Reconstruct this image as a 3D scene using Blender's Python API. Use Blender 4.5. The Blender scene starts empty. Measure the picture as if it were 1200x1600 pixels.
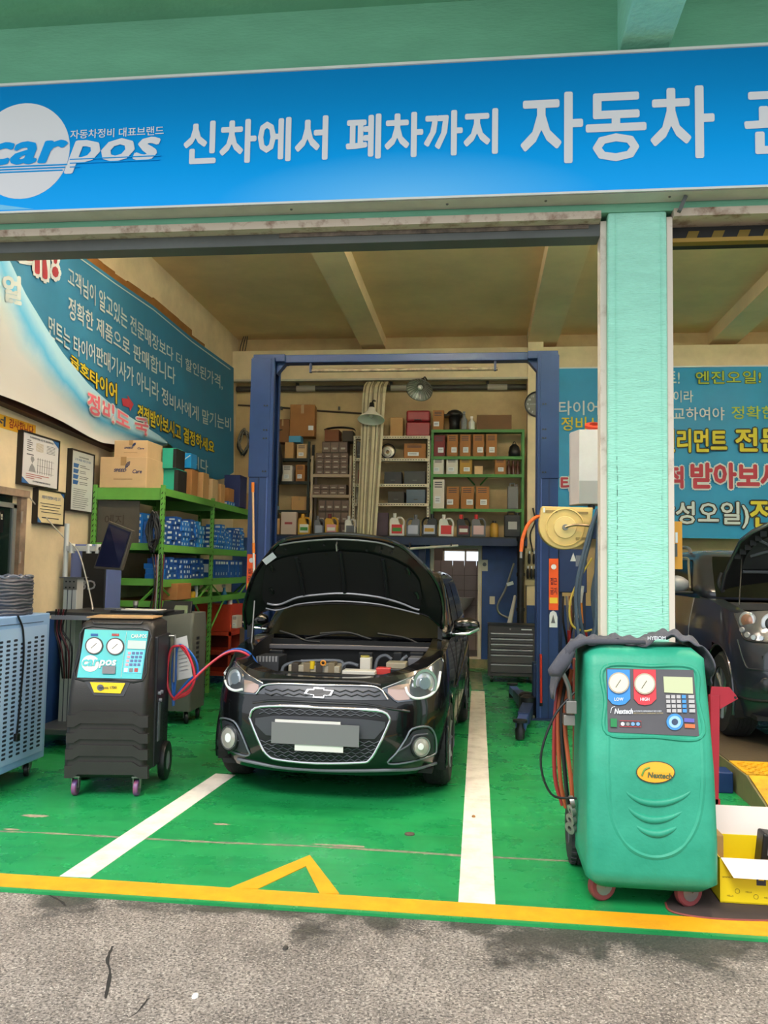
import bpy, bmesh, math, random
from mathutils import Matrix, Vector, Euler
rnd = random.Random(7)
PI = math.pi
scn = bpy.context.scene
COL = scn.collection
# ------------------------------------------------------------------ camera (image taken as 1200 x 1600)
FPX, PITCH, YAW, ROLL, CAMH = 1294.4, 0.0679, 0.1155, 0.01695, 1.48
CAMR = Matrix.Rotation(YAW, 3, 'Z') @ Matrix.Rotation(PI/2 + PITCH, 3, 'X') @ Matrix.Rotation(ROLL, 3, 'Z')
cd = bpy.data.cameras.new('camera')
cam = bpy.data.objects.new('camera', cd); COL.objects.link(cam)
cd.sensor_fit = 'VERTICAL'; cd.sensor_height = 36.0; cd.lens = FPX*36.0/1600.0
cd.clip_start = 0.05; cd.clip_end = 300
cam.matrix_world = Matrix.Translation((0, 0, CAMH)) @ CAMR.to_4x4()
scn.camera = cam
# ------------------------------------------------------------------ sky, sun, exposure
world = bpy.data.worlds.new('overcast_sky'); scn.world = world
world.use_nodes = True
wb = world.node_tree.nodes['Background']
wb.inputs[0].default_value = (0.90, 0.95, 1.0, 1); wb.inputs[1].default_value = 1.0
sd = bpy.data.lights.new('hazy_sun', 'SUN'); so = bpy.data.objects.new('hazy_sun', sd); COL.objects.link(so)
sd.energy = 2.0; sd.angle = math.radians(25); sd.color = (1, .95, .88)
so.rotation_euler = (math.radians(38), 0, math.radians(-18))
vs = scn.view_settings
vs.view_transform = 'Standard'; vs.look = 'None'; vs.gamma = 1.0; vs.use_curve_mapping = False
vs.exposure = 0.75
# ------------------------------------------------------------------ pixel -> place
def ray(px, py): return CAMR @ Vector(((px-600)/FPX, -(py-800)/FPX, -1))
CO = Vector((0, 0, CAMH))
def gz(px, py, z=0.0): d = ray(px, py); return CO + d*((z-CAMH)/d.z)
def gy(px, py, Y): d = ray(px, py); return CO + d*(Y/d.y)
def gx(px, py, X): d = ray(px, py); return CO + d*(X/d.x)
def gp(px, py, p, n): d = ray(px, py); return CO + d*((Vector(p)-CO).dot(Vector(n))/d.dot(Vector(n)))
# ------------------------------------------------------------------ materials
def lin(h):
    h = h.lstrip('#'); c = [int(h[i:i+2], 16)/255 for i in (0, 2, 4)]
    return tuple(x/12.92 if x <= .04045 else ((x+.055)/1.055)**2.4 for x in c) + (1,)
MATS = {}
def mat(name, hx='#808080', rough=.5, metal=0, var=0, vs_=6, hx2=None, bump=0, bs=40, coat=0, emit=0, trans=0, ior=1.45, stretch=None, thr=None, alpha=1, spec=None):
    if name in MATS: return MATS[name]
    m = bpy.data.materials.new(name); m.use_nodes = True; nt = m.node_tree; b = nt.nodes['Principled BSDF']
    c = lin(hx); b.inputs['Base Color'].default_value = c; b.inputs['Roughness'].default_value = rough; b.inputs['Metallic'].default_value = metal
    b.inputs['Coat Weight'].default_value = coat; b.inputs['Coat Roughness'].default_value = .05; b.inputs['IOR'].default_value = ior
    b.inputs['Transmission Weight'].default_value = trans; b.inputs['Alpha'].default_value = alpha
    if spec is not None: b.inputs['Specular IOR Level'].default_value = spec
    if emit: b.inputs['Emission Color'].default_value = c; b.inputs['Emission Strength'].default_value = emit
    tc = mp = None
    if var or hx2 or bump:
        tc = nt.nodes.new('ShaderNodeTexCoord'); mp = nt.nodes.new('ShaderNodeMapping'); nt.links.new(tc.outputs['Object'], mp.inputs[0])
        if stretch: mp.inputs['Scale'].default_value = stretch
    if var or hx2:
        n = nt.nodes.new('ShaderNodeTexNoise'); n.inputs['Scale'].default_value = vs_; n.inputs['Detail'].default_value = 6; n.inputs['Roughness'].default_value = .65
        nt.links.new(mp.outputs[0], n.inputs['Vector'])
        r = nt.nodes.new('ShaderNodeValToRGB'); nt.links.new(n.outputs['Fac'], r.inputs[0])
        lo, hi = thr or (.3, .7); r.color_ramp.elements[0].position = lo; r.color_ramp.elements[1].position = hi
        if hx2: c0, c1 = c, lin(hx2)
        else:
            c0 = tuple(max(0, x*(1-var)) for x in c[:3])+(1,); c1 = tuple(min(1, x*(1+var)) for x in c[:3])+(1,)
        r.color_ramp.elements[0].color = c0; r.color_ramp.elements[1].color = c1
        nt.links.new(r.outputs[0], b.inputs['Base Color'])
        if not metal and rough < .9:
            mr = nt.nodes.new('ShaderNodeMapRange'); mr.inputs[3].default_value = max(0, rough-.08); mr.inputs[4].default_value = min(1, rough+.12)
            nt.links.new(n.outputs['Fac'], mr.inputs[0]); nt.links.new(mr.outputs[0], b.inputs['Roughness'])
    if bump:
        n2 = nt.nodes.new('ShaderNodeTexNoise'); n2.inputs['Scale'].default_value = bs; n2.inputs['Detail'].default_value = 5
        nt.links.new(mp.outputs[0], n2.inputs['Vector'])
        bp = nt.nodes.new('ShaderNodeBump'); bp.inputs['Strength'].default_value = bump; bp.inputs['Distance'].default_value = .01
        nt.links.new(n2.outputs['Fac'], bp.inputs['Height']); nt.links.new(bp.outputs[0], b.inputs['Normal'])
    MATS[name] = m
    return m
# ------------------------------------------------------------------ mesh builder
def basis(d):
    d = Vector(d).normalized(); a = Vector((0, 0, 1)) if abs(d.z) < .9 else Vector((1, 0, 0))
    u = d.cross(a).normalized(); return u, d.cross(u).normalized()
ROOTM = {}
class MB:
    def __init__(s, M=None): s.v = []; s.f = []; s.M = M or Matrix(); s.mi = []; s.cur = 0
    def add(s, vs, fs):
        b = len(s.v); s.v += [s.M @ Vector(p) for p in vs]
        for f in fs: s.f.append([b+i for i in f]); s.mi.append(s.cur)
        return s
    def box(s, c, d, r=None):
        x, y, z = [k/2 for k in d]; R = Euler(r).to_matrix() if r is not None else None
        vs = [Vector((i*x, j*y, k*z)) for k in (-1, 1) for j in (-1, 1) for i in (-1, 1)]
        vs = [(R @ p if R else p) + Vector(c) for p in vs]
        return s.add(vs, [(0,2,3,1),(4,5,7,6),(0,1,5,4),(2,6,7,3),(0,4,6,2),(1,3,7,5)])
    def bb(s, lo, hi): return s.box([(a+b)/2 for a, b in zip(lo, hi)], [abs(b-a) for a, b in zip(lo, hi)])
    def hexa(s, bot, top): return s.add(list(bot)+list(top), [(3,2,1,0),(4,5,6,7),(0,1,5,4),(1,2,6,5),(2,3,7,6),(3,0,4,7)])
    def prism(s, poly, d):
        # poly: 3d points, d: extrusion vector
        n = len(poly); poly = [Vector(p) for p in poly]; d = Vector(d)
        nn = Vector((0, 0, 0))
        for i in range(n): nn += poly[i].cross(poly[(i+1) % n])
        if nn.dot(d) > 0: poly = poly[::-1]
        return s.add(poly+[p+d for p in poly], [tuple(range(n)), tuple(range(2*n-1, n-1, -1))]+[(i, i+n, (i+1) % n+n, (i+1) % n)[::1] for i in range(n)])
    def cyl(s, p0, p1, r0, r1=None, n=16, cap=True):
        p0 = Vector(p0); p1 = Vector(p1); r1 = r0 if r1 is None else r1; u, w = basis(p1-p0)
        vs = []
        for p, r in ((p0, r0), (p1, r1)):
            for i in range(n): a = 2*PI*i/n; vs.append(p + u*math.cos(a)*r + w*math.sin(a)*r)
        fs = [(i, i+n, (i+1) % n+n, (i+1) % n) for i in range(n)]
        if cap: fs += [tuple(range(n)), tuple(range(2*n-1, n-1, -1))]
        return s.add(vs, fs)
    def tube(s, pts, r, n=8, closed=False, spline=0):
        pts = [Vector(p) for p in pts]
        if spline: pts = crom(pts, spline, closed)
        m = len(pts); vs = []; fs = []; U = None
        for i, p in enumerate(pts):
            t = (pts[(i+1) % m]-pts[i-1]) if closed or 0 < i < m-1 else (pts[1]-pts[0] if i == 0 else pts[-1]-pts[-2])
            if t.length < 1e-9: t = Vector((0, 0, 1))
            t.normalize()
            if U is None: U, W = basis(t)
            else: U = (U - t*U.dot(t)); U = U.normalized() if U.length > 1e-6 else basis(t)[0]; W = t.cross(U)
            rr = r[i] if isinstance(r, (list, tuple)) else r
            for k in range(n): a = 2*PI*k/n; vs.append(p + U*math.cos(a)*rr + W*math.sin(a)*rr)
        for i in range(m if closed else m-1):
            j = (i+1) % m
            for k in range(n): fs.append((i*n+k, i*n+(k+1) % n, j*n+(k+1) % n, j*n+k))
        if not closed: fs += [tuple(range(n-1, -1, -1)), tuple((m-1)*n+k for k in range(n))]
        return s.add(vs, fs)
    def lathe(s, prof, o=(0, 0, 0), ax=(0, 0, 1), n=20):
        ax = Vector(ax).normalized(); u, w = basis(ax); o = Vector(o); vs = []; fs = []
        for r, h in prof:
            for i in range(n): a = 2*PI*i/n; vs.append(o + ax*h + u*math.cos(a)*r + w*math.sin(a)*r)
        for j in range(len(prof)-1):
            for i in range(n): fs.append((j*n+i, (j+1)*n+i, (j+1)*n+(i+1) % n, j*n+(i+1) % n))
        L = (len(prof)-1)*n
        if prof[0][0] > 1e-6 and prof[-1][0] > 1e-6:
            for i in range(n): fs.append((L+i, i, (i+1) % n, L+(i+1) % n))
        elif prof[0][0] > 1e-6: fs.append(tuple(range(n)))
        elif prof[-1][0] > 1e-6: fs.append(tuple(range(L+n-1, L-1, -1)))
        return s.add(vs, fs)
    def grid(s, fn, nu, nv, flip=False):
        vs = [fn(i/nu, j/nv) for j in range(nv+1) for i in range(nu+1)]
        fs = []
        for j in range(nv):
            for i in range(nu):
                a = j*(nu+1)+i; q = (a, a+1, a+nu+2, a+nu+1); fs.append(q[::-1] if flip else q)
        return s.add(vs, fs)
    def build(s, name, m, parent=None, smooth=False, bev=0, seg=2, ang=35, solid=0, sub=0, world=False, kind=None):
        me = bpy.data.meshes.new(name)
        vs = s.v
        if world and parent is not None: I = ROOTM[root_of(parent)].inverted(); vs = [I @ p for p in vs]
        me.from_pydata([tuple(p) for p in vs], [], s.f)
        ms = m if isinstance(m, (list, tuple)) else [m]
        for q in ms: me.materials.append(q if not isinstance(q, str) else MATS[q])
        if len(ms) > 1:
            me.polygons.foreach_set('material_index', s.mi)
        if smooth: me.polygons.foreach_set('use_smooth', [True]*len(me.polygons))
        me.update(); me.validate()
        o = bpy.data.objects.new(name, me); COL.objects.link(o)
        if parent is not None: o.parent = parent
        if smooth and smooth != 'all':
            me.set_sharp_from_angle(angle=math.radians(40))
        if solid: q = o.modifiers.new('t', 'SOLIDIFY'); q.thickness = solid; q.offset = -1
        if sub: q = o.modifiers.new('s', 'SUBSURF'); q.levels = sub; q.render_levels = sub
        if bev: q = o.modifiers.new('b', 'BEVEL'); q.width = bev; q.segments = seg; q.limit_method = 'ANGLE'; q.angle_limit = math.radians(ang)
        if kind: o['kind'] = kind
        return o
def root_of(o):
    while o.parent is not None: o = o.parent
    return o
def crom(P, k, closed=False):
    n = len(P); out = []
    for i in range(n if closed else n-1):
        p1, p2 = P[i], P[(i+1) % n]
        p0 = P[i-1] if closed or i > 0 else p1*2-p2
        p3 = P[(i+2) % n] if closed or i+2 < n else p2*2-p1
        for j in range(k):
            t = j/k
            out.append(.5*((2*p1)+(p2-p0)*t+(2*p0-5*p1+4*p2-p3)*t*t+(3*p1-p0-3*p2+p3)*t**3))
    if not closed: out.append(P[-1])
    return out
def thing(name, label, cat, loc=(0, 0, 0), rz=0, group=None):
    o = bpy.data.objects.new(name, None); COL.objects.link(o); o.empty_display_size = .1
    o.location = loc; o.rotation_euler = (0, 0, rz); o['label'] = label; o['category'] = cat
    if group: o['group'] = group
    ROOTM[o] = Matrix.Translation(loc) @ Matrix.Rotation(rz, 4, 'Z')
    return o
def tag(o, label, cat, group=None):
    o['label'] = label; o['category'] = cat
    if group: o['group'] = group
    return o
def struct(o): o['kind'] = 'structure'; ROOTM[o] = Matrix(); return o
def rebase(o, loc):
    # a one-mesh thing: origin moved to its base
    loc = Vector(loc); o.data.transform(Matrix.Translation(-loc)); o.location = loc; return o
def dup(o, loc, rz=None, label=None, parent=None):
    c = o.copy(); COL.objects.link(c)
    if parent is not None: c.parent = parent
    else:
        c.location = loc
        if rz is not None: c.rotation_euler = (0, 0, rz)
        if label: c['label'] = label
        ROOTM[c] = Matrix.Translation(loc) @ Matrix.Rotation(c.rotation_euler.z, 4, 'Z')
    for ch in list(o.children): dup(ch, None, parent=c)
    return c
def prt(name, src, parent, loc=(0, 0, 0), rot=None):
    # a part sharing mesh data
    o = bpy.data.objects.new(name, src.data if hasattr(src, 'data') else src); COL.objects.link(o); o.parent = parent; o.location = loc
    if rot: o.rotation_euler = rot
    return o
_tc = {}
def textmesh(s, bold, shear, font_sp, res):
    k = (s, bold, shear, font_sp, res)
    if k in _tc: return _tc[k]
    cu = bpy.data.curves.new('t', 'FONT'); cu.body = s; cu.size = 1; cu.offset = bold; cu.shear = shear; cu.resolution_u = res; cu.space_character = font_sp
    cu.fill_mode = 'FRONT'
    o = bpy.data.objects.new('t', cu); COL.objects.link(o)
    dg = bpy.context.evaluated_depsgraph_get(); me = bpy.data.meshes.new_from_object(o.evaluated_get(dg))
    vs = [v.co.copy() for v in me.vertices]; fs = [list(p.vertices) for p in me.polygons]
    bpy.data.objects.remove(o); bpy.data.curves.remove(cu); bpy.data.meshes.remove(me)
    _tc[k] = (vs, fs); return vs, fs
def text(mb, s, o, xd, yd, w, h, bold=.0, shear=0, sp=1, warp=None, res=2, lift=0, grow=0, faces=None):
    # text box (w x h) with its lower left corner at o; xd, yd unit vectors; bold: stroke thickening in em
    vs, fs = textmesh(s, 0, shear, sp, res)
    if not vs: return mb
    if faces is not None: fs = faces
    x0 = min(v.x for v in vs)-bold; x1 = max(v.x for v in vs)+bold; y0 = min(v.y for v in vs)-bold; y1 = max(v.y for v in vs)+bold
    sx = w/(x1-x0) if w else h/(y1-y0); sy = h/(y1-y0) if h else sx
    if not w: sx = sy
    o = Vector(o) if o is not None else None; xd = Vector(xd); yd = Vector(yd); nn = xd.cross(yd).normalized()
    offs = [(0, 0)]
    r = bold+grow
    if r:
        k = 8 if r > .012 else 4
        offs += [(math.cos(2*PI*i/k)*r, math.sin(2*PI*i/k)*r) for i in range(k)]
    if faces is not None:
        us = sorted({i for f in fs for i in f}); mp_ = {i: k for k, i in enumerate(us)}; fs = [[mp_[i] for i in f] for f in fs]; vs = [vs[i] for i in us]
    for j, (dx, dy) in enumerate(offs):
        if warp: mb.add([warp((v.x+dx-x0)*sx, (v.y+dy-y0)*sy, j*.00012) for v in vs], fs)
        else: mb.add([o + xd*((v.x+dx-x0)*sx) + yd*((v.y+dy-y0)*sy) + nn*(lift+j*.00012) for v in vs], fs)
    return mb
def words(s, shear=0, sp=1, res=2, gap=.13):
    # the faces of a text mesh grouped word by word
    vs, fs = textmesh(s, 0, shear, sp, res); iv = sorted((min(vs[i].x for i in f), max(vs[i].x for i in f)) for f in fs); cuts = []; hi = iv[0][1]
    for a, b in iv:
        if a-hi > gap: cuts.append((a+hi)/2)
        hi = max(hi, b)
    G = [[] for _ in range(len(cuts)+1)]
    for f in fs: x = min(vs[i].x for i in f); G[sum(x > c for c in cuts)].append(f)
    return G
X_, Y_, Z_ = Vector((1, 0, 0)), Vector((0, 1, 0)), Vector((0, 0, 1))
# ------------------------------------------------------------------ room dimensions
XL, YB, ZC = -3.90, 12.80, 5.12        # left wall, back wall, ceiling
YF = 4.65                              # front of the pillar line
XR = 9.5
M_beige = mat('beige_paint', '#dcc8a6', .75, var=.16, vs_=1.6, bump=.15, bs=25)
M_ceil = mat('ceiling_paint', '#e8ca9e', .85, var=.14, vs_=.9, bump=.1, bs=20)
M_beige_shade = mat('shaded_beige_paint', '#bfa67c', .8, var=.2, vs_=1.4, bump=.15, bs=25)  # beige paint made darker and browner, the back wall's shade put into it
M_blue = mat('blue_wall_paint', '#1f3f78', .45, var=.25, vs_=3)
M_mint = mat('mint_paint', '#74b495', .6, var=.10, vs_=2.0, bump=.35, bs=22, stretch=(1, 1, 4))
M_mintp = mat('mint_pillar_paint', '#9adcc6', .6, var=.08, vs_=5, bump=.8, bs=26, stretch=(1, 1, 5))
M_conc = mat('concrete', '#8b8279', .85, hx2='#b5aca2', vs_=5, bump=.5, bs=80)
# ================================================================== the setting
def nodes_of(name, rough=.5):
    m = bpy.data.materials.new(name); m.use_nodes = True; MATS[name] = m
    nt = m.node_tree; b = nt.nodes['Principled BSDF']; b.inputs['Roughness'].default_value = rough
    tc = nt.nodes.new('ShaderNodeTexCoord')
    def N(t, **k):
        n = nt.nodes.new(t)
        for a, v in k.items(): setattr(n, a, v)
        return n
    return m, nt, b, tc, N
def noise(nt, N, vec, sc, det=6, ro=.6, dist=0):
    n = N('ShaderNodeTexNoise'); n.inputs['Scale'].default_value = sc; n.inputs['Detail'].default_value = det; n.inputs['Roughness'].default_value = ro; n.inputs['Distortion'].default_value = dist
    nt.links.new(vec, n.inputs['Vector']); return n.outputs['Fac']
def ramp(nt, N, fac, stops):
    r = N('ShaderNodeValToRGB'); e = r.color_ramp.elements
    while len(e) < len(stops): e.new(.5)
    for q, (p, c) in zip(e, stops): q.position = p; q.color = lin(c) if isinstance(c, str) else (c, c, c, 1)
    nt.links.new(fac, r.inputs[0]); return r.outputs[0]
def mixc(nt, N, fac, a, b):
    x = N('ShaderNodeMix'); x.data_type = 'RGBA'
    for s, v in ((0, fac), (6, a), (7, b)):
        if isinstance(v, str): x.inputs[s].default_value = lin(v)
        elif isinstance(v, (int, float)): x.inputs[s].default_value = v
        else: nt.links.new(v, x.inputs[s])
    return x.outputs[2]
def mth(nt, N, op, a, b=0, c=0):
    x = N('ShaderNodeMath'); x.operation = op
    for i, v in enumerate((a, b, c)):
        if isinstance(v, (int, float)): x.inputs[i].default_value = v
        else: nt.links.new(v, x.inputs[i])
    return x.outputs[0]
# green painted floor: worn, scuffed and dirty in patches
m, nt, b, tc, N = nodes_of('green_floor_paint', .3); P = tc.outputs['Object']
base = ramp(nt, N, noise(nt, N, P, .9, 5), [(.3, '#167c40'), (.7, '#239454')])
st = N('ShaderNodeMapping'); st.inputs['Scale'].default_value = (.7, 6, 1); nt.links.new(P, st.inputs[0])
base = mixc(nt, N, ramp(nt, N, noise(nt, N, st.outputs[0], 1.5, 8, .7), [(.5, 0.0), (.75, .55)]), base, '#0c5a32')
base = mixc(nt, N, ramp(nt, N, noise(nt, N, P, 5, 9, .75), [(.62, 0.0), (.72, .6)]), base, '#243a2e')
base = mixc(nt, N, ramp(nt, N, noise(nt, N, P, 2.3, 10, .72, .4), [(.71, 0.0), (.725, .9)]), base, '#6f7d68')
sep = N('ShaderNodeSeparateXYZ'); nt.links.new(P, sep.inputs[0])
nt.links.new(base, b.inputs['Base Color'])
nt.links.new(ramp(nt, N, noise(nt, N, P, 4, 6), [(.3, .18), (.75, .45)]), b.inputs['Roughness'])
bp = N('ShaderNodeBump'); bp.inputs['Strength'].default_value = .12; nt.links.new(noise(nt, N, P, 30, 6), bp.inputs['Height']); nt.links.new(bp.outputs[0], b.inputs['Normal'])
# street concrete, coarse and oil stained along the garage edge
m, nt, b, tc, N = nodes_of('street_concrete', .85); P = tc.outputs['Object']
base = ramp(nt, N, noise(nt, N, P, 2.2, 8, .7), [(.28, '#6d645d'), (.5, '#8f857c'), (.72, '#aa9f95')])
base = mixc(nt, N, ramp(nt, N, noise(nt, N, P, 85, 3, .6), [(.38, .85), (.56, 0.0)]), base, '#37332f')
base = mixc(nt, N, ramp(nt, N, noise(nt, N, P, 9, 9, .8), [(.35, .55), (.5, 0.0)]), base, '#4a443e')
base = mixc(nt, N, ramp(nt, N, noise(nt, N, P, 120, 2, .6), [(.56, 0.0), (.68, .75)]), base, '#c9bfb2')
sep = N('ShaderNodeSeparateXYZ'); nt.links.new(P, sep.inputs[0])
band = N('ShaderNodeMapRange'); band.inputs[1].default_value = 2.75; band.inputs[2].default_value = 3.62; band.inputs[3].default_value = -.42; band.inputs[4].default_value = .14; nt.links.new(sep.outputs[1], band.inputs[0])
xr = N('ShaderNodeMapRange'); xr.inputs[1].default_value = -2.2; xr.inputs[2].default_value = .6; xr.inputs[3].default_value = -.12; xr.inputs[4].default_value = .05; nt.links.new(sep.outputs[0], xr.inputs[0])
stn = mth(nt, N, 'ADD', mth(nt, N, 'ADD', noise(nt, N, P, 2.4, 8, .68, .3), band.outputs[0]), xr.outputs[0])
base = mixc(nt, N, ramp(nt, N, stn, [(.50, 0.0), (.62, .8)]), base, '#232220')
nt.links.new(base, b.inputs['Base Color'])
nt.links.new(ramp(nt, N, stn, [(.53, .88), (.66, .45)]), b.inputs['Roughness'])
bp = N('ShaderNodeBump'); bp.inputs['Strength'].default_value = .55; bp.inputs['Distance'].default_value = .01; nt.links.new(noise(nt, N, P, 70, 6, .7), bp.inputs['Height']); nt.links.new(bp.outputs[0], b.inputs['Normal'])
M_white_line = mat('white_road_paint', '#d9d2c6', .6, hx2='#a79c8e', vs_=7, thr=(.45, .85), bump=.1, bs=60)
M_yellow_line = mat('yellow_road_paint', '#e69c10', .55, hx2='#c08010', vs_=6, thr=(.4, .9), bump=.1, bs=60)

struct(MB().bb((-12, -14, -.3), (16, 3.64, -.012)).build('ground', MATS['street_concrete']))
FL = struct(MB().bb((-12, 3.64, -.3), (XR+.3, YB, 0)).build('floor', MATS['green_floor_paint']))
def strip(name, pts, m, parent, h=.003, z=0.0): MB().prism([(p[0], p[1], z) for p in pts], (0, 0, h)).build(name, m, parent)
strip('yellow_line', [(-6, 3.67), (8, 3.67), (8, 3.815), (-6, 3.815)], M_yellow_line, FL)
def wline(a, b, c, d): strip('white_line', [gz(*a), gz(*b), gz(*c), gz(*d)], M_white_line, FL, .002)
wline((93, 1369.5), (141, 1371.5), (368, 1211), (337, 1209))
wline((716, 1411), (774, 1414.5), (757, 1080), (736, 1080))
MB().prism([(p[0], p[1], 0) for p in (gz(733, 1050), gz(752, 1050), gz(756, 1078), gz(737, 1078))], (0, 0, .001)).build('faded_line', mat('faded_white_paint', '#8c8a72', .6, hx2='#3f6a4a', vs_=9), FL)
a = [gz(*p) for p in ((357, 1389), (403, 1389.5), (478, 1354), (500, 1397), (530, 1397), (484, 1337))]
strip('yellow_triangle', a, M_yellow_line, FL, .0035)
# worn expansion joint
pj = [gz(x, y) for x, y in ((-60, 1297), (60, 1301), (200, 1309), (330, 1316), (480, 1322), (620, 1330), (720, 1337), (800, 1341), (960, 1349), (1200, 1360))]
rnd.seed(3); up = []; dn = []
for i in range(len(pj)-1):
    for k in range(6):
        p = pj[i].lerp(pj[i+1], k/6); w = .006+rnd.random()*.012; up.append((p.x, p.y+w, .0005)); dn.append((p.x, p.y-w, .0005))
mb = MB()
for i in range(len(up)-1): mb.add([dn[i], dn[i+1], up[i+1], up[i]], [(0, 1, 2, 3)])
mb.build('expansion_joint', mat('joint_dirt', '#37513f', .9, hx2='#8d8a72', vs_=18), FL)
def blob(px, py, rx, ry, nm, m, n=14, z=.0012):
    c = gz(px, py); mb = MB(); pts = [(c.x+math.cos(2*PI*i/n)*rx*(.6+.6*rnd.random()), c.y+math.sin(2*PI*i/n)*ry*(.6+.6*rnd.random()), z) for i in range(n)]
    mb.add(pts, [tuple(range(n))]).build(nm, m, FL)
M_chip = mat('bare_concrete_chip', '#a3947c', .9, hx2='#6d6a5e', vs_=25)
for px, py, rx, ry in ((540, 1322, .10, .022), (505, 1320, .06, .012), (345, 1288, .05, .02), (55, 1275, .09, .03), (18, 1296, .05, .015), (330, 1316, .08, .008)): blob(px, py, rx, ry, 'paint_chip', M_chip)
# floor drain plug
c = gz(640, 1304); MB().lathe([(.0, 0), (.028, 0), (.028, .006), (.02, .008), (0, .008)], c, n=14).build('floor_plug', mat('rusty_iron', '#4a4038', .7, var=.3, vs_=60), FL, True)

# walls, ceiling
wl = struct(MB().bb((XL-.2, 4.95, 0), (XL, YB, ZC)).build('wall_left', M_beige))
MB().bb((XL, 4.95, 0), (XL+.006, YB, .97)).build('blue_dado', M_blue, wl)
MB().bb((XL-.2, 4.65, 0), (XL+.25, 4.95, 3.5)).build('wall_pier', M_mintp, wl)
wb_ = MB()
DX0, DX1, DZ0, DZ1 = -.70, -.02, .14, 1.80
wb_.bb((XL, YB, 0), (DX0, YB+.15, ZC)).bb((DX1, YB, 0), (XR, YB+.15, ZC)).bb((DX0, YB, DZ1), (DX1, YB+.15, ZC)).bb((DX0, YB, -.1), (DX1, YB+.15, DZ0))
WB = struct(wb_.build('wall_back', M_beige_shade))
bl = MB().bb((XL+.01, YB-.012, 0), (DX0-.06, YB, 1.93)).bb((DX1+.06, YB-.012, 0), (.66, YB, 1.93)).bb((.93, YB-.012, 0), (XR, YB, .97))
bl.build('blue_dado', M_blue, WB)
MB().bb((DX0-.05, YB-.10, 0), (.6, YB, .13)).build('door_step', mat('worn_step', '#8a7f60', .8, hx2='#5f6a50', vs_=9), WB)
MB().bb((XL, YB-.28, 4.40), (XR, YB, 4.86)).build('back_beam', M_beige, WB)
MB().bb((XL, YB-.30, 4.372), (.70, YB-.2, 4.402)).build('beam_edge_strip', mat('pale_grey_paint', '#b7b0a0', .6, var=.15), WB)
MB().bb((.70, YB-.32, 0), (.93, YB, ZC)).build('pilaster', M_beige, WB)
MB().bb((.70, YB-.325, 0), (.935, YB-.319, .97)).build('blue_dado', M_blue, WB)
# doorway frame on the back wall
M_offw = mat('off_white_trim', '#c9bfae', .5, var=.1)
d = MB().bb((DX0-.05, YB-.03, .13), (DX0, YB+.12, 1.85)).bb((DX1, YB-.03, .13), (DX1+.05, YB+.12, 1.85)).bb((DX0, YB-.03, DZ1), (DX1, YB+.12, 1.85))
d1 = struct(d.build('door_1', M_offw))
MB().bb((DX0, YB-.02, .13), (DX1, YB+.12, .155)).build('sill', M_offw, d1)
# tiled washroom beyond the doorway
TY = 14.1
wr = struct(MB().bb((-1.7, TY, 0), (-.62, TY+.1, 2.3)).bb((.02, TY, 0), (.6, TY+.1, 2.3)).bb((-.62, TY, 0), (.02, TY+.1, 1.52)).bb((-.62, TY, 1.82), (.02, TY+.1, 2.3)).build('wall_washroom', mat('tile_grout', '#6f635a', .8)))
MB().bb((.35, YB+.15, 0), (.45, TY, 2.3)).bb((-1.7, YB+.15, 0), (-1.6, TY, 2.3)).build('side_wall', mat('washroom_side', '#8a7d76', .6, var=.1), wr)
MB().bb((-1.7, YB+.15, 2.2), (.45, TY+.1, 2.3)).build('washroom_ceiling', mat('washroom_ceiling', '#6e6660', .8), wr)
MB().bb((-1.7, YB+.15, -.05), (.45, TY+.1, .13)).build('washroom_floor', mat('washroom_floor', '#7d756e', .5), wr)
tb = MB().box((0, 0, 0), (.192, .012, .242)).build('tile', mat('mauve_tile', '#a08f88', .3, var=.12, vs_=2), wr, bev=.003)
tiles = [(ix, iz) for ix in range(-6, 3) for iz in range(0, 6)]
for k, (ix, iz) in enumerate(tiles):
    p = (ix*.2+.05, TY-.004, .26+iz*.25)
    if k == 0: tb.location = p
    else: prt('tile', tb, wr, p)
t = thing('wash_basin', 'white wall basin inside the tiled washroom', 'basin', (gy(722, 955, 13.84).x, 13.84, .55))
MB().lathe([(0, .26), (.02, .26), (.06, .27), (.14, .36), (.2, .46), (.21, .47), (.19, .47), (.12, .39), (0, .33)], (0, 0, 0), n=24).build('bowl', mat('porcelain', '#d6cfcb', .2), t, True)
MB().cyl((0, 0, -.42), (0, 0, .28), .035, n=12).build('drain_pipe', M_offw, t, True)
t = thing('added_washroom_lamp', 'added unseen globe lamp brightening the washroom', 'lamp', (-.5, 13.5, 2.2)); MB().lathe([(0, -.16), (.06, -.15), (.08, -.1), (.05, -.03), (0, -.03)], n=18).build('globe', mat('fill_globe', '#fff0e2', .4, emit=9), t, True); MB().cyl((0, 0, -.04), (0, 0, 0), .05, n=16).build('base', M_offw, t)  # added globe lamp, not a known fixture; brightens the washroom tiles
a = gy(769, 938, YB-.02); t = thing('light_switch', 'beige light switch on the navy wall beside the washroom door', 'switch', (a.x, YB-.012, a.z-.06)); MB().bb((-.04, -.012, 0), (.04, 0, .12)).build('plate', M_offw, t, bev=.003); MB().bb((-.015, -.018, .035), (.015, -.012, .085)).build('rocker', M_offw, t)
a = gy(757, 884, YB-.02); t = thing('door_sticker', 'small white pictogram sticker beside the washroom door', 'sticker', (a.x, YB-.012, a.z-.08)); MB().bb((-.05, -.003, 0), (.05, 0, .17)).build('sheet', M_offw, t); MB().lathe([(0, 0), (.03, 0), (.03, .002), (0, .002)], (0, -.003, .1), (0, -1, 0), 16).build('pictogram', mat('pictogram_grey', '#5a5a60', .6), t)
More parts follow.
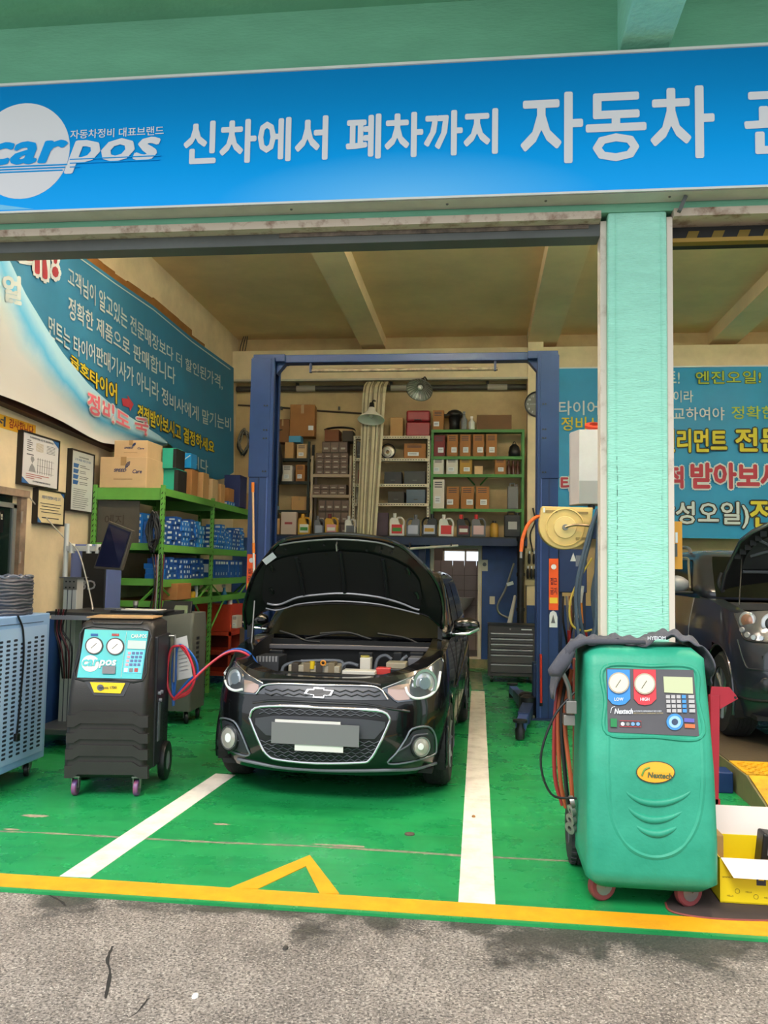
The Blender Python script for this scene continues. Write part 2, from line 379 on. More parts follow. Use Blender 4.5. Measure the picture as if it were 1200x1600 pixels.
w1 = struct(MB().bb((-.62, TY+.02, 1.52), (.02, TY+.06, 1.55)).bb((-.62, TY+.02, 1.79), (.02, TY+.06, 1.82)).bb((-.62, TY+.02, 1.52), (-.59, TY+.06, 1.82)).bb((-.25, TY+.02, 1.52), (-.22, TY+.06, 1.82)).bb((-.01, TY+.02, 1.52), (.02, TY+.06, 1.82)).build('window_1', M_offw))
m, nt, b, tc, N = nodes_of('frosted_pane', .6); b.inputs['Base Color'].default_value = (.9, .95, 1, 1); b.inputs['Transmission Weight'].default_value = 1
for x0, x1 in ((-.59, -.25), (-.22, -.01)): MB().bb((x0, TY+.035, 1.55), (x1, TY+.041, 1.79)).build('pane', m, w1)
# ceiling with beams
CE = struct(MB().bb((XL-.2, 4.95, ZC), (XR, YB+.15, ZC+.2)).build('ceiling', M_ceil))
M_beam = mat('beam_paint', '#ecd2aa', .8, var=.12, vs_=1.2, bump=.1)
for x0, x1 in ((-1.87, -1.50), (.70, 1.14), (3.4, 3.8), (6.0, 6.4)): MB().bb((x0, 4.95, ZC-.19), (x1, YB, ZC)).build('ceiling_beam', M_beam, CE)
struct(MB().bb((XR, 4.95, 0), (XR+.2, YB, ZC)).build('wall_right', M_beige))
# front: pillar, lintel, jambs, rails, canopy
pil = struct(MB().bb((.70, 4.65, 0), (1.022, 4.98, 3.5)).build('pillar', M_mintp, bev=.012))
MB().bb((5.2, 4.65, 0), (5.55, 4.98, 3.5)).build('pillar_shaft', M_mintp, pil)
for xx in (.745, .985):
    mb = MB()
    for k in range(22): z_ = 1.15+k*.045+.03*rnd.random(); q_ = xx+.005*rnd.random(); mb.bb((q_, 4.649, z_), (q_+.0015+.002*rnd.random(), 4.6505, z_+.015+.025*rnd.random()))
    mb.build('paint_crack', mat('crack_shadow', '#4a7565', .9), pil)
    MB().bb((xx-.004 if xx < .8 else xx+.002, 4.646, 0), (xx if xx < .8 else xx+.006, 4.652, 3.49)).build('edge_bead', M_mintp, pil)
M_jamb = mat('worn_white_steel', '#cfc4b6', .55, hx2='#8d7360', vs_=7, thr=(.55, .8))
MB().bb((.664, 4.69, 0), (.70, 4.80, 3.47)).build('jamb', M_jamb, pil, bev=.004)
MB().bb((1.022, 4.66, 0), (1.055, 4.80, 3.47)).build('jamb', M_jamb, pil, bev=.004)
LI = struct(MB().bb((-4.6, 4.65, 3.5), (XR+.2, 4.97, 5.35)).build('wall_front', M_mint))
MB().bb((-4.6, 4.62, 3.455), (.66, 4.80, 3.50)).build('rail_casing', mat('rusty_white_rail', '#b7aa98', .6, hx2='#6d4d38', vs_=9, thr=(.5, .72)), LI)
MB().bb((1.055, 4.62, 3.455), (5.2, 4.80, 3.50)).build('rail_casing', MATS['rusty_white_rail'], LI)
M_dkhead = mat('dark_grey_steel', '#4f5350', .5, var=.2, vs_=2)
MB().bb((-4.6, 4.70, 3.385), (.664, 4.83, 3.455)).build('shutter_header', M_dkhead, LI, bev=.003)
MB().bb((-1.2, 4.692, 3.43), (.6, 4.70, 3.452)).build('shutter_rail', mat('dirty_rail', '#7d6f60', .6, hx2='#3c3630', vs_=12), LI)
MB().bb((1.055, 4.78, 3.37), (5.2, 4.90, 3.455)).build('shutter_roll', mat('black_shutter', '#1c1c1a', .6), LI)
MB().bb((1.06, 4.72, 3.345), (5.2, 4.78, 3.368)).build('shutter_bar', mat('brass_bar', '#8a6d28', .5, metal=.3), LI)
for k in range(20): MB().prism([(1.15+k*.14, 4.779, 3.38), (1.21+k*.14, 4.779, 3.38), (1.23+k*.14, 4.779, 3.43), (1.17+k*.14, 4.779, 3.43)], (0, -.002, 0)).build('hazard_stripe', mat('hazard_yellow', '#7a6520', .6), LI)
MB().bb((XL-.3, 4.9, ZC+.19), (XR+.2, YB+.15, ZC+.5)).build('roof_slab', M_mint, CE)
CAN = struct(MB().bb((-5, 2.7, 4.80), (10, 4.66, 5.0)).build('canopy', M_mint))
MB().bb((.755, 2.7, 4.41), (1.03, 4.66, 4.80)).build('canopy_beam', M_mintp, CAN, bev=.01)
# ------------------------------------------------------------------ the long sign over the bays
SY = 4.50
sg = thing('sign_board', 'long blue printed sign board with white Korean lettering over the garage bays', 'sign', (-.5, SY+.06, 3.52))
m, nt, b, tc, N = nodes_of('sign_blue_print', .6); P = tc.outputs['Object']
sep = N('ShaderNodeSeparateXYZ'); nt.links.new(P, sep.inputs[0])
mr = N('ShaderNodeMapRange'); mr.inputs[1].default_value = .02; mr.inputs[2].default_value = .82; nt.links.new(sep.outputs[2], mr.inputs[0])
g1 = ramp(nt, N, mr.outputs[0], [(0, '#1cabff'), (.3, '#009ff0'), (.75, '#0089d0'), (1, '#0080c4')])
# pale print glow near the bottom edge
gl = N('ShaderNodeMapping'); gl.inputs['Location'].default_value = (-.05, 0, 0); gl.inputs['Scale'].default_value = (.9, 0, 3.2); nt.links.new(P, gl.inputs[0])
b.inputs['Specular IOR Level'].default_value = .1
gt = N('ShaderNodeTexGradient'); gt.gradient_type = 'SPHERICAL'; nt.links.new(gl.outputs[0], gt.inputs[0])
nt.links.new(mixc(nt, N, ramp(nt, N, gt.outputs['Fac'], [(0, 0.0), (1, .5)]), g1, '#9adcff'), b.inputs['Base Color'])
MB().bb((-5, SY, 3.555), (6.5, SY+.012, 4.33)).build('face', m, sg, world=True)
M_alu = mat('sign_frame_white', '#d8d8d4', .4, var=.06)
MB().bb((-5, SY-.012, 4.33), (6.5, SY+.14, 4.345)).bb((-5, SY-.008, 3.545), (6.5, SY+.0, 3.557)).build('frame', M_alu, sg, world=True)
MB().bb((-5, SY+.012, 3.545), (6.5, SY+.14, 4.33)).build('back_box', mat('sign_box_grey', '#b9b4aa', .6, var=.1), sg, world=True)
for x in (-1.1, -.2, .35, 1.02): MB().lathe([(0, 0), (.008, 0), (.006, .006), (0, .006)], (x, SY+.07, 3.545), (0, 0, -1), 8).build('rivet', M_dkhead, sg, world=True)
M_letter = mat('sign_white_vinyl', '#dcdbe0', .45)
M_logo_blue = mat('sign_logo_blue', '#129ae6', .5, spec=.1)
def sgtext(s, x0, yb0, x1, yb1, hpx, nm='lettering', m=M_letter, bold=.028, shear=0, dy=.003, sp=1):
    # x0,yb0 / x1,yb1: pixel ends of the baseline
    a = gy(x0, yb0, SY); c = gy(x1, yb1, SY); t = gy(x0, yb0-hpx, SY)
    mb = text(MB(), s, (a.x, SY-dy, (a.z+c.z)/2), X_, Z_, c.x-a.x, t.z-a.z, bold, shear, sp)
    return mb.build(nm, m, sg, world=True)
sgtext('신차에서', 286, 259, 512, 250, 68)
sgtext('폐차까지', 540, 250, 778, 241, 70)
sgtext('자동차', 813, 259, 1117, 246, 111, bold=.02)
sgtext('관리', 1163, 245, 1375, 236, 108, bold=.02)
sgtext('자동차정비 대표브랜드', 110, 217, 256, 212, 14, bold=.012)
c = gy(36, 236, SY); r = abs(gy(103, 236, SY).x-c.x)*1.09
MB().lathe([(0, 0), (r, 0), (r, .002), (0, .002)], (c.x, SY, c.z), (0, -1, 0), 48).build('logo_disc', M_letter, sg, world=True)
sgtext('car', -22, 259, 106, 256, 36, 'logo_word', M_logo_blue, .03, .25, .005)
sgtext('pos', 100, 274, 250, 265, 52, 'logo_word', M_letter, .03, .25, .005)
for k in range(3):
    a = gy(-30, 263+k*4.2, SY); e = gy(106-k*4, 260+k*4.2, SY); MB().bb((a.x, SY-.006, a.z-.0035), (e.x, SY-.002, a.z+.0035)).build('logo_stripe', M_logo_blue, sg, world=True)
for k in range(3):
    a = gy(110, 250+k*6, SY); e = gy((252, 250, 125)[k], 248+k*6, SY); MB().bb((a.x, SY-.0085, a.z-.0028), (e.x, SY-.0065, a.z+.0028)).build('logo_stripe', M_logo_blue, sg, world=True)
a, e, q = gy(-60, 312, SY), gy(54, 327, SY), gy(-60, 330, SY); MB().prism([(p.x, SY, p.z) for p in (a, e, q)], (0, -.002, 0)).build('swoosh', mat('swoosh_print', '#6fc3ee', .4), sg, world=True)
MB().box((gy(1064, 312, 4.6).x, 4.57, 3.50), (.02, .03, .09), (0, .4, 0)).build('bracket', M_dkhead, sg, world=True)

gr_ = [o for o in bpy.data.objects if o.name == 'ground'][0]
for P in ([(165, 1560), (172, 1520), (168, 1500), (176, 1478)], [(70, 1395), (95, 1408), (102, 1415)], [(175, 1600), (210, 1585), (232, 1560)]):
    mb = MB(); q = crom([gz(x, y, -.0115) for x, y in P], 5); up = []; dn = []
    for p in q: w = .002+.004*rnd.random(); up.append((p.x+w, p.y+w, p.z)); dn.append((p.x-w, p.y-w, p.z))
    for i in range(len(q)-1): mb.add([dn[i], dn[i+1], up[i+1], up[i]], [(0, 1, 2, 3)])
    mb.build('crack', mat('crack_dark', '#2a2724', .95), gr_)
for k, (x, y, lb, c_) in enumerate(((305, 1557, 'white paper scrap lying on the street concrete', '#e2e0dc'), (1106, 1266, 'tiny dry leaf scrap on the floor behind the mint machine', '#9a8a50'), (740, 1276, 'dry brown leaf on the right white floor line', '#8a6234'), (446, 1482, 'small dark pebble on the street concrete', '#3a3632'))):
    g_ = gz(x, y, -.011 if y > 1440 else .003); r_ = .012
    o = MB().lathe([(0, 0), (r_, 0), (r_*.8, .006), (0, .008)], (0, 0, 0), n=7).build('litter_scrap', mat('litter_%d' % k, c_, .8)); o.location = g_; o.scale.y = 1.6; tag(o, lb, 'litter')
# ================================================================== left wall: banner, notices, door, shelving rack
# added fill lamps, hidden by the header: twin-tube battens brightening the garage
M_tube = mat('fill_tube', '#fff0de', .4, emit=108)
M_batten = mat('batten_white', '#e2e0d8', .5)
def batten(x, y, label):
    t = thing('added_ceiling_lamp', label, 'lamp', (x, y, ZC), 0, 'added twin tube fill lamps')
    MB().bb((-.62, -.018, -.375), (.62, .018, -.335)).build('housing', M_batten, t)
    for s in (-1, 1):
        MB().cyl((-.58, s*.04, -.355), (.58, s*.04, -.355), .014, n=10).build('tube', M_tube, t)
        MB().cyl((s*.5, 0, -.335), (s*.5, 0, 0), .008, n=6).build('rod', M_batten, t)
for x, y in ((-2.4, 6.6), (-.4, 5.5), (2.3, 5.5), (-.4, 6.6), (2.3, 6.6), (4.9, 6.0), (4.9, 8.0), (7.6, 7.2)):
    batten(x, y, 'added twin-tube batten lamp, out of view, brightening the garage')
# ---- hanging cloth banner
def ppath(P):
    def f(x):
        if x <= P[0][0]: i = 0
        else:
            i = len(P)-2
            for k in range(len(P)-1):
                if x <= P[k+1][0]: i = k; break
        (xa, ya), (xb, yb) = P[i], P[i+1]; return ya+(yb-ya)*(x-xa)/(xb-xa)
    return f
bT = ppath([(-130, 209), (112, 388), (180, 437), (240, 478), (300, 528), (365, 575)])
bD = ppath([(-130, 212), (0, 378), (40, 462), (75, 520), (100, 557), (140, 605), (180, 640), (225, 668), (265, 694), (300, 728), (320, 742), (338, 750), (350, 748), (365, 738)])
bL = ppath([(-130, 575), (0, 617), (30, 628), (60, 641), (100, 660), (140, 683), (160, 692), (200, 697), (240, 699), (266, 695)])
def bX(px, py): return -3.76+.018*math.sin(px*.045+py*.012)+.012*math.sin(px*.09-py*.03)
def fX(px, py):
    t = (py-bD(px))/max(1, bL(px)-bD(px)); return -3.70+.03*math.sin(t*5)+.012*math.sin(px*.06)
banner = thing('hanging_banner', 'sagging teal cloth banner with Korean lettering slumping along the left wall', 'banner', (-3.78, 9.0, 2.3))
def gridpx(mb, f0, f1, x0, x1, nu, nv, fx):
    def fn(u, v): px = x0+(x1-x0)*u; py = f0(px)+(f1(px)-f0(px))*v; return gx(px, py, fx(px, py))
    return mb.grid(fn, nu, nv)
def set_uv(o, nu, nv):
    uv = o.data.uv_layers.new(name='UVMap')
    for lp in o.data.loops: i = lp.vertex_index; uv.data[lp.index].uv = ((i % (nu+1))/nu, (i//(nu+1))/nv)
M_ban = mat('banner_teal_print', '#2b7399', .7, var=.10, vs_=2)
gridpx(MB(), bT, bD, -129, 365, 70, 24, bX).build('main_cloth', M_ban, banner, 'all', world=True)
m, nt, b, tc, N = nodes_of('banner_flap_print', .7)
sep = N('ShaderNodeSeparateXYZ'); nt.links.new(tc.outputs['UV'], sep.inputs[0])
uu = mth(nt, N, 'MULTIPLY', sep.outputs[0], .9); vv = mth(nt, N, 'SUBTRACT', sep.outputs[1], mth(nt, N, 'SUBTRACT', uu, .35))
wob = mth(nt, N, 'ADD', vv, mth(nt, N, 'MULTIPLY', noise(nt, N, tc.outputs['Object'], 3, 5), .22))
c1 = ramp(nt, N, wob, [(.10, '#9cc6dc'), (.30, '#4fa9d8'), (.52, '#b7cfdb'), (.68, '#d2d2d4'), (1, '#c9c6c4')])
nt.links.new(c1, b.inputs['Base Color'])
fl = gridpx(MB(), lambda x: bD(x)-3, bL, -129, 262, 60, 22, fX).build('lower_flap', m, banner, 'all', world=True); set_uv(fl, 60, 22)
mb = MB()
for off, w in ((5, 2.0),):
    pts = [(x, bT(x)+off) for x in range(60, 366, 12)]
    for (xa, ya), (xb, yb) in zip(pts, pts[1:]):
        mb.add([gx(xa, ya, bX(xa, ya)+.006), gx(xb, yb, bX(xb, yb)+.006), gx(xb, yb+w, bX(xb, yb)+.006), gx(xa, ya+w, bX(xa, ya)+.006)], [(0, 1, 2, 3)])
mb.build('white_edge_stripe', mat('banner_white_ink', '#b9c4c8', .7), banner, world=True)
M_bw = MATS['banner_white_ink']; M_by = mat('banner_yellow_ink', '#c9b530', .7); M_bp = mat('banner_pink_ink', '#d2687a', .7); M_br = mat('banner_red_ink', '#8f2f3a', .7); M_bk = mat('banner_dark_ink', '#23282c', .7)
def btext(s, top, bot, m, bold=.012, surf=bX, lift=.008, grow=0, nm='lettering'):
    x0, x1 = top[0][0], top[-1][0]; ft, fb = ppath(top), ppath(bot)
    def warp(a, c, e): px = x0+(x1-x0)*a; py = fb(px)+(ft(px)-fb(px))*c; return gx(px, py, surf(px, py)+lift+e)
    for g in words(s): text(MB(), s, None, X_, Z_, 1, 1, bold, warp=warp, grow=grow, faces=g).build(nm, m, banner, world=True)
btext('고객님이 알고있는 전문매장보다 더 할인된가격,', [(106, 415), (165, 457), (227, 510), (287, 557), (348, 588)], [(106, 445), (165, 492), (227, 537), (287, 577), (348, 610)], M_bw)
btext('정확한 제품으로 판매합니다', [(107, 461), (148, 491), (172, 508), (225, 547), (274, 575)], [(107, 497), (148, 520), (172, 536), (225, 573), (274, 602)], M_bw)
btext('먼트는 타이어판매기사가 아니라 정비사에게 맡기는비', [(76, 491), (123, 528), (147, 537), (238, 592), (272, 618), (320, 640), (361, 653)], [(76, 527), (123, 557), (147, 567), (238, 622), (272, 641), (320, 663), (361, 674)], M_bw)
for s, tp, bt in (('금호타이어', [(110, 552), (150, 582), (183, 600)], [(110, 568), (150, 607), (183, 632)]), ('견적받아보시고 결정하세요', [(215, 630), (240, 642), (290, 668), (335, 690)], [(215, 656), (240, 668), (290, 693), (335, 709)])):
    btext(s, tp, bt, M_bk, .03, grow=.05, lift=.007); btext(s, tp, bt, M_by, .03, lift=.010)
for tp, bt in (([(137, 610), (170, 628), (200, 648), (232, 654)], [(137, 645), (170, 658), (200, 672), (232, 682)]),):
    btext('정비도 국', tp, bt, M_bw, .03, fX, .010, .07); btext('정비도 국', tp, bt, M_bp, .03, fX, .013)
btext('얼', [(3, 428), (34, 432)], [(3, 470), (34, 478)], M_bw, .04, fX, .004)
btext('드립니다', [(274, 700), (325, 720)], [(274, 714), (325, 742)], M_bw, .01)
tp, bt = [(28, 340), (92, 346)], [(28, 424), (92, 442)]
btext('대!', tp, bt, M_bw, .03, grow=.07, lift=.009); btext('대!', tp, bt, M_br, .03, lift=.012)
ar = [(190, 622), (200, 623), (199, 617), (209, 632), (203, 643), (202, 637), (192, 634)]
MB().add([gx(x, y, bX(x, y)+.008) for x, y in ar], [tuple(range(7))]).build('red_arrow', mat('banner_red_arrow', '#b03a48', .7), banner, world=True)
# ragged batten above the banner
mb = MB()
pts = [(x, bT(x)) for x in range(-120, 340, 20)]
for (xa, ya), (xb, yb) in zip(pts, pts[1:]):
    ha = 20*(.6+.4*rnd.random()) if xa < 290 else 6
    mb.prism([gx(xa, ya+4, -3.87), gx(xb, yb+4, -3.87), gx(xb, yb-ha*.75, -3.87), gx(xa, ya-ha*.75, -3.87)], (-.02, 0, 0))
tag(rebase(mb.build('wall_batten', mat('brown_board', '#8c5f2e', .8, var=.2, vs_=5)), gx(112, 380, -3.88)), 'ragged brown board strip nailed above the sagging banner', 'board')
# ---- framed notices
def frame_notice(Y0, Y1, Z0, Z1, label, paper, extra, d=.035):
    t = thing('framed_notice', label, 'notice', (XL, (Y0+Y1)/2, Z0))
    w = .014; x = XL
    MB().bb((x, Y0, Z0), (x+d, Y0+w, Z1)).bb((x, Y1-w, Z0), (x+d, Y1, Z1)).bb((x, Y0+w, Z0), (x+d, Y1-w, Z0+w)).bb((x, Y0+w, Z1-w), (x+d, Y1-w, Z1)).build('frame', mat('black_frame', '#241f1c', .4), t, world=True)
    MB().bb((x, Y0+w, Z0+w), (x+d-.008, Y1-w, Z1-w)).build('sheet', paper, t, world=True)
    extra(t, x+d-.008, Y0+w, Y1-w, Z0+w, Z1-w)
    return t
M_ink = mat('print_ink', '#3a3a44', .7); M_inkr = mat('print_red', '#a04a4a', .7); M_inkb = mat('print_blue', '#2f5f9a', .7); M_inkt = mat('print_tan', '#b9a888', .7)
def lines(t, x, rows, m, nm='print_lines'):
    mb = MB()
    for y0, y1, z, h in rows: mb.bb((x, y0, z-h/2), (x+.0012, y1, z+h/2))
    mb.build(nm, m, t, world=True)
def ex1(t, x, y0, y1, z0, z1):
    W = y1-y0; H = z1-z0
    text(MB(), '주요정비작업별 시간 및 표준정비시간', (x+.001, y0+W*.18, z1-H*.085), Y_, Z_, W*.66, H*.042, .02).build('title', M_ink, t, world=True)
    lines(t, x, [(y0+W*.12, y0+W*(.2+.1*rnd.random()), z1-H*(.13+.04*k), .006) for k in range(6)]+[(y0+W*.12, y0+W*.3, z1-H*.41, .008)], M_ink)
    lines(t, x, [(y0+W*.36, y0+W*.56, z1-H*(.15+.022*k), .004) for k in range(8)], M_inkt, 'tan_table')
    lines(t, x, [(y0+W*.66, y0+W*.9, z1-H*(.15+.03*k), .003) for k in range(6)], M_ink)
    mb = MB()
    for k in range(7): mb.bb((x, y0+W*(.42+.065*k), z0+H*.24), (x+.001, y0+W*(.428+.065*k), z0+H*.56))
    for k in range(3): mb.bb((x, y0+W*.4, z0+H*(.27+.13*k)), (x+.001, y0+W*.88, z0+H*(.275+.13*k)))
    mb.build('time_table', M_ink, t, world=True)
    MB().add([(x+.001, y0+W*a, z0+H*c) for a, c in ((.18, .25), (.38, .25), (.33, .36), (.27, .42), (.33, .5), (.3, .56), (.24, .56), (.22, .5), (.27, .43), (.22, .36))], [tuple(range(10))]).build('diagram', mat('print_grey', '#8e8e92', .7), t, world=True)
    lines(t, x, [(y0+W*.12, y0+W*(.75-.2*k), z0+H*(.20-.04*k), .006) for k in range(3)], M_inkr, 'red_lines')
    text(MB(), '한국자동차전문정비사업조합', (x+.001, y0+W*.3, z0+H*.05), Y_, Z_, W*.5, H*.035, .02).build('footer', M_ink, t, world=True)
    for c in (((0, 0), (.22, 0), (0, .14)), ((1, 1), (.8, 1), (1, .86))): MB().add([(x+.0008, y0+W*a, z0+H*d) for a, d in c], [(0, 1, 2)]).build('corner_print', M_inkb, t, world=True)
frame_notice(6.56, 7.19, 2.14, 2.60, 'large black-framed white price notice with tables under the orange strip', mat('paper_white', '#d6d3d6', .5), ex1, .05)
def ex2(t, x, y0, y1, z0, z1):
    W = y1-y0; H = z1-z0
    text(MB(), '자동차정비업체', (x+.001, y0+W*.3, z1-H*.10), Y_, Z_, W*.45, H*.025, .02).build('title', M_ink, t, world=True)
    text(MB(), '고객 제품 보증 안내문', (x+.001, y0+W*.12, z1-H*.16), Y_, Z_, W*.76, H*.04, .01).build('title', M_inkb, t, world=True)
    for k in range(4):
        z = z1-H*(.25+.095*k); MB().add([(x+.001, y0+W*a, z+H*c) for a, c in ((.08, -.03), (.28, -.03), (.33, .04), (.08, .04))], [(0, 1, 2, 3)]).build('blue_mark', M_inkb, t, world=True)
        lines(t, x, [(y0+W*.38, y0+W*(.6+.25*rnd.random()), z+.012, .005), (y0+W*.38, y0+W*(.55+.3*rnd.random()), z-.006, .005)], M_ink)
    lines(t, x, [(y0+W*.12, y0+W*(.6+.3*rnd.random()), z0+H*(.36-.035*k), .004) for k in range(10)], M_ink)
frame_notice(7.42, 7.89, 1.975, 2.57, 'tall black-framed notice with four blue marks beside the green rack', mat('paper_grey', '#c3c7c6', .5), ex2, .05)
def ex3(t, x, y0, y1, z0, z1):
    W = y1-y0; H = z1-z0
    text(MB(), '자동차 전문정비 사업 고지', (x+.001, y0+W*.15, z1-H*.26), Y_, Z_, W*.7, H*.11, .01).build('title', M_inkb, t, world=True)
    lines(t, x, [(y0+W*(.1+.05*(k % 2)), y0+W*(.9-.05*(k % 3)), z0+H*(.60-.09*k), .006) for k in range(4)]+[(y0+W*.18, y0+W*.82, z0+H*.16, .009)], M_ink)
    for c in (((0, 0), (.18, 0), (0, .2)), ((1, 1), (.84, 1), (1, .84))): MB().add([(x+.0008, y0+W*a, z0+H*d) for a, d in c], [(0, 1, 2)]).build('corner_print', M_inkb, t, world=True)
frame_notice(6.84, 7.33, 1.82, 2.135, 'small black-framed cream notice hung below the white price notice', mat('paper_cream', '#d9c79c', .5), ex3, .05)
o = thing('notice_strip', 'orange yellow paper strip with dark Korean greeting glued under the ledge', 'notice', (XL, 6.4, 2.58))
MB().bb((XL, 5.6, 2.575), (XL+.003, 6.84, 2.685)).build('strip', mat('orange_paper', '#dba022', .6), o, world=True)
text(MB(), '서', (XL+.004, 6.2, 2.59), Y_, Z_, .17, .085, .03).build('lettering', M_ink, o, world=True)
text(MB(), '감사합니다', (XL+.004, 6.42, 2.595), Y_, Z_, .38, .08, .03).build('lettering', mat('dark_red_ink', '#8a2a16', .6), o, world=True)
# ledge: brown board with a dark grey cap
a, b2 = gx(-80, 592, -3.80), gx(185, 706, -3.80)
lg = thing('wall_ledge', 'dark brown wooden ledge with grey cap running along the left wall', 'ledge', a)
ML = Matrix.Translation(a) @ (b2-a).to_track_quat('X', 'Z').to_matrix().to_4x4()
L = (b2-a).length
MB(ML).bb((0, -.0, 0), (L, .10, .075)).build('board', mat('dark_brown_wood', '#3d2117', .5, var=.2, vs_=8, stretch=(.2, 1, 1)), lg, world=True)
MB(ML).bb((0, -.01, .075), (L, .10, .115)).build('cap', mat('grey_tin', '#6d6a64', .6, var=.2), lg, world=True)
# office door (only its upper corner shows above the coil)
dr = struct(MB().bb((XL, 6.60, 0), (XL+.04, 6.69, 2.09)).bb((XL, 5.5, 2.03), (XL+.06, 6.70, 2.09)).build('door_2', mat('brown_door_frame', '#6a5a4c', .5, hx2='#a48c7a', vs_=5)))
MB().bb((XL, 5.5, 0), (XL+.02, 6.5, 2.03)).build('door_leaf', mat('dark_green_glass', '#10211c', .12), dr)
MB().bb((XL, 6.50, 0), (XL+.035, 6.545, 1.96)).bb((XL, 5.5, 1.93), (XL+.035, 6.545, 1.97)).build('aluminium_stile', mat('brushed_aluminium', '#b5b5b0', .35, metal=.7), dr)
for z in (1.86, 1.52): MB().cyl((XL+.05, 6.60, z-.05), (XL+.05, 6.60, z+.05), .012, n=10).build('hinge', mat('hinge_steel', '#9a8a7c', .4, metal=.5), dr)
MB().bb((XL+.02, 6.2, 1.72), (XL+.022, 6.38, 1.90)).build('sticker', mat('black_vinyl', '#0c0c0c', .4), dr)
text(MB(), '시!', (XL+.023, 6.24, 1.82), Y_, Z_, .12, .06, .03).build('sticker_text', M_offw, dr)
# ------------------------------------------------------------------ green shelving rack
RX0, RX1 = -3.84, -3.13; RY = (7.90, 9.45, 11.05); RZ = (2.24, 1.68, 1.33, 1.09)
M_green = mat('green_rack_steel', '#5d9a40', .45, var=.12, vs_=4)
M_deck = mat('green_rack_deck', '#3f6b2c', .6, var=.2, vs_=4)
rack = thing('storage_rack', 'long green steel storage rack loaded with blue boxes along the left wall', 'rack', (RX1, RY[0], 0))
M_hole = mat('slot_dark', '#1c2414', .8)
for y in RY:
    for x in (RX0, RX1):
        zt = 2.27
        MB().bb((x-.02, y-.022, 0), (x+.02, y+.022, zt)).build('post', M_green, rack, world=True, bev=.003)
        mb = MB()
        for k in range(40):
            if .1+k*.055 < zt-.03: mb.box((x, y-.0225, .1+k*.055), (.008, .002, .026), (0, .5, 0)).box((x+.0205, y, .1+k*.055), (.002, .008, .026), (.5, 0, 0))
        mb.build('post_slots', M_hole, rack, world=True, kind='stuff')
    for z0, z1 in ((2.12, 2.24), (1.62, 1.69), (1.27, 1.34), (1.06, 1.12), (.60, .65), (.28, .34)):
        if y == RY[0] or z1 < 1.2 or True:
            MB().bb((RX0+.02, y-.012, z0), (RX1-.02, y+.012, z1)).build('end_beam', M_green, rack, world=True)
    MB().tube([(RX0+.03, y, 1.27), ((RX0+RX1)/2-.1, y, 1.05)], .014, 4).build('brace', M_green, rack, world=True)
    MB().tube([(RX1-.03, y, 1.27), ((RX0+RX1)/2+.1, y, 1.05)], .014, 4).build('brace', M_green, rack, world=True)
for i in range(2):
    y0, y1 = RY[i]+.022, RY[i+1]-.022
    for z in RZ[:3]:
        MB().bb((RX0+.02, y0, z-.012), (RX1+.005, y1, z-.002)).build('shelf', M_deck, rack, world=True)
        MB().bb((RX1-.005, y0, z-.075), (RX1+.02, y1, z)).build('front_beam', M_green, rack, world=True, bev=.002)
        MB().bb((RX0, y0, z-.075), (RX0+.02, y1, z)).build('rear_beam', M_green, rack, world=True)
    MB().bb((RX1-.005, y0, 1.05), (RX1+.02, y1, 1.12)).build('front_beam', M_green, rack, world=True)
    for s in (0, 1):
        ya, yb = (y0, y0+.5) if s == 0 else (y1, y1-.5)
        MB().tube([(RX1, ya, 1.26), (RX1, yb, 1.07)], .013, 4).build('brace', M_green, rack, world=True)
        MB().tube([(RX1, ya, .72), (RX1, yb, 1.06)], .013, 4).build('brace', M_green, rack, world=True)
# dark panel behind the upper shelf with faded letters
pn = thing('back_panel', 'dark grey panel with faded letters behind the upper rack shelf', 'panel', (RX0+.03, 7.93, 1.69))
MB().bb((RX0+.025, 7.925, 1.69), (RX1-.25, 7.935, 2.11)).build('sheet', mat('dark_grey_panel', '#4c4740', .7, var=.15), pn, world=True)
text(MB(), '에지', (RX0+.10, 7.924, 1.87), X_, Z_, .2, .1, 0).build('lettering', mat('dark_brown_ink', '#35281f', .7), pn, world=True)
# blue boxes
M_bb = mat('blue_carton', '#1b6fc2', .45, var=.15, vs_=3); M_bb2 = mat('deep_blue_carton', '#1a4f9a', .45, var=.15, vs_=3); M_lab = mat('white_label', '#d8dde2', .5)
def bbox_mesh(dx, dy, dz, m, lab):
    mb = MB().bb((-dx, 0, 0), (0, dy, dz)); mb.cur = 1
    for a, c, e, f in lab: mb.add([(.0008, dy*a, dz*e), (.0008, dy*c, dz*e), (.0008, dy*c, dz*f), (.0008, dy*a, dz*f)], [(0, 1, 2, 3)])
    mb.add([(-.02, -.0008, dz*.3), (-dx*.4, -.0008, dz*.3), (-dx*.4, -.0008, dz*.75), (-.02, -.0008, dz*.75)], [(3, 2, 1, 0)])
    return mb.build('parts_box', [m, M_lab])
protos = {}
def bluebox(kind, loc, label, group):
    if kind not in protos:
        dx, dy, dz, m, lab = BK[kind]; o = bbox_mesh(dx, dy, dz, m, lab); protos[kind] = o; o.location = loc
    else: o = protos[kind].copy(); COL.objects.link(o); o.location = loc
    o['label'] = label; o['category'] = 'box'; o['group'] = group
    return o
BK = {'a': (.17, .095, .052, M_bb, [(.15, .4, .25, .75)]), 'b': (.17, .095, .052, M_bb2, [(.55, .9, .2, .7)]), 'c': (.2, .125, .06, M_bb, [(.1, .25, .3, .7), (.5, .8, .35, .65)]),
      'd': (.2, .14, .075, M_bb2, [(.3, .7, .35, .65)]), 'e': (.18, .11, .048, mat('sky_blue_carton', '#2a8ad0', .45, var=.1), [(.6, .85, .2, .8)]), 'f': (.26, .3, .062, M_bb, [(.35, .5, .25, .75)]), 'g': (.22, .12, .22, M_bb2, [(.2, .8, .75, .9), (.3, .5, .15, .3)])}
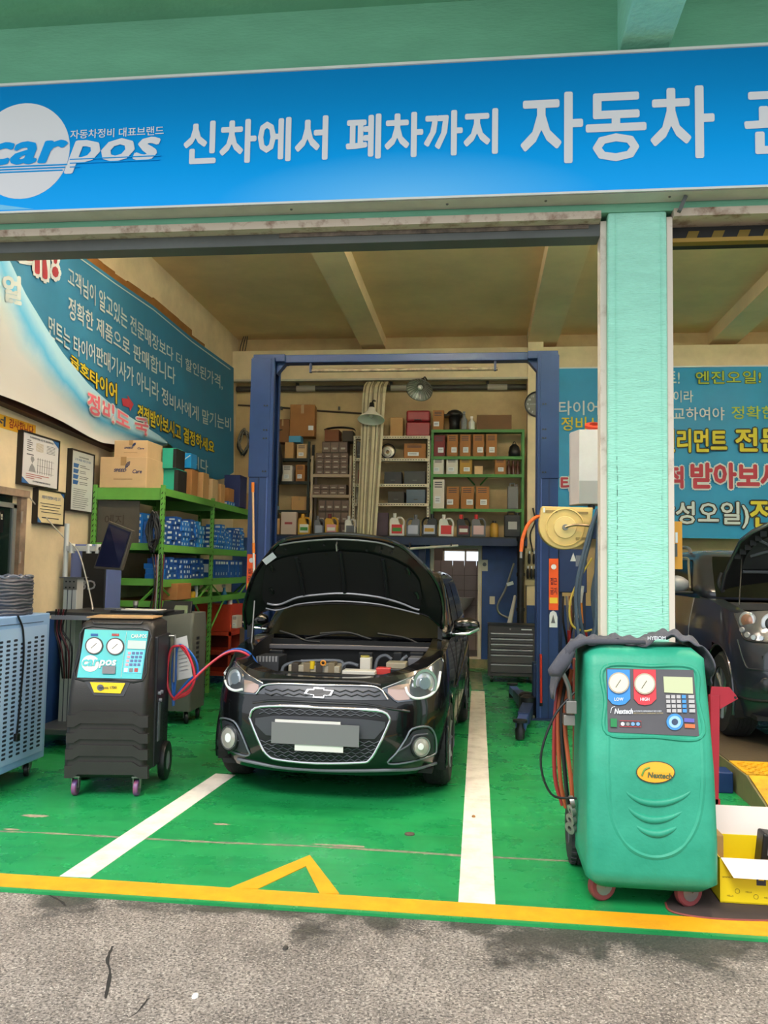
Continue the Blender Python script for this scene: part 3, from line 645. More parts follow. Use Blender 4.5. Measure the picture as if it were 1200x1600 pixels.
def fill(y0, y1, z, zmax, kinds, label, group, seed):
    r = random.Random(seed); y = y0; n = 0
    while True:
        k = r.choice(kinds); dx, dy, dz = BK[k][:3]
        if y+dy > y1: break
        zz = z+.001; lim = zmax*(.82+.18*r.random())
        while zz+dz < z+lim:
            bluebox(k, (RX1-.012-r.random()*.03, y, zz), label, group); zz += dz+.001; n += 1
        y += dy+.004
    return n
nb = fill(8.26, 9.38, RZ[1], .33, 'abcde', 'small blue parts box stacked on the upper shelf of the near rack bay', 'blue boxes on the near upper shelf', 1)
nb += fill(7.96, 8.22, RZ[1], .34, 'd', 'small blue parts box stacked on the upper shelf of the near rack bay', 'blue boxes on the near upper shelf', 8)
nb += fill(7.98, 9.38, RZ[2], .25, 'abbd', 'dark blue parts box stacked on the lower shelf of the near rack bay', 'blue boxes on the near lower shelf', 2)
nb += fill(9.52, 10.9, RZ[1], .32, 'abbc', 'small blue parts box stacked on the upper shelf of the far rack bay', 'blue boxes on the far upper shelf', 3)
nb += fill(9.52, 10.9, RZ[2], .27, 'g', 'upright blue parts box standing on the lower shelf of the far rack bay', 'blue boxes on the far lower shelf', 4)
for k in range(5): bluebox('f', (-3.36, 7.97, RZ[1]+.001+k*.063), 'wide flat blue box in the pile by the near end of the upper shelf', 'flat blue boxes by the near rack end')
# cartons on the rack's top shelf
M_card = mat('cardboard', '#b98f5f', .75, var=.10, vs_=4); M_card2 = mat('cardboard_dark', '#9c6a3c', .75, var=.12, vs_=4); M_card3 = mat('cardboard_pale', '#cbaa82', .75, var=.08, vs_=4); M_tape = mat('packing_tape', '#a8865a', .3)
def carton(px0, py0, px1, py1, Y, d, label, m=None, z0=None, prt_=None, rz=0, group=None, nm='carton', cat='carton', tape=True):
    if Y is None: Y = gx(px1, py1, -3.15).y
    a = gy(px0, py1, Y); c = gy(px1, py0, Y); z = a.z if z0 is None else z0
    w = c.x-a.x; h = max(.03, c.z-z)
    t = thing(nm, label, cat, ((a.x+c.x)/2, Y, z), rz, group)
    MB().bb((-w/2, 0, .001), (w/2, d, h)).build('box_body', m or M_card, t, bev=.004, seg=1)
    if tape: MB().bb((-w*.06, -.0012, h*.72), (w*.06, d, h+.0012)).build('tape', M_tape, t)
    if prt_: prt_(t, w, h)
    return t
def pr_speed(t, w, h):
    text(MB(), 'SPEED', (-w*.2, -.0016, h*.52), X_, Z_, w*.27, h*.1, .03, .2).build('print', mat('navy_print', '#2c3a66', .6), t)
    text(MB(), 'Care', (w*.2, -.0016, h*.47), X_, Z_, w*.2, h*.13, .02, .2).build('print', MATS['navy_print'], t)
    for k in range(3):
        pts = [(w*.13+math.cos(a)*w*(.085-.02*k), -.0016, h*.62+math.sin(a)*h*(.22-.045*k)) for a in [PI*.45+i*.22 for i in range(9-k)]]
        MB().tube(pts, .004, 4).build('logo_arc', MATS['navy_print'], t)
    lines_ = MB().bb((-w*.2, -.0016, h*.27), (w*.2, -.0008, h*.30)); lines_.build('print', mat('faint_print', '#9a7c5a', .7), t)
carton(155, 714, 230, 762, 7.92, .45, 'large SPEED Care carton at the front of the rack top', M_card3, RZ[0], pr_speed)
b_ = gy(230, 714, 7.92).z+.0
carton(178, 688, 231, 714, 7.98, .4, 'SPEED Care carton stacked upper on the rack top under the banner', M_card3, b_+.001, pr_speed)
M_teal = mat('teal_box', '#27a28c', .45, var=.08); M_blk = mat('black_plastic', '#17181a', .4, var=.15)
def pr_half(t, w, h): MB().bb((w*.27, -.002, h*.03), (w*.5+.001, .25, h*.97)).build('dark_side', M_blk, t)
carton(250, 733, 279, 765, None, .25, 'teal and black box on the rack top beside the large carton', M_teal, RZ[0], pr_half, tape=False, cat='box', nm='product_box')
carton(253, 700, 276, 731, 8.33, .2, 'teal and black box standing on another teal box', M_teal, gy(262, 733, gx(279, 765, -3.15).y).z+.001, pr_half, tape=False, cat='box', nm='product_box')
def pr_sw(t, w, h): MB().tube([(-w*.4, -.002, h*.3), (0, -.002, h*.62), (w*.42, -.002, h*.85)], .006, 4).build('swoosh', M_lab, t)
carton(280, 708, 299, 733, gx(300, 768, -3.15).y+.01, .19, 'bright blue box with a pale swoosh above small cartons', mat('bright_blue_box', '#1a86c9', .4), gy(290, 733, gx(300, 768, -3.15).y).z+.012, pr_sw, tape=False, cat='box', nm='product_box')
k = 0
for px0, py0, px1, py1, Y, d, lb, m in ((279, 733, 300, 768, None, .2, 'brown carton on the rack top right of the teal box', M_card2), (300, 738, 318, 770, None, .2, 'narrow brown carton on the rack top in the middle of the row', M_card), (319, 748, 333, 775, None, .2, 'small tan carton fourth on the rack top', M_card3), (334, 756, 346, 778, None, .15, 'small tan carton above the rack middle post', M_card)):
    carton(px0, py0, px1, py1, Y, d, lb, m, RZ[0])
carton(345, 762, 357, 786, None, .25, 'little brown carton on the far rack top beside blue packs', M_card2, RZ[0])
carton(366, 770, 383, 797, None, .25, 'tan carton at the far end of the rack top', M_card, RZ[0])
carton(350, 742, 376, 768, 10.4, .3, 'dark navy plastic case lying on the far rack top', mat('navy_case', '#1d2a5c', .4), RZ[0], tape=False, cat='case', nm='tool_case')
for k in range(3): bluebox('a', (RX1-.02, 10.12+.1*k, RZ[0]+.001), 'small blue box on top of the far rack bay', 'blue boxes on the far rack top')
# things on the third shelf edge
t = thing('spray_can', 'white spray can with yellow jar beside it on the rack shelf', 'can', (RX1-.05, 9.1, 1.12))
MB().lathe([(0, 0), (.022, 0), (.022, .13), (.012, .145), (.012, .17), (0, .17)], n=14).build('can_body', M_lab, t, True)
MB().lathe([(.0, .17), (.010, .17), (.010, .185), (0, .185)], n=10).build('cap', M_batten, t, True)
t = thing('yellow_jar', 'small yellow jar standing on the lower rack shelf', 'jar', (RX1-.05, 8.98, 1.12))
MB().lathe([(0, 0), (.035, 0), (.038, .05), (.03, .07), (0, .07)], n=14).build('jar_body', mat('yellow_plastic', '#d3a81c', .4), t, True)
MB().lathe([(0, .07), (.026, .07), (.026, .09), (0, .09)], n=14).build('lid', M_blk, t, True)
carton(240, 912, 278, 938, 8.15, .4, 'brown open carton on the bottom shelf of the near rack bay', M_card2, 1.12, tape=False)
sh = MB().bb((RX0+.02, 7.93, 1.105), (RX1, 9.42, 1.118)).build('bottom_shelf', M_card2, rack, world=True)
# hanging bundle of black cable on the near post
t = thing('cable_coil', 'black cable bundle hanging on the near front rack post', 'cable', (RX1-.02, 7.86, 1.5))
for k in range(16):
    rr = .025+.05*rnd.random(); zc_ = 1.76+.05*rnd.random()
    pts = [(RX1-.06+rr*math.cos(a)+.02*rnd.random(), 7.85-.004*k-.01*rnd.random(), zc_+(.08+.13*rnd.random())*math.sin(a)) for a in [2*PI*i/10 for i in range(10)]]
    MB().tube(pts, .009, 6, True, 2).build('loop', M_blk, t, True, world=True)
for k in range(5):
    z = 1.58; MB().tube([(RX1-.07+.03*k, 7.855, z), (RX1-.05+.02*k+.02*rnd.random(), 7.84, 1.3), (RX1-.08+.03*k, 7.85, 1.0)], .007, 6, spline=4).build('lead', (M_blk, mat('maroon_cable', '#5a1f22', .5), mat('grey_cable', '#8a8a88', .5))[k % 3], t, True, world=True)
# ================================================================== back wall: bench shelf, racks, oil, lamps
BY = 12.22; BZ = gy(600, 837, BY).z
M_navy = mat('navy_steel', '#1c2c50', .45, var=.2, vs_=4)
t = thing('wall_bench', 'long dark navy bench shelf carried across the back wall above the doorway', 'shelf', (-1.2, BY, BZ-.12))
MB().bb((-3.25, BY, BZ-.02), (.69, YB-.02, BZ)).build('deck', mat('dark_worn_deck', '#2a2c33', .6, var=.2), t, world=True)
MB().bb((-3.25, BY, BZ-.13), (.69, BY+.04, BZ-.02)).build('front_rail', M_navy, t, world=True)
for x in (-3.2, -1.7, .6): MB().prism([(x, BY+.04, BZ-.02), (x, YB-.02, BZ-.02), (x, YB-.02, BZ-.35)], (.03, 0, 0)).build('bracket', M_navy, t, world=True)
# dark posts and panels below the bench, left of the doorway
t = thing('support_post', 'dark blue steel post under the bench left of the washroom door', 'post', (-.86, 12.5, 0))
MB().bb((-.05, -.05, 0), (.05, .05, BZ-.03)).build('shaft', M_navy, t); MB().bb((-.09, -.09, 0), (.09, .09, .015)).build('foot', M_navy, t)
def rackframe(name, label, cat, px0, px1, pys, Y, d, m, pw=.035, top=None, hole=None, dk=None, xs=None):
    x0 = gy(px0, 760, Y).x; x1 = gy(px1, 760, Y).x
    t = thing(name, label, cat, ((x0+x1)/2, Y, BZ)); zs = []
    zt = gy((px0+px1)/2, top if top else pys[0], Y).z
    for x in (x0, x1-pw):
        for y in (Y, Y+d-.03): MB().bb((x, y, BZ+.001), (x+pw, y+.03, zt)).build('post', m, t, world=True)
        if hole: mb = MB(); [mb.box((x+pw/2, Y-.001, BZ+.05+.045*k), (.012, .003, .022)) for k in range(int((zt-BZ-.05)/.045))]; mb.build('post_slots', hole, t, world=True, kind='stuff')
    for py in pys:
        z = gy((px0+px1)/2, py, Y).z; zs.append(z)
        s = MB().bb((x0, Y+.002, z-.012), (x1, Y+d, z)).build('shelf', dk or m, t, world=True)
        MB().bb((x0, Y-.006, z-.045), (x1, Y+.002, z)).build('shelf_lip', m, s, world=True)
        if hole: mb = MB(); [mb.box((x0+.04+.04*k, Y-.007, z-.023), (.022, .003, .010)) for k in range(int((x1-x0-.06)/.04))]; mb.build('lip_slots', hole, s, world=True, kind='stuff')
    return t, zs
RYB = 12.36
M_gr2 = mat('back_green_steel', '#3d7a34', .5, var=.15); M_cream = mat('cream_slotted_angle', '#cfc6ae', .5, var=.1); M_slot = mat('slot_shadow', '#38342c', .8)
gr, gz_ = rackframe('oil_rack', 'green steel rack of oil cartons on the bench by the beige pilaster', 'rack', 673, 819, (671, 713, 741, 795), RYB, .36, M_gr2)
for s in (-1, 1): MB().tube([(gy(746+s*4, 757, RYB+.2).x, RYB+.3, gy(746, 757, RYB+.2).z), (gy(746+s*16, 741, RYB+.2).x, RYB+.3, gy(746, 744, RYB+.2).z)], .012, 4).build('brace', M_gr2, gr, world=True)
wr_, wz = rackframe('slotted_rack', 'cream slotted-angle rack standing in the middle of the back bench', 'rack', 551, 671, (681, 716, 756, 786), RYB, .36, M_cream, hole=M_slot, dk=mat('rack_deck_grey', '#8c8474', .7))
M_dkr = mat('dark_rack', '#1f2622', .6, var=.2)
lr, lz = rackframe('dark_rack', 'black steel rack with cartons behind the left lift column', 'rack', 424, 483, (716, 752, 797), RYB, .36, M_dkr, top=690)
dr_, dz_ = rackframe('drawer_rack', 'pale framed rack of small parts drawers on the back bench', 'rack', 485, 549, (741, 773), RYB, .36, mat('pale_pink_angle', '#a8947e', .6), top=712)
# cartons of oil
M_red = mat('maroon_carton', '#6e1f24', .6, var=.1); M_wc = mat('white_carton', '#cfc8c0', .6, var=.08); M_gold = mat('gold_carton', '#a9822e', .55, var=.1)
def pr_lab(side=0):
    def f(t, w, h):
        MB().bb((-w*.32+side*w, -.002, h*.18), (w*.18+side*w, -.0005, h*.42)).build('label', M_lab, t)
        for k in range(3): MB().bb((-w*.35, -.0015, h*(.72+.08*k)), (w*.3, -.0005, h*(.755+.08*k))).build('print', M_ink, t)
        for k in range(2): MB().bb((-w*.26+side*w, -.003, h*(.25+.07*k)), (w*.08+side*w, -.0015, h*(.27+.07*k))).build('label_print', M_ink, t)
    return f
def sb(px0, py0, px1, z, label, m, side=.1, Y=RYB+.03, d=.26, **k):
    return carton(px0+.5, py0, px1-.5, 800, Y, d, label, m, z+.001, pr_lab(side) if side is not None else None, tape=False, **k)
z = gz_[1]
sb(676, 680, 696, z, 'maroon oil carton at the left of the second green shelf', M_red, .2)
for i, (a, b_) in enumerate(((697, 716), (717, 736), (737.5, 757), (758, 777))): sb(a, 679-i*.3, b_, z, ('brown oil carton beside the maroon one on the second green shelf', 'brown oil carton second from the maroon one on its shelf', 'brown oil carton third from the maroon one on its shelf', 'brown oil carton at the open end of the second green shelf')[i], M_card2, .22-.1*(i % 2), group='brown oil cartons on the green rack')
z = gz_[2]
sb(675.5, 716, 694, z, 'white and orange oil carton on the third green shelf', M_wc, -.1); sb(696, 715, 716, z, 'white oil carton with twin labels on the third green shelf', M_wc, 0)
sb(717, 715, 738, z, 'gold oil carton on the third green shelf', M_gold, .15); sb(740, 728, 755, z, 'low tan box beside the gold carton', M_card3, None)
sb(772, 715, 791, z, 'brown oil carton standing alone on the third green shelf', M_card2, .12)
z = gz_[3]
sb(675.5, 749, 695, z, 'tall white oil carton on the lowest green shelf', M_wc, 0)
for i, (a, b_) in enumerate(((697, 718), (719.5, 741), (743, 765))): sb(a, 760, b_, z, ('brown oil carton beside the tall white one', 'middle brown oil carton on the lowest green shelf', 'right brown oil carton on the lowest green shelf')[i], M_card2, (-.15, .25, .15)[i])
sb(674, 641, 694, gz_[0], 'brown oil carton on top of the green rack', M_card2, -.1)
sb(743, 648, 800, gz_[0], 'long worn brown carton on top of the green rack', mat('old_cardboard', '#6f5238', .8, var=.1), None)
def jug(px0, py0, px1, z, label, m, lm, cap, Y=BY+.015, d=.10, flip=False, pm=None):
    a = gy(px0, 800, Y); c = gy(px1, py0, Y); w = c.x-a.x; h = c.z-z
    t = thing('oil_jug', label, 'bottle', ((a.x+c.x)/2, Y, z+.001)); s = -1 if flip else 1
    P = [(-.48, 0), (.48, 0), (.5, .05), (.5, .58), (.30, .86), (-.22, .90), (-.5, .80), (-.5, .05)]
    MB().prism([(s*x*w, 0, y*h*.9) for x, y in ((-.48, 0), (.48, 0), (.5, .05), (.5, .48), (.16, .60), (.05, .86), (-.38, .90), (-.5, .80), (-.5, .05))], (0, d, 0)).build('jug_body', m, t, bev=.006)
    MB().tube([(s*.0*w, d/2, h*.80), (s*.28*w, d/2, h*.80), (s*.45*w, d/2, h*.64), (s*.44*w, d/2, h*.42)], .016, 6, spline=4).build('handle', m, t, True)
    MB().cyl((-s*.18*w, d/2, h*.78), (-s*.18*w, d/2, h), .026, n=12).build('cap', cap, t, True)
    l = MB().bb((-w*.36, -.002, h*.10), (w*.36, .001, h*.50)).build('label', lm, t)
    if pm: MB().bb((-w*.3, -.0035, h*.2), (w*.3, -.0015, h*.36)).build('label_print', pm, l)
    return t
M_ygold = mat('gold_plastic', '#c9962a', .35, var=.06); M_gry = mat('grey_plastic', '#5c5f66', .4); M_wht = mat('white_plastic', '#d5d2cd', .4); M_slv = mat('silver_plastic', '#9a9aa4', .3, metal=.3); M_dred = mat('dark_red_plastic', '#6a1c20', .4); M_rp = mat('red_print', '#c22a30', .5); M_grn = mat('green_print', '#3d8a3a', .5)
JZ = BZ
jug(466, 803, 485, JZ, 'gold oil jug left on the bench beside the white carton', M_ygold, M_wht, M_ygold, pm=M_grn)
jug(491, 806, 506, JZ, 'small grey oil jug on the bench left of the strip bundle', M_gry, M_slv, M_gry)
jug(508, 803, 528, JZ, 'gold oil jug with pink label on the bench', M_ygold, mat('pink_label', '#d08a94', .5), M_dred, pm=M_wht)
jug(539, 806, 556, JZ, 'white oil bottle beside the hanging strip bundle', M_wht, M_gry, M_wht)
jug(609, 802, 632, JZ, 'white oil bottle with red and green picture on the bench', M_wht, M_rp, M_wht, pm=M_grn)
jug(635, 804, 656, JZ, 'slate oil jug with silver label on the bench', M_gry, M_slv, M_gry, flip=True)
jug(659, 803, 683, JZ, 'black oil jug with gold and silver label on the bench', M_blk, M_slv, M_blk, flip=True, pm=M_gold)
jug(686, 804, 709, JZ, 'white oil bottle with red band on the bench', M_wht, M_rp, M_wht)
jug(714, 804, 735, JZ, 'black oil jug with dark red label on the bench', M_blk, M_dred, M_rp, pm=M_wht)
jug(737, 804, 759, JZ, 'dark oil jug with silver and pink label on the bench', M_gry, mat('silver_pink_label', '#c9a8a8', .4), M_rp)
t = thing('gold_canister', 'squat gold canister between the oil jugs and the black drum', 'canister', (gy(772, 830, RYB).x, BY+.08, JZ+.001))
MB().lathe([(0, 0), (.06, 0), (.065, .02), (.065, .15), (.05, .2), (.03, .21), (0, .21)], n=20).build('canister_body', M_gold, t, True); MB().cyl((0, 0, .21), (0, 0, .24), .03, n=12).build('cap', M_blk, t)
def can(px0, py0, px1, z, label, m, lm, Y=RYB+.02, d=.2):
    a = gy(px0, 800, Y); c = gy(px1, py0, Y); w = c.x-a.x; h = c.z-z
    t = thing('jerry_can', label, 'canister', ((a.x+c.x)/2, Y, z+.001))
    MB().bb((-w/2, 0, 0), (w/2, d, h*.86)).build('can_body', m, t, bev=.015, seg=3)
    MB().tube([(-w*.3, d/2, h*.84), (-w*.25, d/2, h*.98), (w*.15, d/2, h*.98), (w*.2, d/2, h*.84)], .014, 6).build('handle', m, t, True)
    MB().cyl((w*.32, d/2, h*.84), (w*.32, d/2, h*.95), .025, n=12).build('cap', m, t)
    if lm: MB().bb((-w*.25, -.002, h*.3), (w*.3, .001, h*.6)).build('label', lm, t)
can(788, 799, 813, JZ, 'black square drum at the right end of the bench', M_blk, mat('grey_label', '#9c9a9c', .5), BY+.01, .12); can(793, 754, 810, gz_[3], 'grey jerry can on the lowest green shelf', mat('grey_can', '#6f6f70', .5), None)
carton(438.5, 800, 463, 832, BY+.01, .12, 'white and pink carton standing on the left end of the bench', mat('blush_carton', '#c7b3a8', .7), JZ+.001, lambda t, w, h: MB().bb((-w*.25, -.002, h*.45), (w*.25, -.001, h*.55)).build('label', M_inkr, t), tape=False)
carton(424, 810, 437, 832, BY+.01, .12, 'small brown carton at the far left end of the bench', M_card, JZ+.001)
carton(588, 801, 606.5, 833, BY+.01, .12, 'dull purple box on the bench behind the strip bundle', mat('purple_box', '#4a3a48', .6, var=.2), JZ+.001, tape=False, nm='parts_case', cat='box')
# left of the drawers: cartons
sb(442, 691, 459, lz[0], 'brown carton on top of the black rack', M_card, None); sb(461, 694, 480, lz[0], 'white-fronted carton on top of the black rack', M_card3, 0)
sb(439, 727, 457, lz[1], 'pale pink carton on the lower black rack shelf', M_wc, 0); sb(460, 726, 477, lz[1], 'brown carton with green base on the lower black rack shelf', M_card2, 0)
z = lz[0]+.001+gy(450, 691, RYB+.03).z-lz[0]
carton(451, 681, 470, 690.5, RYB+.04, .18, 'flat light blue box lying on the top carton of the black rack', mat('light_blue_box', '#4f9cc4', .5), z, tape=False)
z2 = z+.10
carton(453, 632, 492, 668, RYB+.10, .25, 'large plain carton piled highest on the black rack', M_card2, z2+.0, lambda t, w, h: MB().bb((w*.25, -.002, h*.2), (w*.45, -.001, h*.34)).build('label', M_lab, t), rz=.08)
carton(431, 655, 452, 681, RYB+.06, .22, 'brown carton leaning beside the large plain carton', mat('brown_carton2', '#7a5130', .75), z, tape=True)
# drawer cabinets
def drawers(px0, py0, px1, py1, rows, cols, z, label):
    a = gy(px0, py1, RYB+.02); c = gy(px1, py0, RYB+.02); w = c.x-a.x; h = c.z-z
    t = thing('drawer_cabinet', label, 'cabinet', ((a.x+c.x)/2, RYB+.02, z+.001))
    MB().bb((-w/2, .012, 0), (w/2, .25, h)).build('body', mat('brown_cabinet', '#4a3a30', .6), t)
    dw = w/cols; dh = h/rows; src = None
    for r_ in range(rows):
        for q in range(cols):
            p = (-w/2+dw*(q+.5), 0, dh*(r_+.5))
            if src is None:
                src = MB().box((0, .006, 0), (dw*.88, .014, dh*.82)).build('drawer', mat('smoky_drawer', '#6b5548', .35, var=.3, vs_=9), t); src.location = p
                hd = MB().box((0, -.006, -dh*.12), (dw*.5, .012, dh*.16)).build('handle', mat('drawer_label', '#b0a496', .5), src)
            else:
                o = prt('drawer', src, t, p); prt('handle', hd, o)
drawers(493, 708, 544, 741, 4, 4, dz_[0], 'brown cabinet of sixteen small drawers in the drawer rack')
drawers(488, 757, 541, 773, 2, 4, dz_[1], 'low brown cabinet of eight small drawers in the drawer rack')
drawers(497, 781, 545, 803, 3, 4, BZ, 'brown cabinet of twelve small drawers standing on the bench')
zt = gy(515, 708, RYB+.02).z
drawers(503, 690, 543, 705, 1, 3, zt+.002, 'row of three dark drawers on top of the drawer cabinet')
zt2 = gy(515, 690, RYB+.02).z+.004
sb(504, 671, 530, zt2, 'brown printed carton above the small drawers', mat('red_brown_carton', '#7c4a30', .75), None); sb(532, 673, 552, zt2, 'dark open carton above the small drawers', mat('dim_carton', '#4a4038', .8), None)
t = thing('black_trim_panel', 'long rounded black plastic trim piece lying over the cartons', 'trim panel', (gy(529, 668, RYB).x, RYB+.08, gy(517, 671, RYB+.03).z+.004))
MB().grid(lambda u, v: (-.24+.48*u, .10*v, .06*math.sin(PI*min(1, max(0, u)))**.4*(.7+.3*math.sin(PI*v))), 20, 6).build('shell', M_blk, t, 'all', solid=.008)
MB().tube([(-.24, 0, .004), (-.1, -.004, .03), (.1, -.004, .03), (.24, 0, .004)], .006, 6, spline=4).build('rim', M_blk, t, True)
carton(455, 776, 480, 797, RYB+.03, .22, 'long brown carton lying on the lowest black rack shelf', M_card, lz[2]+.001)
carton(426, 790, 433, 803, RYB+.04, .15, 'pale blue bag box on the lowest shelf of the black rack', mat('pale_blue_bag', '#8fb4cc', .5), lz[2]+.001, tape=False, nm='parts_case', cat='box')
# things on the cream rack
z = wz[0]; sb(607, 652, 630, z, 'brown carton on top of the cream rack behind the lamp', M_card, None)
t = thing('red_case', 'dark red plastic carrying case on top of the cream rack', 'case', (gy(653, 670, RYB+.05).x, RYB+.05, z+.001))
w = gy(672, 640, RYB+.05).x-gy(635, 640, RYB+.05).x; h = gy(653, 641, RYB+.05).z-z
MB().bb((-w/2, 0, 0), (w/2, .2, h*.55)).build('lower_shell', mat('red_case_plastic', '#8c1f28', .4), t, bev=.02, seg=3); MB().bb((-w/2, 0, h*.57), (w/2, .2, h)).build('upper_shell', MATS['red_case_plastic'], t, bev=.03, seg=3)
MB().tube([(-.05, -.01, h*.57), (-.05, -.03, h*.62), (.05, -.03, h*.62), (.05, -.01, h*.57)], .007, 6).build('handle', M_blk, t, True)
sb(629, 693, 666, wz[1], 'brown carton with small label on the second cream shelf', M_card2, 0, rz=.05)
t = thing('brake_disc', 'old silver wheel hub lying on the second cream shelf', 'hub', (gy(606, 710, RYB+.05).x, RYB+.08, wz[1]+.001))
MB().lathe([(.03, 0), (.095, 0), (.095, .02), (.06, .025), (.055, .06), (.03, .06)], (0, 0, .095), (0, -1, 0), 24).build('disc', mat('dull_silver', '#a9a296', .35, metal=.6), t, True)
MB().lathe([(.1, 0), (.115, .01), (.115, .05), (.1, .06)], (0, .03, .117), (0, -1, 0), 24).build('tyre_ring', M_blk, t, True)
for px0, py0, px1, zz, lb, m in ((599, 737, 628, wz[2], 'dark tool case on the third cream shelf by the strips', mat('charcoal_case', '#2b2d33', .5, var=.2)), (630, 736, 665, wz[2], 'charcoal tool case on the third cream shelf by the post', mat('charcoal_case2', '#35373a', .5, var=.2)), (605, 768, 632, wz[3], 'low dark box on the lowest cream shelf', mat('dim_box', '#3a3836', .6)), (634, 765, 665, wz[3], 'grey blue box with white lettering on the lowest cream shelf', mat('grey_blue_box', '#5a6878', .6)), (558, 734, 567, wz[2], 'narrow red brown box on the third cream shelf left of the strips', mat('rust_box', '#7a3a2a', .6)), (555, 690, 567, wz[1], 'dark round-topped part on the second cream shelf left of the strips', M_blk)):
    tt = sb(px0, py0, px1, zz, lb, m, None, nm='parts_case', cat='case')
    MB().bb((-.03, -.012, .05), (.03, 0, .065)).build('latch', M_dkhead, tt)
# top of the green rack: helmet, bottles
t = thing('black_helmet', 'rounded black cover resting on top of the green rack', 'cover', (gy(710, 660, RYB+.1).x, RYB+.22, gz_[0]+.001))
MB().lathe([(.0, .34), (.05, .335), (.1, .31), (.13, .27), (.13, .24), (.1, .235), (.08, .12), (.08, 0), (0, 0)], n=24).build('shell', M_blk, t, 'all')
MB().bb((-.22, -.1, .23), (.12, .12, .26)).build('brim', M_blk, t, bev=.012)
for px, col, lb, hh in ((725, mat('grey_bottle', '#6d7378', .4), 'grey trigger bottle on top of the green rack', .27), (737, M_wht, 'white spray can on top of the green rack', .20)):
    t = thing('spray_bottle', lb, 'bottle', (gy(px, 660, RYB).x, RYB-.0+.02, gz_[0]+.001))
    MB().lathe([(0, 0), (.045, 0), (.047, hh*.55), (.02, hh*.72), (.018, hh*.85), (0, hh*.85)], n=16).build('bottle_body', col, t, True)
    MB().bb((-.02, -.03, hh*.84), (.02, .015, hh)).build('nozzle', M_wht if hh < .25 else M_gry, t, bev=.004)
t = thing('dark_bag', 'black bag slumped at the end of the second green shelf', 'bag', (gy(808, 700, RYB+.1).x-.04, RYB+.12, gz_[1]+.001))
MB().lathe([(0, 0), (.085, 0), (.09, .08), (.07, .16), (.03, .2), (0, .2)], n=16).build('bag_body', M_blk, t, 'all'); MB().tube([(-.03, 0, .19), (0, 0, .24), (.03, 0, .19)], .006, 6, spline=4).build('strap', M_blk, t, True)
for k in range(3):
    t = thing('brown_bottle', 'brown glass bottle at the end of the third green shelf', 'bottle', (gy(797+7*k, 735, RYB+.08).x-.02, RYB+.08+.02*k, gz_[2]+.001), 0, 'brown bottles on the third green shelf')
    MB().lathe([(0, 0), (.028, 0), (.03, .12), (.014, .16), (.014, .2), (0, .2)], n=14).build('bottle_body', mat('brown_glass', '#4a2018', .25), t, True); MB().lathe([(0, .2), (.016, .2), (.016, .215), (0, .215)], n=10).build('cap', M_dred, t, True)
# ---- pipe along the wall, conduit
t = thing('wall_pipe', 'dark steel pipe running along the back wall under the beam', 'pipe', (-1.5, 12.68, gy(600, 606, 12.7).z))
zp = gy(600, 606, 12.7).z
MB().cyl((XL+.02, 12.72, zp), (.69, 12.72, zp), .045, n=14).build('pipe', mat('dark_pipe', '#3b3632', .5, var=.2), t, True, world=True)
for x in (-2.9, -1.4, .1): MB().cyl((x, 12.72, zp), (x+.3, 12.72, zp), .05, n=14).build('sleeve', mat('pale_sleeve', '#9a9184', .5), t, True, world=True); MB().bb((x-.02, 12.72, zp), (x+.02, YB, zp+.1)).build('bracket', MATS['dark_pipe'], t, world=True)
t = thing('wall_conduit', 'thin brown conduit on the back wall below the dark pipe', 'pipe', (-2.4, YB-.02, gy(420, 636, YB).z))
MB().tube([gy(372, 633, YB-.02), gy(430, 636, YB-.02), gy(500, 642, YB-.02), gy(566, 646, YB-.02)], .014, 8).build('pipe', mat('brown_conduit', '#4a3b2e', .6), t, True, world=True)
for px in (440, 530): p = gy(px, 638, YB-.02); MB().box(p, (.03, .04, .05)).build('clip', M_dkhead, t, world=True)
# ---- bundle of beige strips
t = thing('strip_bundle', 'gathered beige strip curtain hanging from the beam to the bench', 'strip curtain', (gy(578, 845, 12.1).x, 12.1, gy(578, 845, 12.1).z))
rnd.seed(11)
m = mat('beige_strip', '#d0c3a4', .6, var=.12, vs_=6); m2 = mat('beige_strip_dim', '#8c8068', .6, var=.12, vs_=6)
xa0, xa1 = gy(567, 592, 12.1).x, gy(603, 592, 12.1).x; xb0, xb1 = gy(557, 845, 12.1).x, gy(587, 845, 12.1).x; zt, zb = gy(580, 588, 12.1).z, gy(575, 846, 12.1).z
for k in range(16):
    f = (k+.5)/16; yo = 12.1+.05*rnd.random()-.02*(k % 2)
    pts = [(xa0+(xa1-xa0)*f, yo+.34*0+.35, zt), (xa0+(xa1-xa0)*f, yo, zt-.25), (xa0*.6+xb0*.4+(xa1-xa0)*.95*f, yo, (zt+zb)/2+.3*rnd.random()), (xb0+(xb1-xb0)*f, yo, zb+.03*rnd.random())]
    pts = crom([Vector(p) for p in pts], 4)
    mb = MB()
    for i in range(len(pts)-1):
        a, c = pts[i], pts[i+1]; w = .0125
        mb.hexa([(a.x-w, a.y, a.z), (a.x+w, a.y, a.z), (a.x+w, a.y+.006, a.z), (a.x-w, a.y+.006, a.z)], [(c.x-w, c.y, c.z), (c.x+w, c.y, c.z), (c.x+w, c.y+.006, c.z), (c.x-w, c.y+.006, c.z)])
    mb.build('strip', m2 if k % 3 == 1 else m, t, world=True)
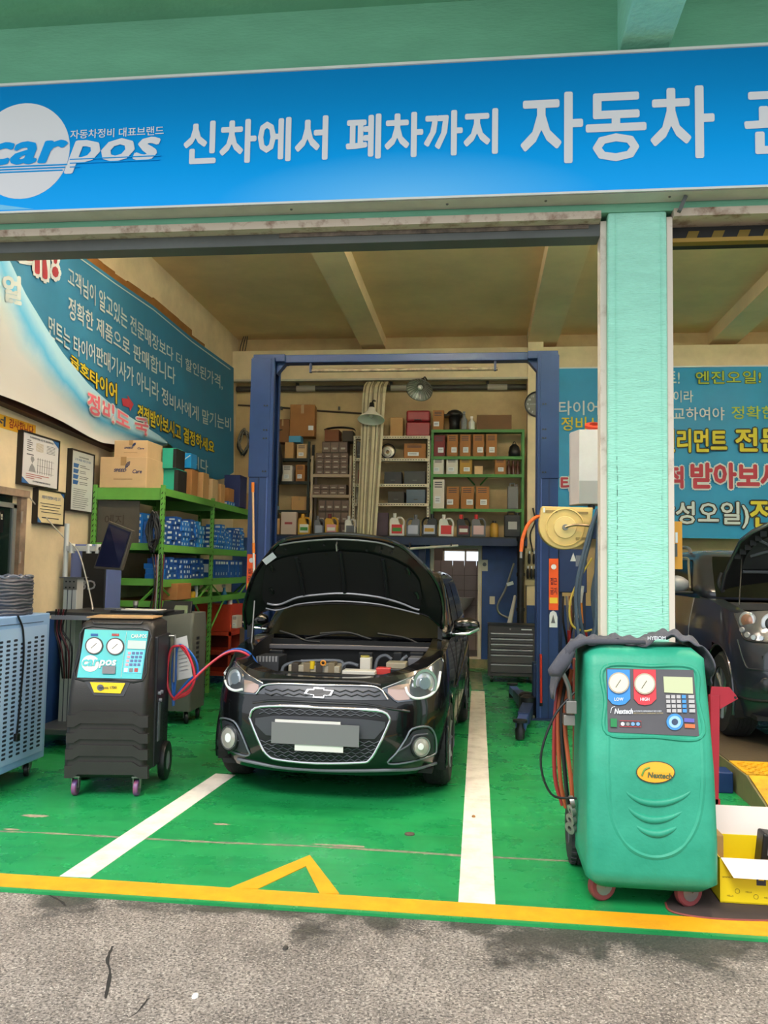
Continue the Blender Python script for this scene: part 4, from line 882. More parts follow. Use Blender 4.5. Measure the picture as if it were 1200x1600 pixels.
# ---- pendant lamps
M_bulb = mat('warm_bulb', '#ffe9c8', .4, emit=6)
def reflector(nm, label, px, py, Y, r, tilt, m, inner, ribs):
    c = gy(px, py, Y); t = thing(nm, label, 'lamp', c)
    ax = Vector((tilt[0], -math.sin(tilt[1]), -math.cos(tilt[1]))).normalized()
    pr = [(.25, -.75), (.3, -.5), (.55, -.25), (.85, -.02), (1, .18), (1.02, .2), (.98, .2), (.82, .02), (.5, -.2), (.2, -.32), (0, -.33)]
    MB().lathe([(a*r, h*r) for a, h in pr], (0, 0, 0), ax, 28).build('shade', [m], t, 'all')
    if ribs:
        u, w = basis(ax); mb = MB()
        for k in range(24):
            a = 2*PI*k/24; d = u*math.cos(a)+w*math.sin(a); mb.tube([d*r*.3-ax*r*.3, d*r*.62-ax*r*.13, d*r*.96+ax*r*.17], .006, 4)
        mb.build('ribs', inner, t)
    MB().cyl(ax*(-r*.75), ax*(-r*1.15), r*.22, r*.18, n=14).build('socket', M_blk, t, True)
    MB().lathe([(0, -.32*r), (.14*r, -.28*r), (.22*r, -.12*r), (.14*r, .02*r), (0, .05*r)], (0, 0, 0), ax, 14).build('bulb', mat('glass_bulb', '#e6e2d8', .15), t, 'all')
    e = ax*(-r*1.15); MB().tube([e, e+Vector((.02, .08, .06)), Vector((e.x+.03, 12.52-c.y, e.z+.10))], .012, 6, spline=4).build('arm', M_blk, t, True)
    return t
reflector('pendant_lamp', 'white enamel dome lamp hanging in front of the beige strip bundle', 580, 652, 11.85, .195, (.0, .25), mat('white_enamel', '#f4f0e8', .35), None, False)
reflector('pendant_lamp', 'ribbed silver reflector lamp tilted toward the entrance under the lift beam', 656, 607, 11.9, .195, (-.15, .75), mat('aluminium_shade', '#9f9c95', .35, metal=.7), mat('aluminium_rib', '#c7c4bc', .3, metal=.8), True)
# ---- hanging dark bundles at the left corner
t = thing('hanging_straps', 'tangle of dark straps hanging in the back left corner', 'straps', (gy(378, 690, 12.6).x, 12.6, gy(378, 712, 12.6).z))
for k in range(6):
    c = gy(378, 690, 12.55); pts = [(c.x+(.03+.08*rnd.random())*math.cos(a), 12.62+.05*rnd.random(), c.z+(.12+.12*rnd.random())*math.sin(a)) for a in [2*PI*i/9 for i in range(9)]]
    MB().tube(pts, .012, 6, True, 3).build('strap', (M_blk, mat('grey_strap', '#6f6b62', .7))[k % 2], t, True, world=True)
t = thing('black_sack', 'black plastic sack hanging between the lift column and the cartons', 'sack', (gy(431, 760, 12.12).x, 12.12, gy(431, 760, 12.2).z))
MB().lathe([(0, 0), (.07, .02), (.1, .2), (.09, .45), (.05, .65), (.02, .72), (0, .72)], n=14).build('sack_body', M_blk, t, 'all'); MB().tube([(0, 0, .7), (.0, .05, .85), (0, .28, .9)], .008, 6).build('cord', M_blk, t, True)
# loose wires in the corner
t = thing('loose_wires', 'thin black wires dangling from the ceiling corner above the banner', 'wire', gy(385, 520, 12.5))
for k in range(3): MB().tube([gy(388-2*k, 518, 12.6), gy(383-4*k, 548, 12.6), gy(375+5*k, 570, 12.6), gy(370+8*k, 576+2*k, 12.6)], .008, 5, spline=4).build('wire', M_blk, t, True, world=True)
# ---- clock on the pilaster
c = gy(840, 632, 12.46); t = thing('wall_clock', 'round grey wall clock with black rim on the beige pilaster', 'clock', (c.x, 12.478, c.z-.19))
r = .195
MB().lathe([(r*.9, 0), (r, .005), (r, .04), (r*.9, .045), (r*.88, .02)], (0, 0, r), (0, -1, 0), 40).build('rim', M_blk, t, True)
MB().lathe([(0, 0), (r*.9, 0), (r*.9, .02), (0, .02)], (0, 0, r), (0, -1, 0), 40).build('dial', mat('clock_dial', '#70706c', .4), t)
for k in range(12):
    a = 2*PI*k/12; text(MB(), str(12 if k == 0 else k), (math.sin(a)*r*.7-.018, -.0225, r+math.cos(a)*r*.7-.016), X_, Z_, 0, .032, .02).build('numeral', M_lab, t)
for a, L in ((4.71, .12), (1.5, .10)): MB().tube([(0, -.024, r), (math.sin(a)*L, -.024, r+math.cos(a)*L)], .004, 4).build('hand', M_lab, t)
# ---- blue banner on the right part of the back wall
BX0, BX1 = gy(872, 700, YB-.33).x, gy(1330, 700, YB-.33).x; bz0, bz1 = gy(1000, 840, YB-.33).z, gy(1000, 573, YB-.33).z
t = thing('wall_banner', 'bright blue oil banner with yellow white and red Korean lettering on the back wall', 'banner', ((BX0+BX1)/2, YB-.31, bz0))
m = mat('banner_blue_print', '#1690c4', .45, var=.12, vs_=.9)
MB().grid(lambda u, v: (BX0+(BX1-BX0)*u, YB-.33+.012*math.sin(u*23+v*3)+.008*math.sin(u*9-v*8), bz0+(bz1-bz0)*v), 60, 14).build('cloth', m, t, 'all', world=True)
for za, zb_ in ((bz1-.02, bz1),): MB().bb((BX0, YB-.35, za), (BX1, YB-.31, zb_)).build('hem', M_lab, t, world=True)
M_yo = mat('banner2_yellow', '#d6c83a', .6); M_wo = mat('banner2_white', '#cfd9dc', .6); M_ro = mat('banner2_red', '#b53a4c', .6); M_do = mat('banner2_dark', '#2c2a22', .6); M_yg = mat('banner2_lime', '#a9c04a', .6)
def b2(s, x0, y0, x1, y1, m, out=None, bold=.012, g=.06):
    a = gy(x0, y1, YB-.355); c = gy(x1, y0, YB-.355)
    if out: text(MB(), s, (a.x, YB-.352, a.z), X_, Z_, c.x-a.x, c.z-a.z, bold, grow=g).build('lettering_edge', out, t, world=True)
    text(MB(), s, (a.x, YB-.356, a.z), X_, Z_, c.x-a.x, c.z-a.z, bold).build('lettering', m, t, world=True)
b2('트!', 1040, 580, 1062, 600, M_wo); b2('엔진오일!', 1087, 579, 1189, 600, M_yg, M_do, .012, .03); b2('이라', 1052, 610, 1083, 629, M_wo)
b2('타이어', 873, 626, 936, 649, M_wo); b2('비교하여야', 1032, 636, 1132, 657, M_wo); b2('정확한', 1143, 634, 1212, 655, M_yg)
b2('정비사', 877, 651, 940, 673, M_yo); b2('엘리먼트', 1030, 670, 1136, 707, M_yo, M_do, .03, .05); b2('전문점', 1149, 668, 1262, 706, M_yo, M_do, .03, .05)
b2('타', 876, 744, 897, 767, M_ro, M_wo, .04, .08); b2('견적', 1012, 728, 1068, 763, M_ro, M_wo, .04, .06); b2('받아보세요', 1079, 723, 1262, 764, M_ro, M_wo, .04, .06)
b2('(합성오일)', 1010, 784, 1170, 824, M_wo, M_do, .02, .05); b2('전문', 1172, 780, 1262, 824, M_yo, M_do, .02, .05)

t = thing('white_tube', 'pale tube lying under the bench edge right of the hood', 'tube', gy(670, 856, 12.1)); MB().cyl(gy(612, 859, 12.12), gy(716, 852.5, 12.12), .02, n=10).build('tube', mat('pale_tube', '#cfcac2', .4), t, True, world=True)
for px, py in ((640, 857), (705, 853)): p = gy(px, py, 12.12); MB().bb((p.x-.01, 12.10, p.z), (p.x+.01, BY+.01, BZ-.10)).build('hanger', M_blk, t, world=True)
t = thing('air_regulator', 'black air regulator set with gauges mounted on the pilaster', 'regulator', (gy(830, 915, 12.45).x, 12.478, gy(830, 915, 12.45).z))
MB().bb((-.09, -.02, 0), (.08, 0, .55)).build('back_plate', mat('regulator_plate', '#b3a684', .6), t)
for k, (x, z) in enumerate(((-.05, .1), (.0, .1), (.05, .1), (-.03, .32), (.04, .32))):
    MB().lathe([(0, 0), (.016, 0), (.02, .04), (.02, .12), (.012, .15), (0, .15)], (x, -.05, z), n=12).build('filter_bowl', M_blk, t, True); MB().cyl((x, -.05, z+.15), (x, -.05, z+.19), .011, n=10).build('knob', M_lab, t, True); MB().bb((x-.006, -.05, z+.05), (x+.006, -.018, z+.07)).build('bracket', M_steel_ if False else M_blk, t)
MB().tube([(.02, -.03, .5), (-.02, -.05, .75), (.05, -.04, .95), (.02, -.03, 1.15)], .012, 6, spline=5).build('air_line', M_blk, t, True)
# ================================================================== two-post lift, tool cabinet, machines
def onsurf(px, py, yf, Y0=5.0, lift=0):
    Y = Y0
    for _ in range(30):
        p = gy(px, py, Y); Y = .4*Y+.6*yf(p.x, p.z)
    p = gy(px, py, Y); d = ray(px, py).normalized(); return p-d*lift
def ring(cx, y0, y1, hw, r, z, n=5):
    # rounded rectangle ring, counter-clockwise seen from above
    out = []; hw = max(hw, r+.001)
    for (sx, sy, a0) in ((1, 0, -PI/2), (1, 1, 0), (-1, 1, PI/2), (-1, 0, PI)):
        ox = cx+sx*(hw-r); oy = (y1-r) if sy else (y0+r)
        for i in range(n+1): a = a0+PI/2*i/n; out.append(Vector((ox+math.cos(a)*r, oy+math.sin(a)*r, z)))
    return out
def loft(mb, rings):
    n = len(rings[0]); vs = [p for r_ in rings for p in r_]; fs = []
    for j in range(len(rings)-1):
        for i in range(n): fs.append((j*n+i, j*n+(i+1) % n, (j+1)*n+(i+1) % n, (j+1)*n+i))
    fs += [tuple(range(n-1, -1, -1)), tuple((len(rings)-1)*n+i for i in range(n))]
    return mb.add(vs, fs)
def interp(T):
    def f(z):
        if z <= T[0][0]: return T[0][1]
        for (a, va), (b, vb) in zip(T, T[1:]):
            if z <= b: return va+(vb-va)*(z-a)/(b-a)
        return T[-1][1]
    return f
def castor(t, p, r, wm, fm, ax=(1, 0, 0), w=.03, top=.05, M=None):
    c = Vector((p[0], p[1], r)); ax = Vector(ax).normalized()
    g = MB().lathe([(r*.6, -w/2), (r*.9, -w/2), (r, -w/3), (r, w/3), (r*.9, w/2), (r*.6, w/2)], c, ax, 20).build('castor_wheel', wm, t, True)
    MB().cyl(c-ax*(w*.55), c+ax*(w*.55), r*.62, n=14).build('hub', fm, g, True)
    f = MB()
    for s in (-1, 1): f.hexa([c+ax*s*(w*.62)+Vector((0, -.012, 0)), c+ax*(s*(w*.62+.006))+Vector((0, -.012, 0)), c+ax*(s*(w*.62+.006))+Vector((0, .012, 0)), c+ax*s*(w*.62)+Vector((0, .012, 0))], [c+ax*s*(w*.62)+Vector((0, -.02, r+top)), c+ax*(s*(w*.62+.006))+Vector((0, -.02, r+top)), c+ax*(s*(w*.62+.006))+Vector((0, .03, r+top)), c+ax*s*(w*.62)+Vector((0, .03, r+top))])
    f.box(c+Vector((0, .005, r+top)), (w*2, .06, .01))
    f.build('fork', fm, t)
def big_wheel(t, c, r, w, tm, hm, ax=(1, 0, 0), nm='wheel'):
    g = MB().lathe([(r*.5, -w/2), (r*.86, -w/2), (r*.97, -w*.42), (r, -w*.25), (r, w*.25), (r*.97, w*.42), (r*.86, w/2), (r*.5, w/2)], c, ax, 28).build(nm, tm, t, True)
    MB().lathe([(0, -w*.3), (r*.2, -w*.4), (r*.3, -w*.3), (r*.52, -w*.4), (r*.52, w*.4), (r*.3, w*.3), (r*.2, w*.4), (0, w*.3)], c, ax, 20).build('hub', hm, g, True)
    return g
# ---- lift
M_lift = mat('lift_blue_paint', '#1a3364', .35, var=.15, vs_=2.5); M_lift2 = mat('lift_blue_worn', '#3f5490', .4, var=.2, vs_=3); M_steel = mat('bare_steel', '#8e8c88', .35, metal=.7, var=.1)
LY = 8.5
lxl0, lxl1 = gy(392, 640, LY).x, gy(427, 640, LY).x; lxr0, lxr1 = gy(840, 640, LY).x, gy(872.5, 640, LY).x; LZT = gy(640, 549, LY).z
lift = thing('two_post_lift', 'dark blue two-post car lift with overhead cross beam behind the car', 'car lift', ((lxl0+lxr1)/2, LY+.1, 0))
for s, x0, x1 in ((1, lxl0, lxl1), (-1, lxr1, lxr0)):
    w = abs(x1-x0); t_ = .012; ht = LZT-.06
    P = [(0, 0), (w, 0), (w, .06), (w-t_, .06), (w-t_, t_), (t_, t_), (t_, .30-t_), (w-t_, .30-t_), (w-t_, .24), (w, .24), (w, .30), (0, .30)]
    MB().prism([(x0+s*a, LY+b_, .015) for a, b_ in P], (0, 0, ht)).build('column', M_lift, lift, world=True)
    MB().prism([(x0+s*a, LY+b_, 2.42) for a, b_ in ((-.006, -.012), (w*.86, -.012), (w*.86, 0), (0, 0), (0, .31), (-.006, .31))], (0, 0, ht-2.42)).build('upper_cover', M_lift, lift, world=True, bev=.002)
    for z in (2.48, 2.83, 2.92, 3.18):
        for dx in (.62, .74): MB().cyl((x0+s*w*dx, LY-.012, z), (x0+s*w*dx, LY-.018, z), .010, n=8).build('bolt', M_blk, lift, world=True)
    MB().bb((x0+s*w*.40, LY-.004, .02), (x0+s*w*.46, LY+.001, 2.42)).build('seam', mat('lift_dark_seam', '#14254c', .5), lift, world=True)
    MB().bb((x0+s*w*.78, LY-.01, .02), (x0+s*w*.84, LY+.001, 2.42)).build('rib', M_lift2, lift, world=True)
    MB().bb((x0-s*.06, LY-.05, 0), (x0+s*(w+.06), LY+.36, .018)).build('base_plate', M_navy, lift, world=True)
    for dx, dy in ((-.03, -.02), (w+.03, -.02)): MB().cyl((x0+s*dx, LY+dy, .018), (x0+s*dx, LY+dy, .045), .014, n=6).build('anchor_bolt', M_steel, lift, world=True)
    MB().bb((x0+s*.02, LY+.05, .05), (x0+s*(w+.03), LY+.25, .55)).build('carriage', M_navy, lift, world=True, bev=.01)
    MB().cyl((x0+s*w*.55, LY+.15, .5), (x0+s*w*.55, LY+.15, ht-.1), .012, n=8).build('chain_rod', M_steel, lift, world=True)
    MB().bb((x0+s*.0, LY+.04, ht-.02), (x0+s*(w+.10), LY+.26, LZT-.0)).build('head_box', M_lift, lift, world=True, bev=.006)
    MB().prism([(x0+s*w, LY+.1, ht-.02), (x0+s*(w+.10), LY+.1, ht-.02), (x0+s*w, LY+.1, ht-.14)], (0, .1, 0)).build('gusset', M_lift, lift, world=True)
MB().bb((lxl1-.03, LY+.08, LZT-.085), (lxr0+.03, LY+.22, LZT)).build('cross_beam', M_lift, lift, world=True, bev=.008)
zb = gy(600, 574, LY).z
MB().cyl((gy(482, 575, LY).x, LY+.12, zb+.0), (gy(778, 573, LY).x, LY+.12, zb+.0), .018, n=10).build('limit_bar', mat('chipped_bar', '#9a8f78', .6, hx2='#4a3a2a', vs_=14, stretch=(1, 1, 1)), lift, True, world=True)
for px in (482, 774): x = gy(px, 570, LY).x; MB().bb((x-.012, LY+.10, zb-.02), (x+.012, LY+.14, LZT-.08)).build('bar_hanger', M_navy, lift, world=True)
def arm(x, y, dx, dy, L):
    d = Vector((dx, dy, 0)).normalized(); n_ = Vector((-d.y, d.x, 0)); o = Vector((x, y, .11)); a = MB(); q = []
    for l0, l1, w, h in ((0, L*.55, .055, .055),): a.hexa([o+d*l0+n_*w-Z_*h, o+d*l1+n_*w-Z_*h, o+d*l1-n_*w-Z_*h, o+d*l0-n_*w-Z_*h], [o+d*l0+n_*w+Z_*h, o+d*l1+n_*w+Z_*h, o+d*l1-n_*w+Z_*h, o+d*l0-n_*w+Z_*h])
    A = a.build('swing_arm', M_navy, lift, world=True, bev=.006)
    a = MB(); w, h = .045, .04; l0, l1 = L*.5, L*.9; a.hexa([o+d*l0+n_*w-Z_*h, o+d*l1+n_*w-Z_*h, o+d*l1-n_*w-Z_*h, o+d*l0-n_*w-Z_*h], [o+d*l0+n_*w+Z_*h, o+d*l1+n_*w+Z_*h, o+d*l1-n_*w+Z_*h, o+d*l0-n_*w+Z_*h]).build('arm_extension', M_lift2, A, world=True, bev=.004)
    e = o+d*L*.95; MB().lathe([(0, -.10), (.04, -.10), (.045, -.02), (.03, 0), (.03, .04), (.065, .045), (.065, .065), (0, .065)], e, (0, 0, 1), 18).build('lift_pad', M_blk, A, True, world=True)
    b_ = o-d*.02; MB().lathe([(0, -.08), (.08, -.08), (.08, .10), (.05, .12), (0, .12)], b_, (0, 0, 1), 18).build('pivot', M_blk, A, True, world=True)
arm(lxr0-.08, LY+.05, -.12, -1, 1.15); arm(lxr0-.08, LY+.3, -.1, 1, 1.1); arm(lxl1+.08, LY+.3, .1, 1, 1.1); arm(lxl1+.05, LY+.05, -.02, -1, .9)
M_or = mat('warning_orange', '#e2581e', .45)
def sign(px0, py0, px1, py1, Y, label):
    a = gy(px0, py1, Y); c = gy(px1, py0, Y); t = thing('warning_plate', label, 'warning sign', ((a.x+c.x)/2, Y, a.z)); w = c.x-a.x; h = c.z-a.z
    MB().bb((-w/2, -.004, 0), (w/2, 0, h)).build('plate', M_or, t)
    MB().lathe([(0, 0), (w*.28, 0), (w*.28, .002), (0, .002)], (0, -.004, h*.84), (0, -1, 0), 16).build('emblem', M_lab, t)
    text(MB(), '접근', (-w*.36, -.0055, h*.49), X_, Z_, w*.72, h*.14, .03).build('lettering', M_dred, t); text(MB(), '금지', (-w*.36, -.0055, h*.30), X_, Z_, w*.72, h*.14, .03).build('lettering', M_dred, t)
    MB().bb((-w*.42, -.006, h*.13), (w*.42, -.004, h*.24)).build('yellow_patch', mat('sign_yellow', '#e2c33a', .5), t)
sign(857.5, 873, 872.5, 953, LY-.003, 'orange keep-out warning plate on the right lift column')
sign(385, 866, 400, 926, LY-.003, 'orange keep-out warning plate on the left lift column')
a = gy(857.5, 980, LY); c = gy(871, 954, LY); t = thing('white_decal', 'small arched white decal below the right warning plate', 'decal', ((a.x+c.x)/2, LY, a.z)); w = (c.x-a.x)/2; h = c.z-a.z
MB().prism([(-w, -.001, 0), (w, -.001, 0), (w, -.001, h*.6), (w*.7, -.001, h*.88), (0, -.001, h), (-w*.7, -.001, h*.88), (-w, -.001, h*.6)], (0, -.002, 0)).build('decal_face', M_lab, t)
MB().prism([(-w*.5, -.003, h*.25), (w*.5, -.003, h*.25), (0, -.003, h*.75)], (0, -.001, 0)).build('symbol', M_gry, t)
t = thing('red_rod', 'thin red safety rod leaning on the right lift column', 'rod', gz(846, 1105)); a = gy(845.5, 1103, LY-.05); c = gy(845, 1022, LY-.03)
MB().cyl(a, c, .012, n=8).build('rod', mat('red_paint', '#b8321f', .4), t, True, world=True); MB().cyl(a, a+Z_*.03, .016, n=8).build('tip', M_blk, t, True, world=True)
a, c = gy(397, 925, LY-.06), gy(395, 752, LY-.06)
t = thing('broom_pole', 'orange and white pole leaning on the left lift column', 'pole', a)
MB().cyl(a, a.lerp(c, .35), .011, n=10).build('lower_tube', M_wht, t, True, world=True); MB().cyl(a.lerp(c, .35), a.lerp(c, .92), .012, n=10).build('upper_tube', mat('pale_pole', '#c9a27a', .4), t, True, world=True)
for f in (.35, .9): MB().cyl(a.lerp(c, f), a.lerp(c, f+.09), .016, n=10).build('sleeve', mat('orange_plastic', '#d8761c', .4), t, True, world=True)
# ---- drawer tool cabinet
TYc = 11.15; a = gy(762, 1056, TYc); c = gy(837, 978, TYc); w = c.x-a.x
t = thing('tool_cabinet', 'dark grey wheeled tool cabinet with six chrome-edged drawers', 'tool cabinet', ((a.x+c.x)/2, TYc, 0))
M_tc = mat('charcoal_steel', '#3b3a3e', .45, var=.08); M_tcd = mat('charcoal_drawer', '#47454a', .4)
MB().bb((-w/2, 0, a.z), (w/2, .46, c.z)).build('body', M_tc, t, bev=.006)
MB().bb((-w/2-.005, -.01, c.z-.012), (w/2+.01, .47, c.z+.004)).build('top_mat', M_blk, t)
ys = [988.5, 997, 1005.5, 1014, 1022.5, 1037, 1052]
zz = [gy(800, q, TYc).z for q in ys]
for i in range(6):
    d = MB().bb((-w*.44, -.014, zz[i+1]+.006), (w*.44, 0, zz[i]-.004)).build('drawer', M_tcd, t, bev=.003)
    MB().bb((-w*.44, -.024, zz[i]-.024), (w*.44, -.012, zz[i]-.008)).build('pull', mat('chrome_edge', '#b5b3b6', .25, metal=.7), d)
MB().cyl((-.02, 0, c.z-.05), (-.02, -.008, c.z-.05), .012, n=10).build('lock', M_steel, t); MB().bb((w*.2, -.003, c.z-.06), (w*.42, 0, c.z-.045)).build('badge', M_lab, t)
MB().tube([(w/2+.02, .1, c.z-.2), (w/2+.06, .1, c.z-.2), (w/2+.06, .4, c.z-.2), (w/2+.02, .4, c.z-.2)], .01, 6).build('side_handle', M_steel, t, True)
for x, y in ((-w*.42, .06), (w*.42, .06), (-w*.42, .40), (w*.42, .40)): castor(t, (x, y), .05, M_blk, M_steel, top=max(.01, a.z-.11))
# leaning rails and bent tube behind it
t = thing('bent_tube', 'bent chrome tube leaning on the blue wall above the tool cabinet', 'tube', gy(790, 965, 12.4))
MB().tube([gy(803, 880, 12.5), gy(790, 920, 12.5), gy(778, 944, 12.48), gy(780, 958, 12.48), gy(795, 966, 12.5)], .016, 8, spline=5).build('tube', M_steel, t, True, world=True)
p = gy(797, 912, 12.48); MB().box(p, (.1, .02, .05), (0, -.3, 0)).build('bracket', M_lab, t, world=True)
t = thing('silver_board', 'pale silver board leaning behind the tool cabinet', 'board', gy(790, 1000, 12.3))
MB().prism([gy(786, 1000, 12.3), gy(796, 1000, 12.3), gy(806, 930, 12.5), gy(803, 930, 12.5)], (0, .02, 0)).build('board', mat('pale_silver', '#b9b7b4', .4), t, world=True); MB().cyl(gy(796, 995, 12.28), gy(806, 932, 12.48), .008, n=6).build('edge', M_steel, t, world=True)
t = thing('black_post', 'tall black pipe post rising behind the tool cabinet to the bench', 'post', (gy(813, 1040, 12.0).x, 12.05, 0))
MB().cyl((0, 0, 0), (0, 0, BZ-.02), .05, n=14).build('pipe', mat('black_pipe', '#141416', .45), t, True)
for z in (.9, 1.4, 1.9): MB().cyl((0, 0, z), (0, 0, z+.05), .062, n=14).build('collar', M_blk, t, True)
# navy cabinet panel and tangle right of the lift
t = thing('navy_cabinet', 'navy steel wall cabinet behind the right lift column', 'cabinet', (gy(895, 930, 10.5).x, 10.5, gy(895, 926, 10.5).z))
w = gy(916, 880, 10.5).x-gy(872, 880, 10.5).x; h = gy(895, 858, 10.5).z-gy(895, 926, 10.5).z
MB().bb((-w/2, 0, 0), (w/2, .3, h)).build('body', M_navy, t, bev=.005); MB().bb((-w*.47, -.01, .01), (w*.47, 0, h-.01)).build('door', M_lift, t); MB().prism([(-w*.1, -.012, h*.72), (w*.12, -.012, h*.72), (w*.01, -.012, h*.92)], (0, -.002, 0)).build('decal', M_lab, t)
zc = gy(895, 926, 10.5).z
for s in (-1, 1): MB().bb((s*w*.42-.02, .05, -zc), (s*w*.42+.02, .09, 0)).build('leg', M_navy, t)
# tangle of hoses under the cabinet
t = thing('hose_tangle', 'tangle of dark hoses and red grips under the navy cabinet', 'hoses', gz(893, 1075))
for k in range(7):
    x = 880+5*k; MB().tube([gy(x, 932, 10.1), gy(x+3*math.sin(k), 970, 10.0), gy(x+6*math.cos(k), 1010, 10.0), gy(x+2, 1045-5*(k % 3), 9.98)], .014, 6, spline=4).build('hose', (M_blk, M_gry, mat('rust_hose', '#6b3a28', .5))[k % 3], t, True, world=True)
for px, y0, y1 in ((889, 985, 1018), (890, 1044, 1072), (915, 985, 1010)): MB().cyl(gy(px, y0, 9.95), gy(px+1, y1, 9.95), .022, n=10).build('grip', mat('red_grip', '#8c1f22', .4), t, True, world=True)
bs_ = gz(893, 1072); MB().lathe([(0, 0), (.16, 0), (.15, .12), (.08, .2), (0, .2)], (bs_.x, 10.1, 0), n=18).build('bucket', M_blk, t, True, world=True)
# ---- reel post hidden behind the pillar carries the hose reel and the control box
HY = 7.3
px_ = gy(975, 800, HY).x
t = thing('service_post', 'square steel service post hidden behind the mint pillar', 'post', (px_, HY+.1, 0))
MB().bb((-.05, -.05, 0), (.05, .05, ZC)).build('shaft', M_navy, t); MB().bb((-.1, -.1, 0), (.1, .1, .015)).build('foot', M_navy, t)
a = gy(894, 787, HY); c = gy(945, 671, HY)
t = thing('control_box', 'pale grey steel control box hung beside the pillar over the hose reel', 'control box', ((a.x+c.x)/2, HY, a.z)); h = c.z-a.z; x0 = a.x-(a.x+c.x)/2; x1 = px_-.05-(a.x+c.x)/2; xm = gy(905, 700, HY).x-(a.x+c.x)/2
MB().prism([(x0, .16, 0), (xm, 0, 0), (x1, 0, 0), (x1, .25, 0), (x0, .25, 0)], (0, 0, h)).build('housing', mat('pale_grey_steel', '#b9b8c0', .4, var=.06), t, bev=.004)
MB().prism([(x0, .157, .003), (xm, -.003, .003), (x1, -.003, .003), (x1, -.003, h*.31), (xm, -.003, h*.31), (x0, .157, h*.31)], (0, .002, 0)) if False else None
MB().bb((xm, -.003, .004), (x1, 0, h*.31)).build('lower_panel', mat('mid_grey_steel', '#8f9094', .45), t)
MB().lathe([(0, 0), (.03, .005), (.03, .04), (0, .045)], ((xm+x1)/2-.05, .08, 0), (0, 0, -1), 12).build('knob', M_blk, t, True)
MB().lathe([(.05, 0), (.085, .005), (.085, .03), (.05, .035)], ((xm+x1)/2-.02, .1, h+.03), (0, -.5, 1), 18).build('red_ring', mat('red_ring', '#b23a2a', .4), t, True)
MB().tube([((xm+x1)/2-.02, .1, h), ((xm+x1)/2-.02, .1, h+.04)], .02, 8).build('ring_stem', M_dkhead, t)
# hose reel
c = gy(883, 824, HY); r = gy(926, 824, HY).x-c.x
t = thing('hose_reel', 'beige air hose reel with grey hose loops hung beside the mint pillar', 'hose reel', (c.x, HY, c.z-r))
M_reel = mat('reel_beige', '#d3b574', .45, var=.08)
P = []
for i in range(15): an = PI*1.0+PI*i/14; P.append((math.cos(an)*r*.95, 0, r+math.sin(an)*r*.82))
P += [(r*1.02, 0, r*1.75), (-r*.86, 0, r*1.78), (-r*.95, 0, r*1.2)]
MB().prism(P, (0, .16, 0)).build('housing', M_reel, t, bev=.008)
MB().lathe([(r*.70, 0), (r*.72, .006), (r*.68, .01), (r*.66, 0)], (0, 0, r), (0, -1, 0), 36).build('outer_rib', M_reel, t, True)
MB().lathe([(0, .012), (r*.40, .01), (r*.42, 0), (0, 0)], (0, 0, r), (0, -1, 0), 30).build('hub_plate', mat('reel_pale', '#dcc184', .4), t, True)
MB().lathe([(0, .03), (.025, .03), (.028, 0), (0, 0)], (0, 0, r), (0, -1, 0), 14).build('axle', M_steel, t, True)
MB().tube([(0, -.03, r), (.08, -.04, r*1.08), (.2, -.03, r*1.05), (r*1.0, .02, r*.95)], .012, 6, spline=4).build('feed_pipe', mat('copper_pipe', '#7d6a58', .35, metal=.6), t, True)
for q in ((-.5, 1.55), (.62, 1.5), (.6, .55)): MB().bb((q[0]*r-.05, -.006, q[1]*r), (q[0]*r+.05, 0, q[1]*r+.02)).build('slot', mat('reel_slot', '#8a7448', .6), t)
MB().bb((-r*.80, -.004, r*1.55), (-r*.74, 0, r*1.72)).build('sticker', M_lab, t)
MB().bb((r*.9, .03, r*.6), (px_-c.x-.05, .1, r*1.2)).build('bracket', M_navy, t)
t = thing('orange_hose', 'short orange air hose curling from the reel', 'hose', gy(815, 868, HY+.05))
MB().tube([gy(849, 808, HY+.06), gy(838, 808, HY+.04), gy(825, 820, HY+.03), gy(817, 840, HY+.03), (gy(814, 862, HY+.03))], .016, 8, spline=5).build('hose', mat('orange_hose', '#d8642a', .4), t, True, world=True); MB().cyl(gy(814, 860, HY+.03), gy(814, 872, HY+.03), .013, n=10).build('coupler', M_steel, t, True, world=True)
t = thing('hanging_hoses', 'long slate hose loops hanging from the reel beside the pillar', 'hose', gy(915, 1000, HY-.1)); M_hose = mat('slate_hose', '#3f4f62', .45)
for k, (a, b_, bt) in enumerate(((905, 932, 1000), (926, 936, 998), (928, 934, 985), (900, 930, 1012))):
    MB().tube([gy(934, 796, HY-.04-.03*k), gy(a+18, 840, HY-.05-.03*k), gy(a, 920, HY-.06-.03*k), gy(a+4, bt-20, HY-.06-.03*k), gy((a+b_)/2, bt, HY-.06-.03*k), gy(b_, bt-30, HY-.06-.03*k), gy(b_+1, 900, HY-.05-.03*k), gy(936, 800, HY-.04-.03*k)], .014, 8, spline=5).build('loop', M_hose, t, True, world=True)
MB().tube([gy(925, 872, HY+.02), gy(905, 905, HY), gy(891, 940, HY), gy(893, 975, HY), (gy(912, 986, HY)), gy(925, 984, HY)], .009, 8, spline=5).build('yellow_line', mat('yellow_hose', '#c9b04a', .4), t, True, world=True)
t = thing('tool_strip', 'silver and orange hand tools hanging behind the hose loops', 'tools', gy(905, 975, HY+.12))
MB().box(gy(905, 940, HY+.12), (.05, .02, .28), (0, .12, 0)).build('wrapped_tool', mat('crumpled_silver', '#b5b0a8', .35, metal=.4, var=.3, vs_=30), t, world=True); MB().cyl(gy(907, 942, HY+.1), gy(909, 974, HY+.1), .016, n=10).build('handle', mat('orange_handle', '#c9701c', .45), t, True, world=True); MB().bb(gy(900, 885, HY+.13), gy(914, 868, HY+.15)).build('tag_card', M_slv, t, world=True)
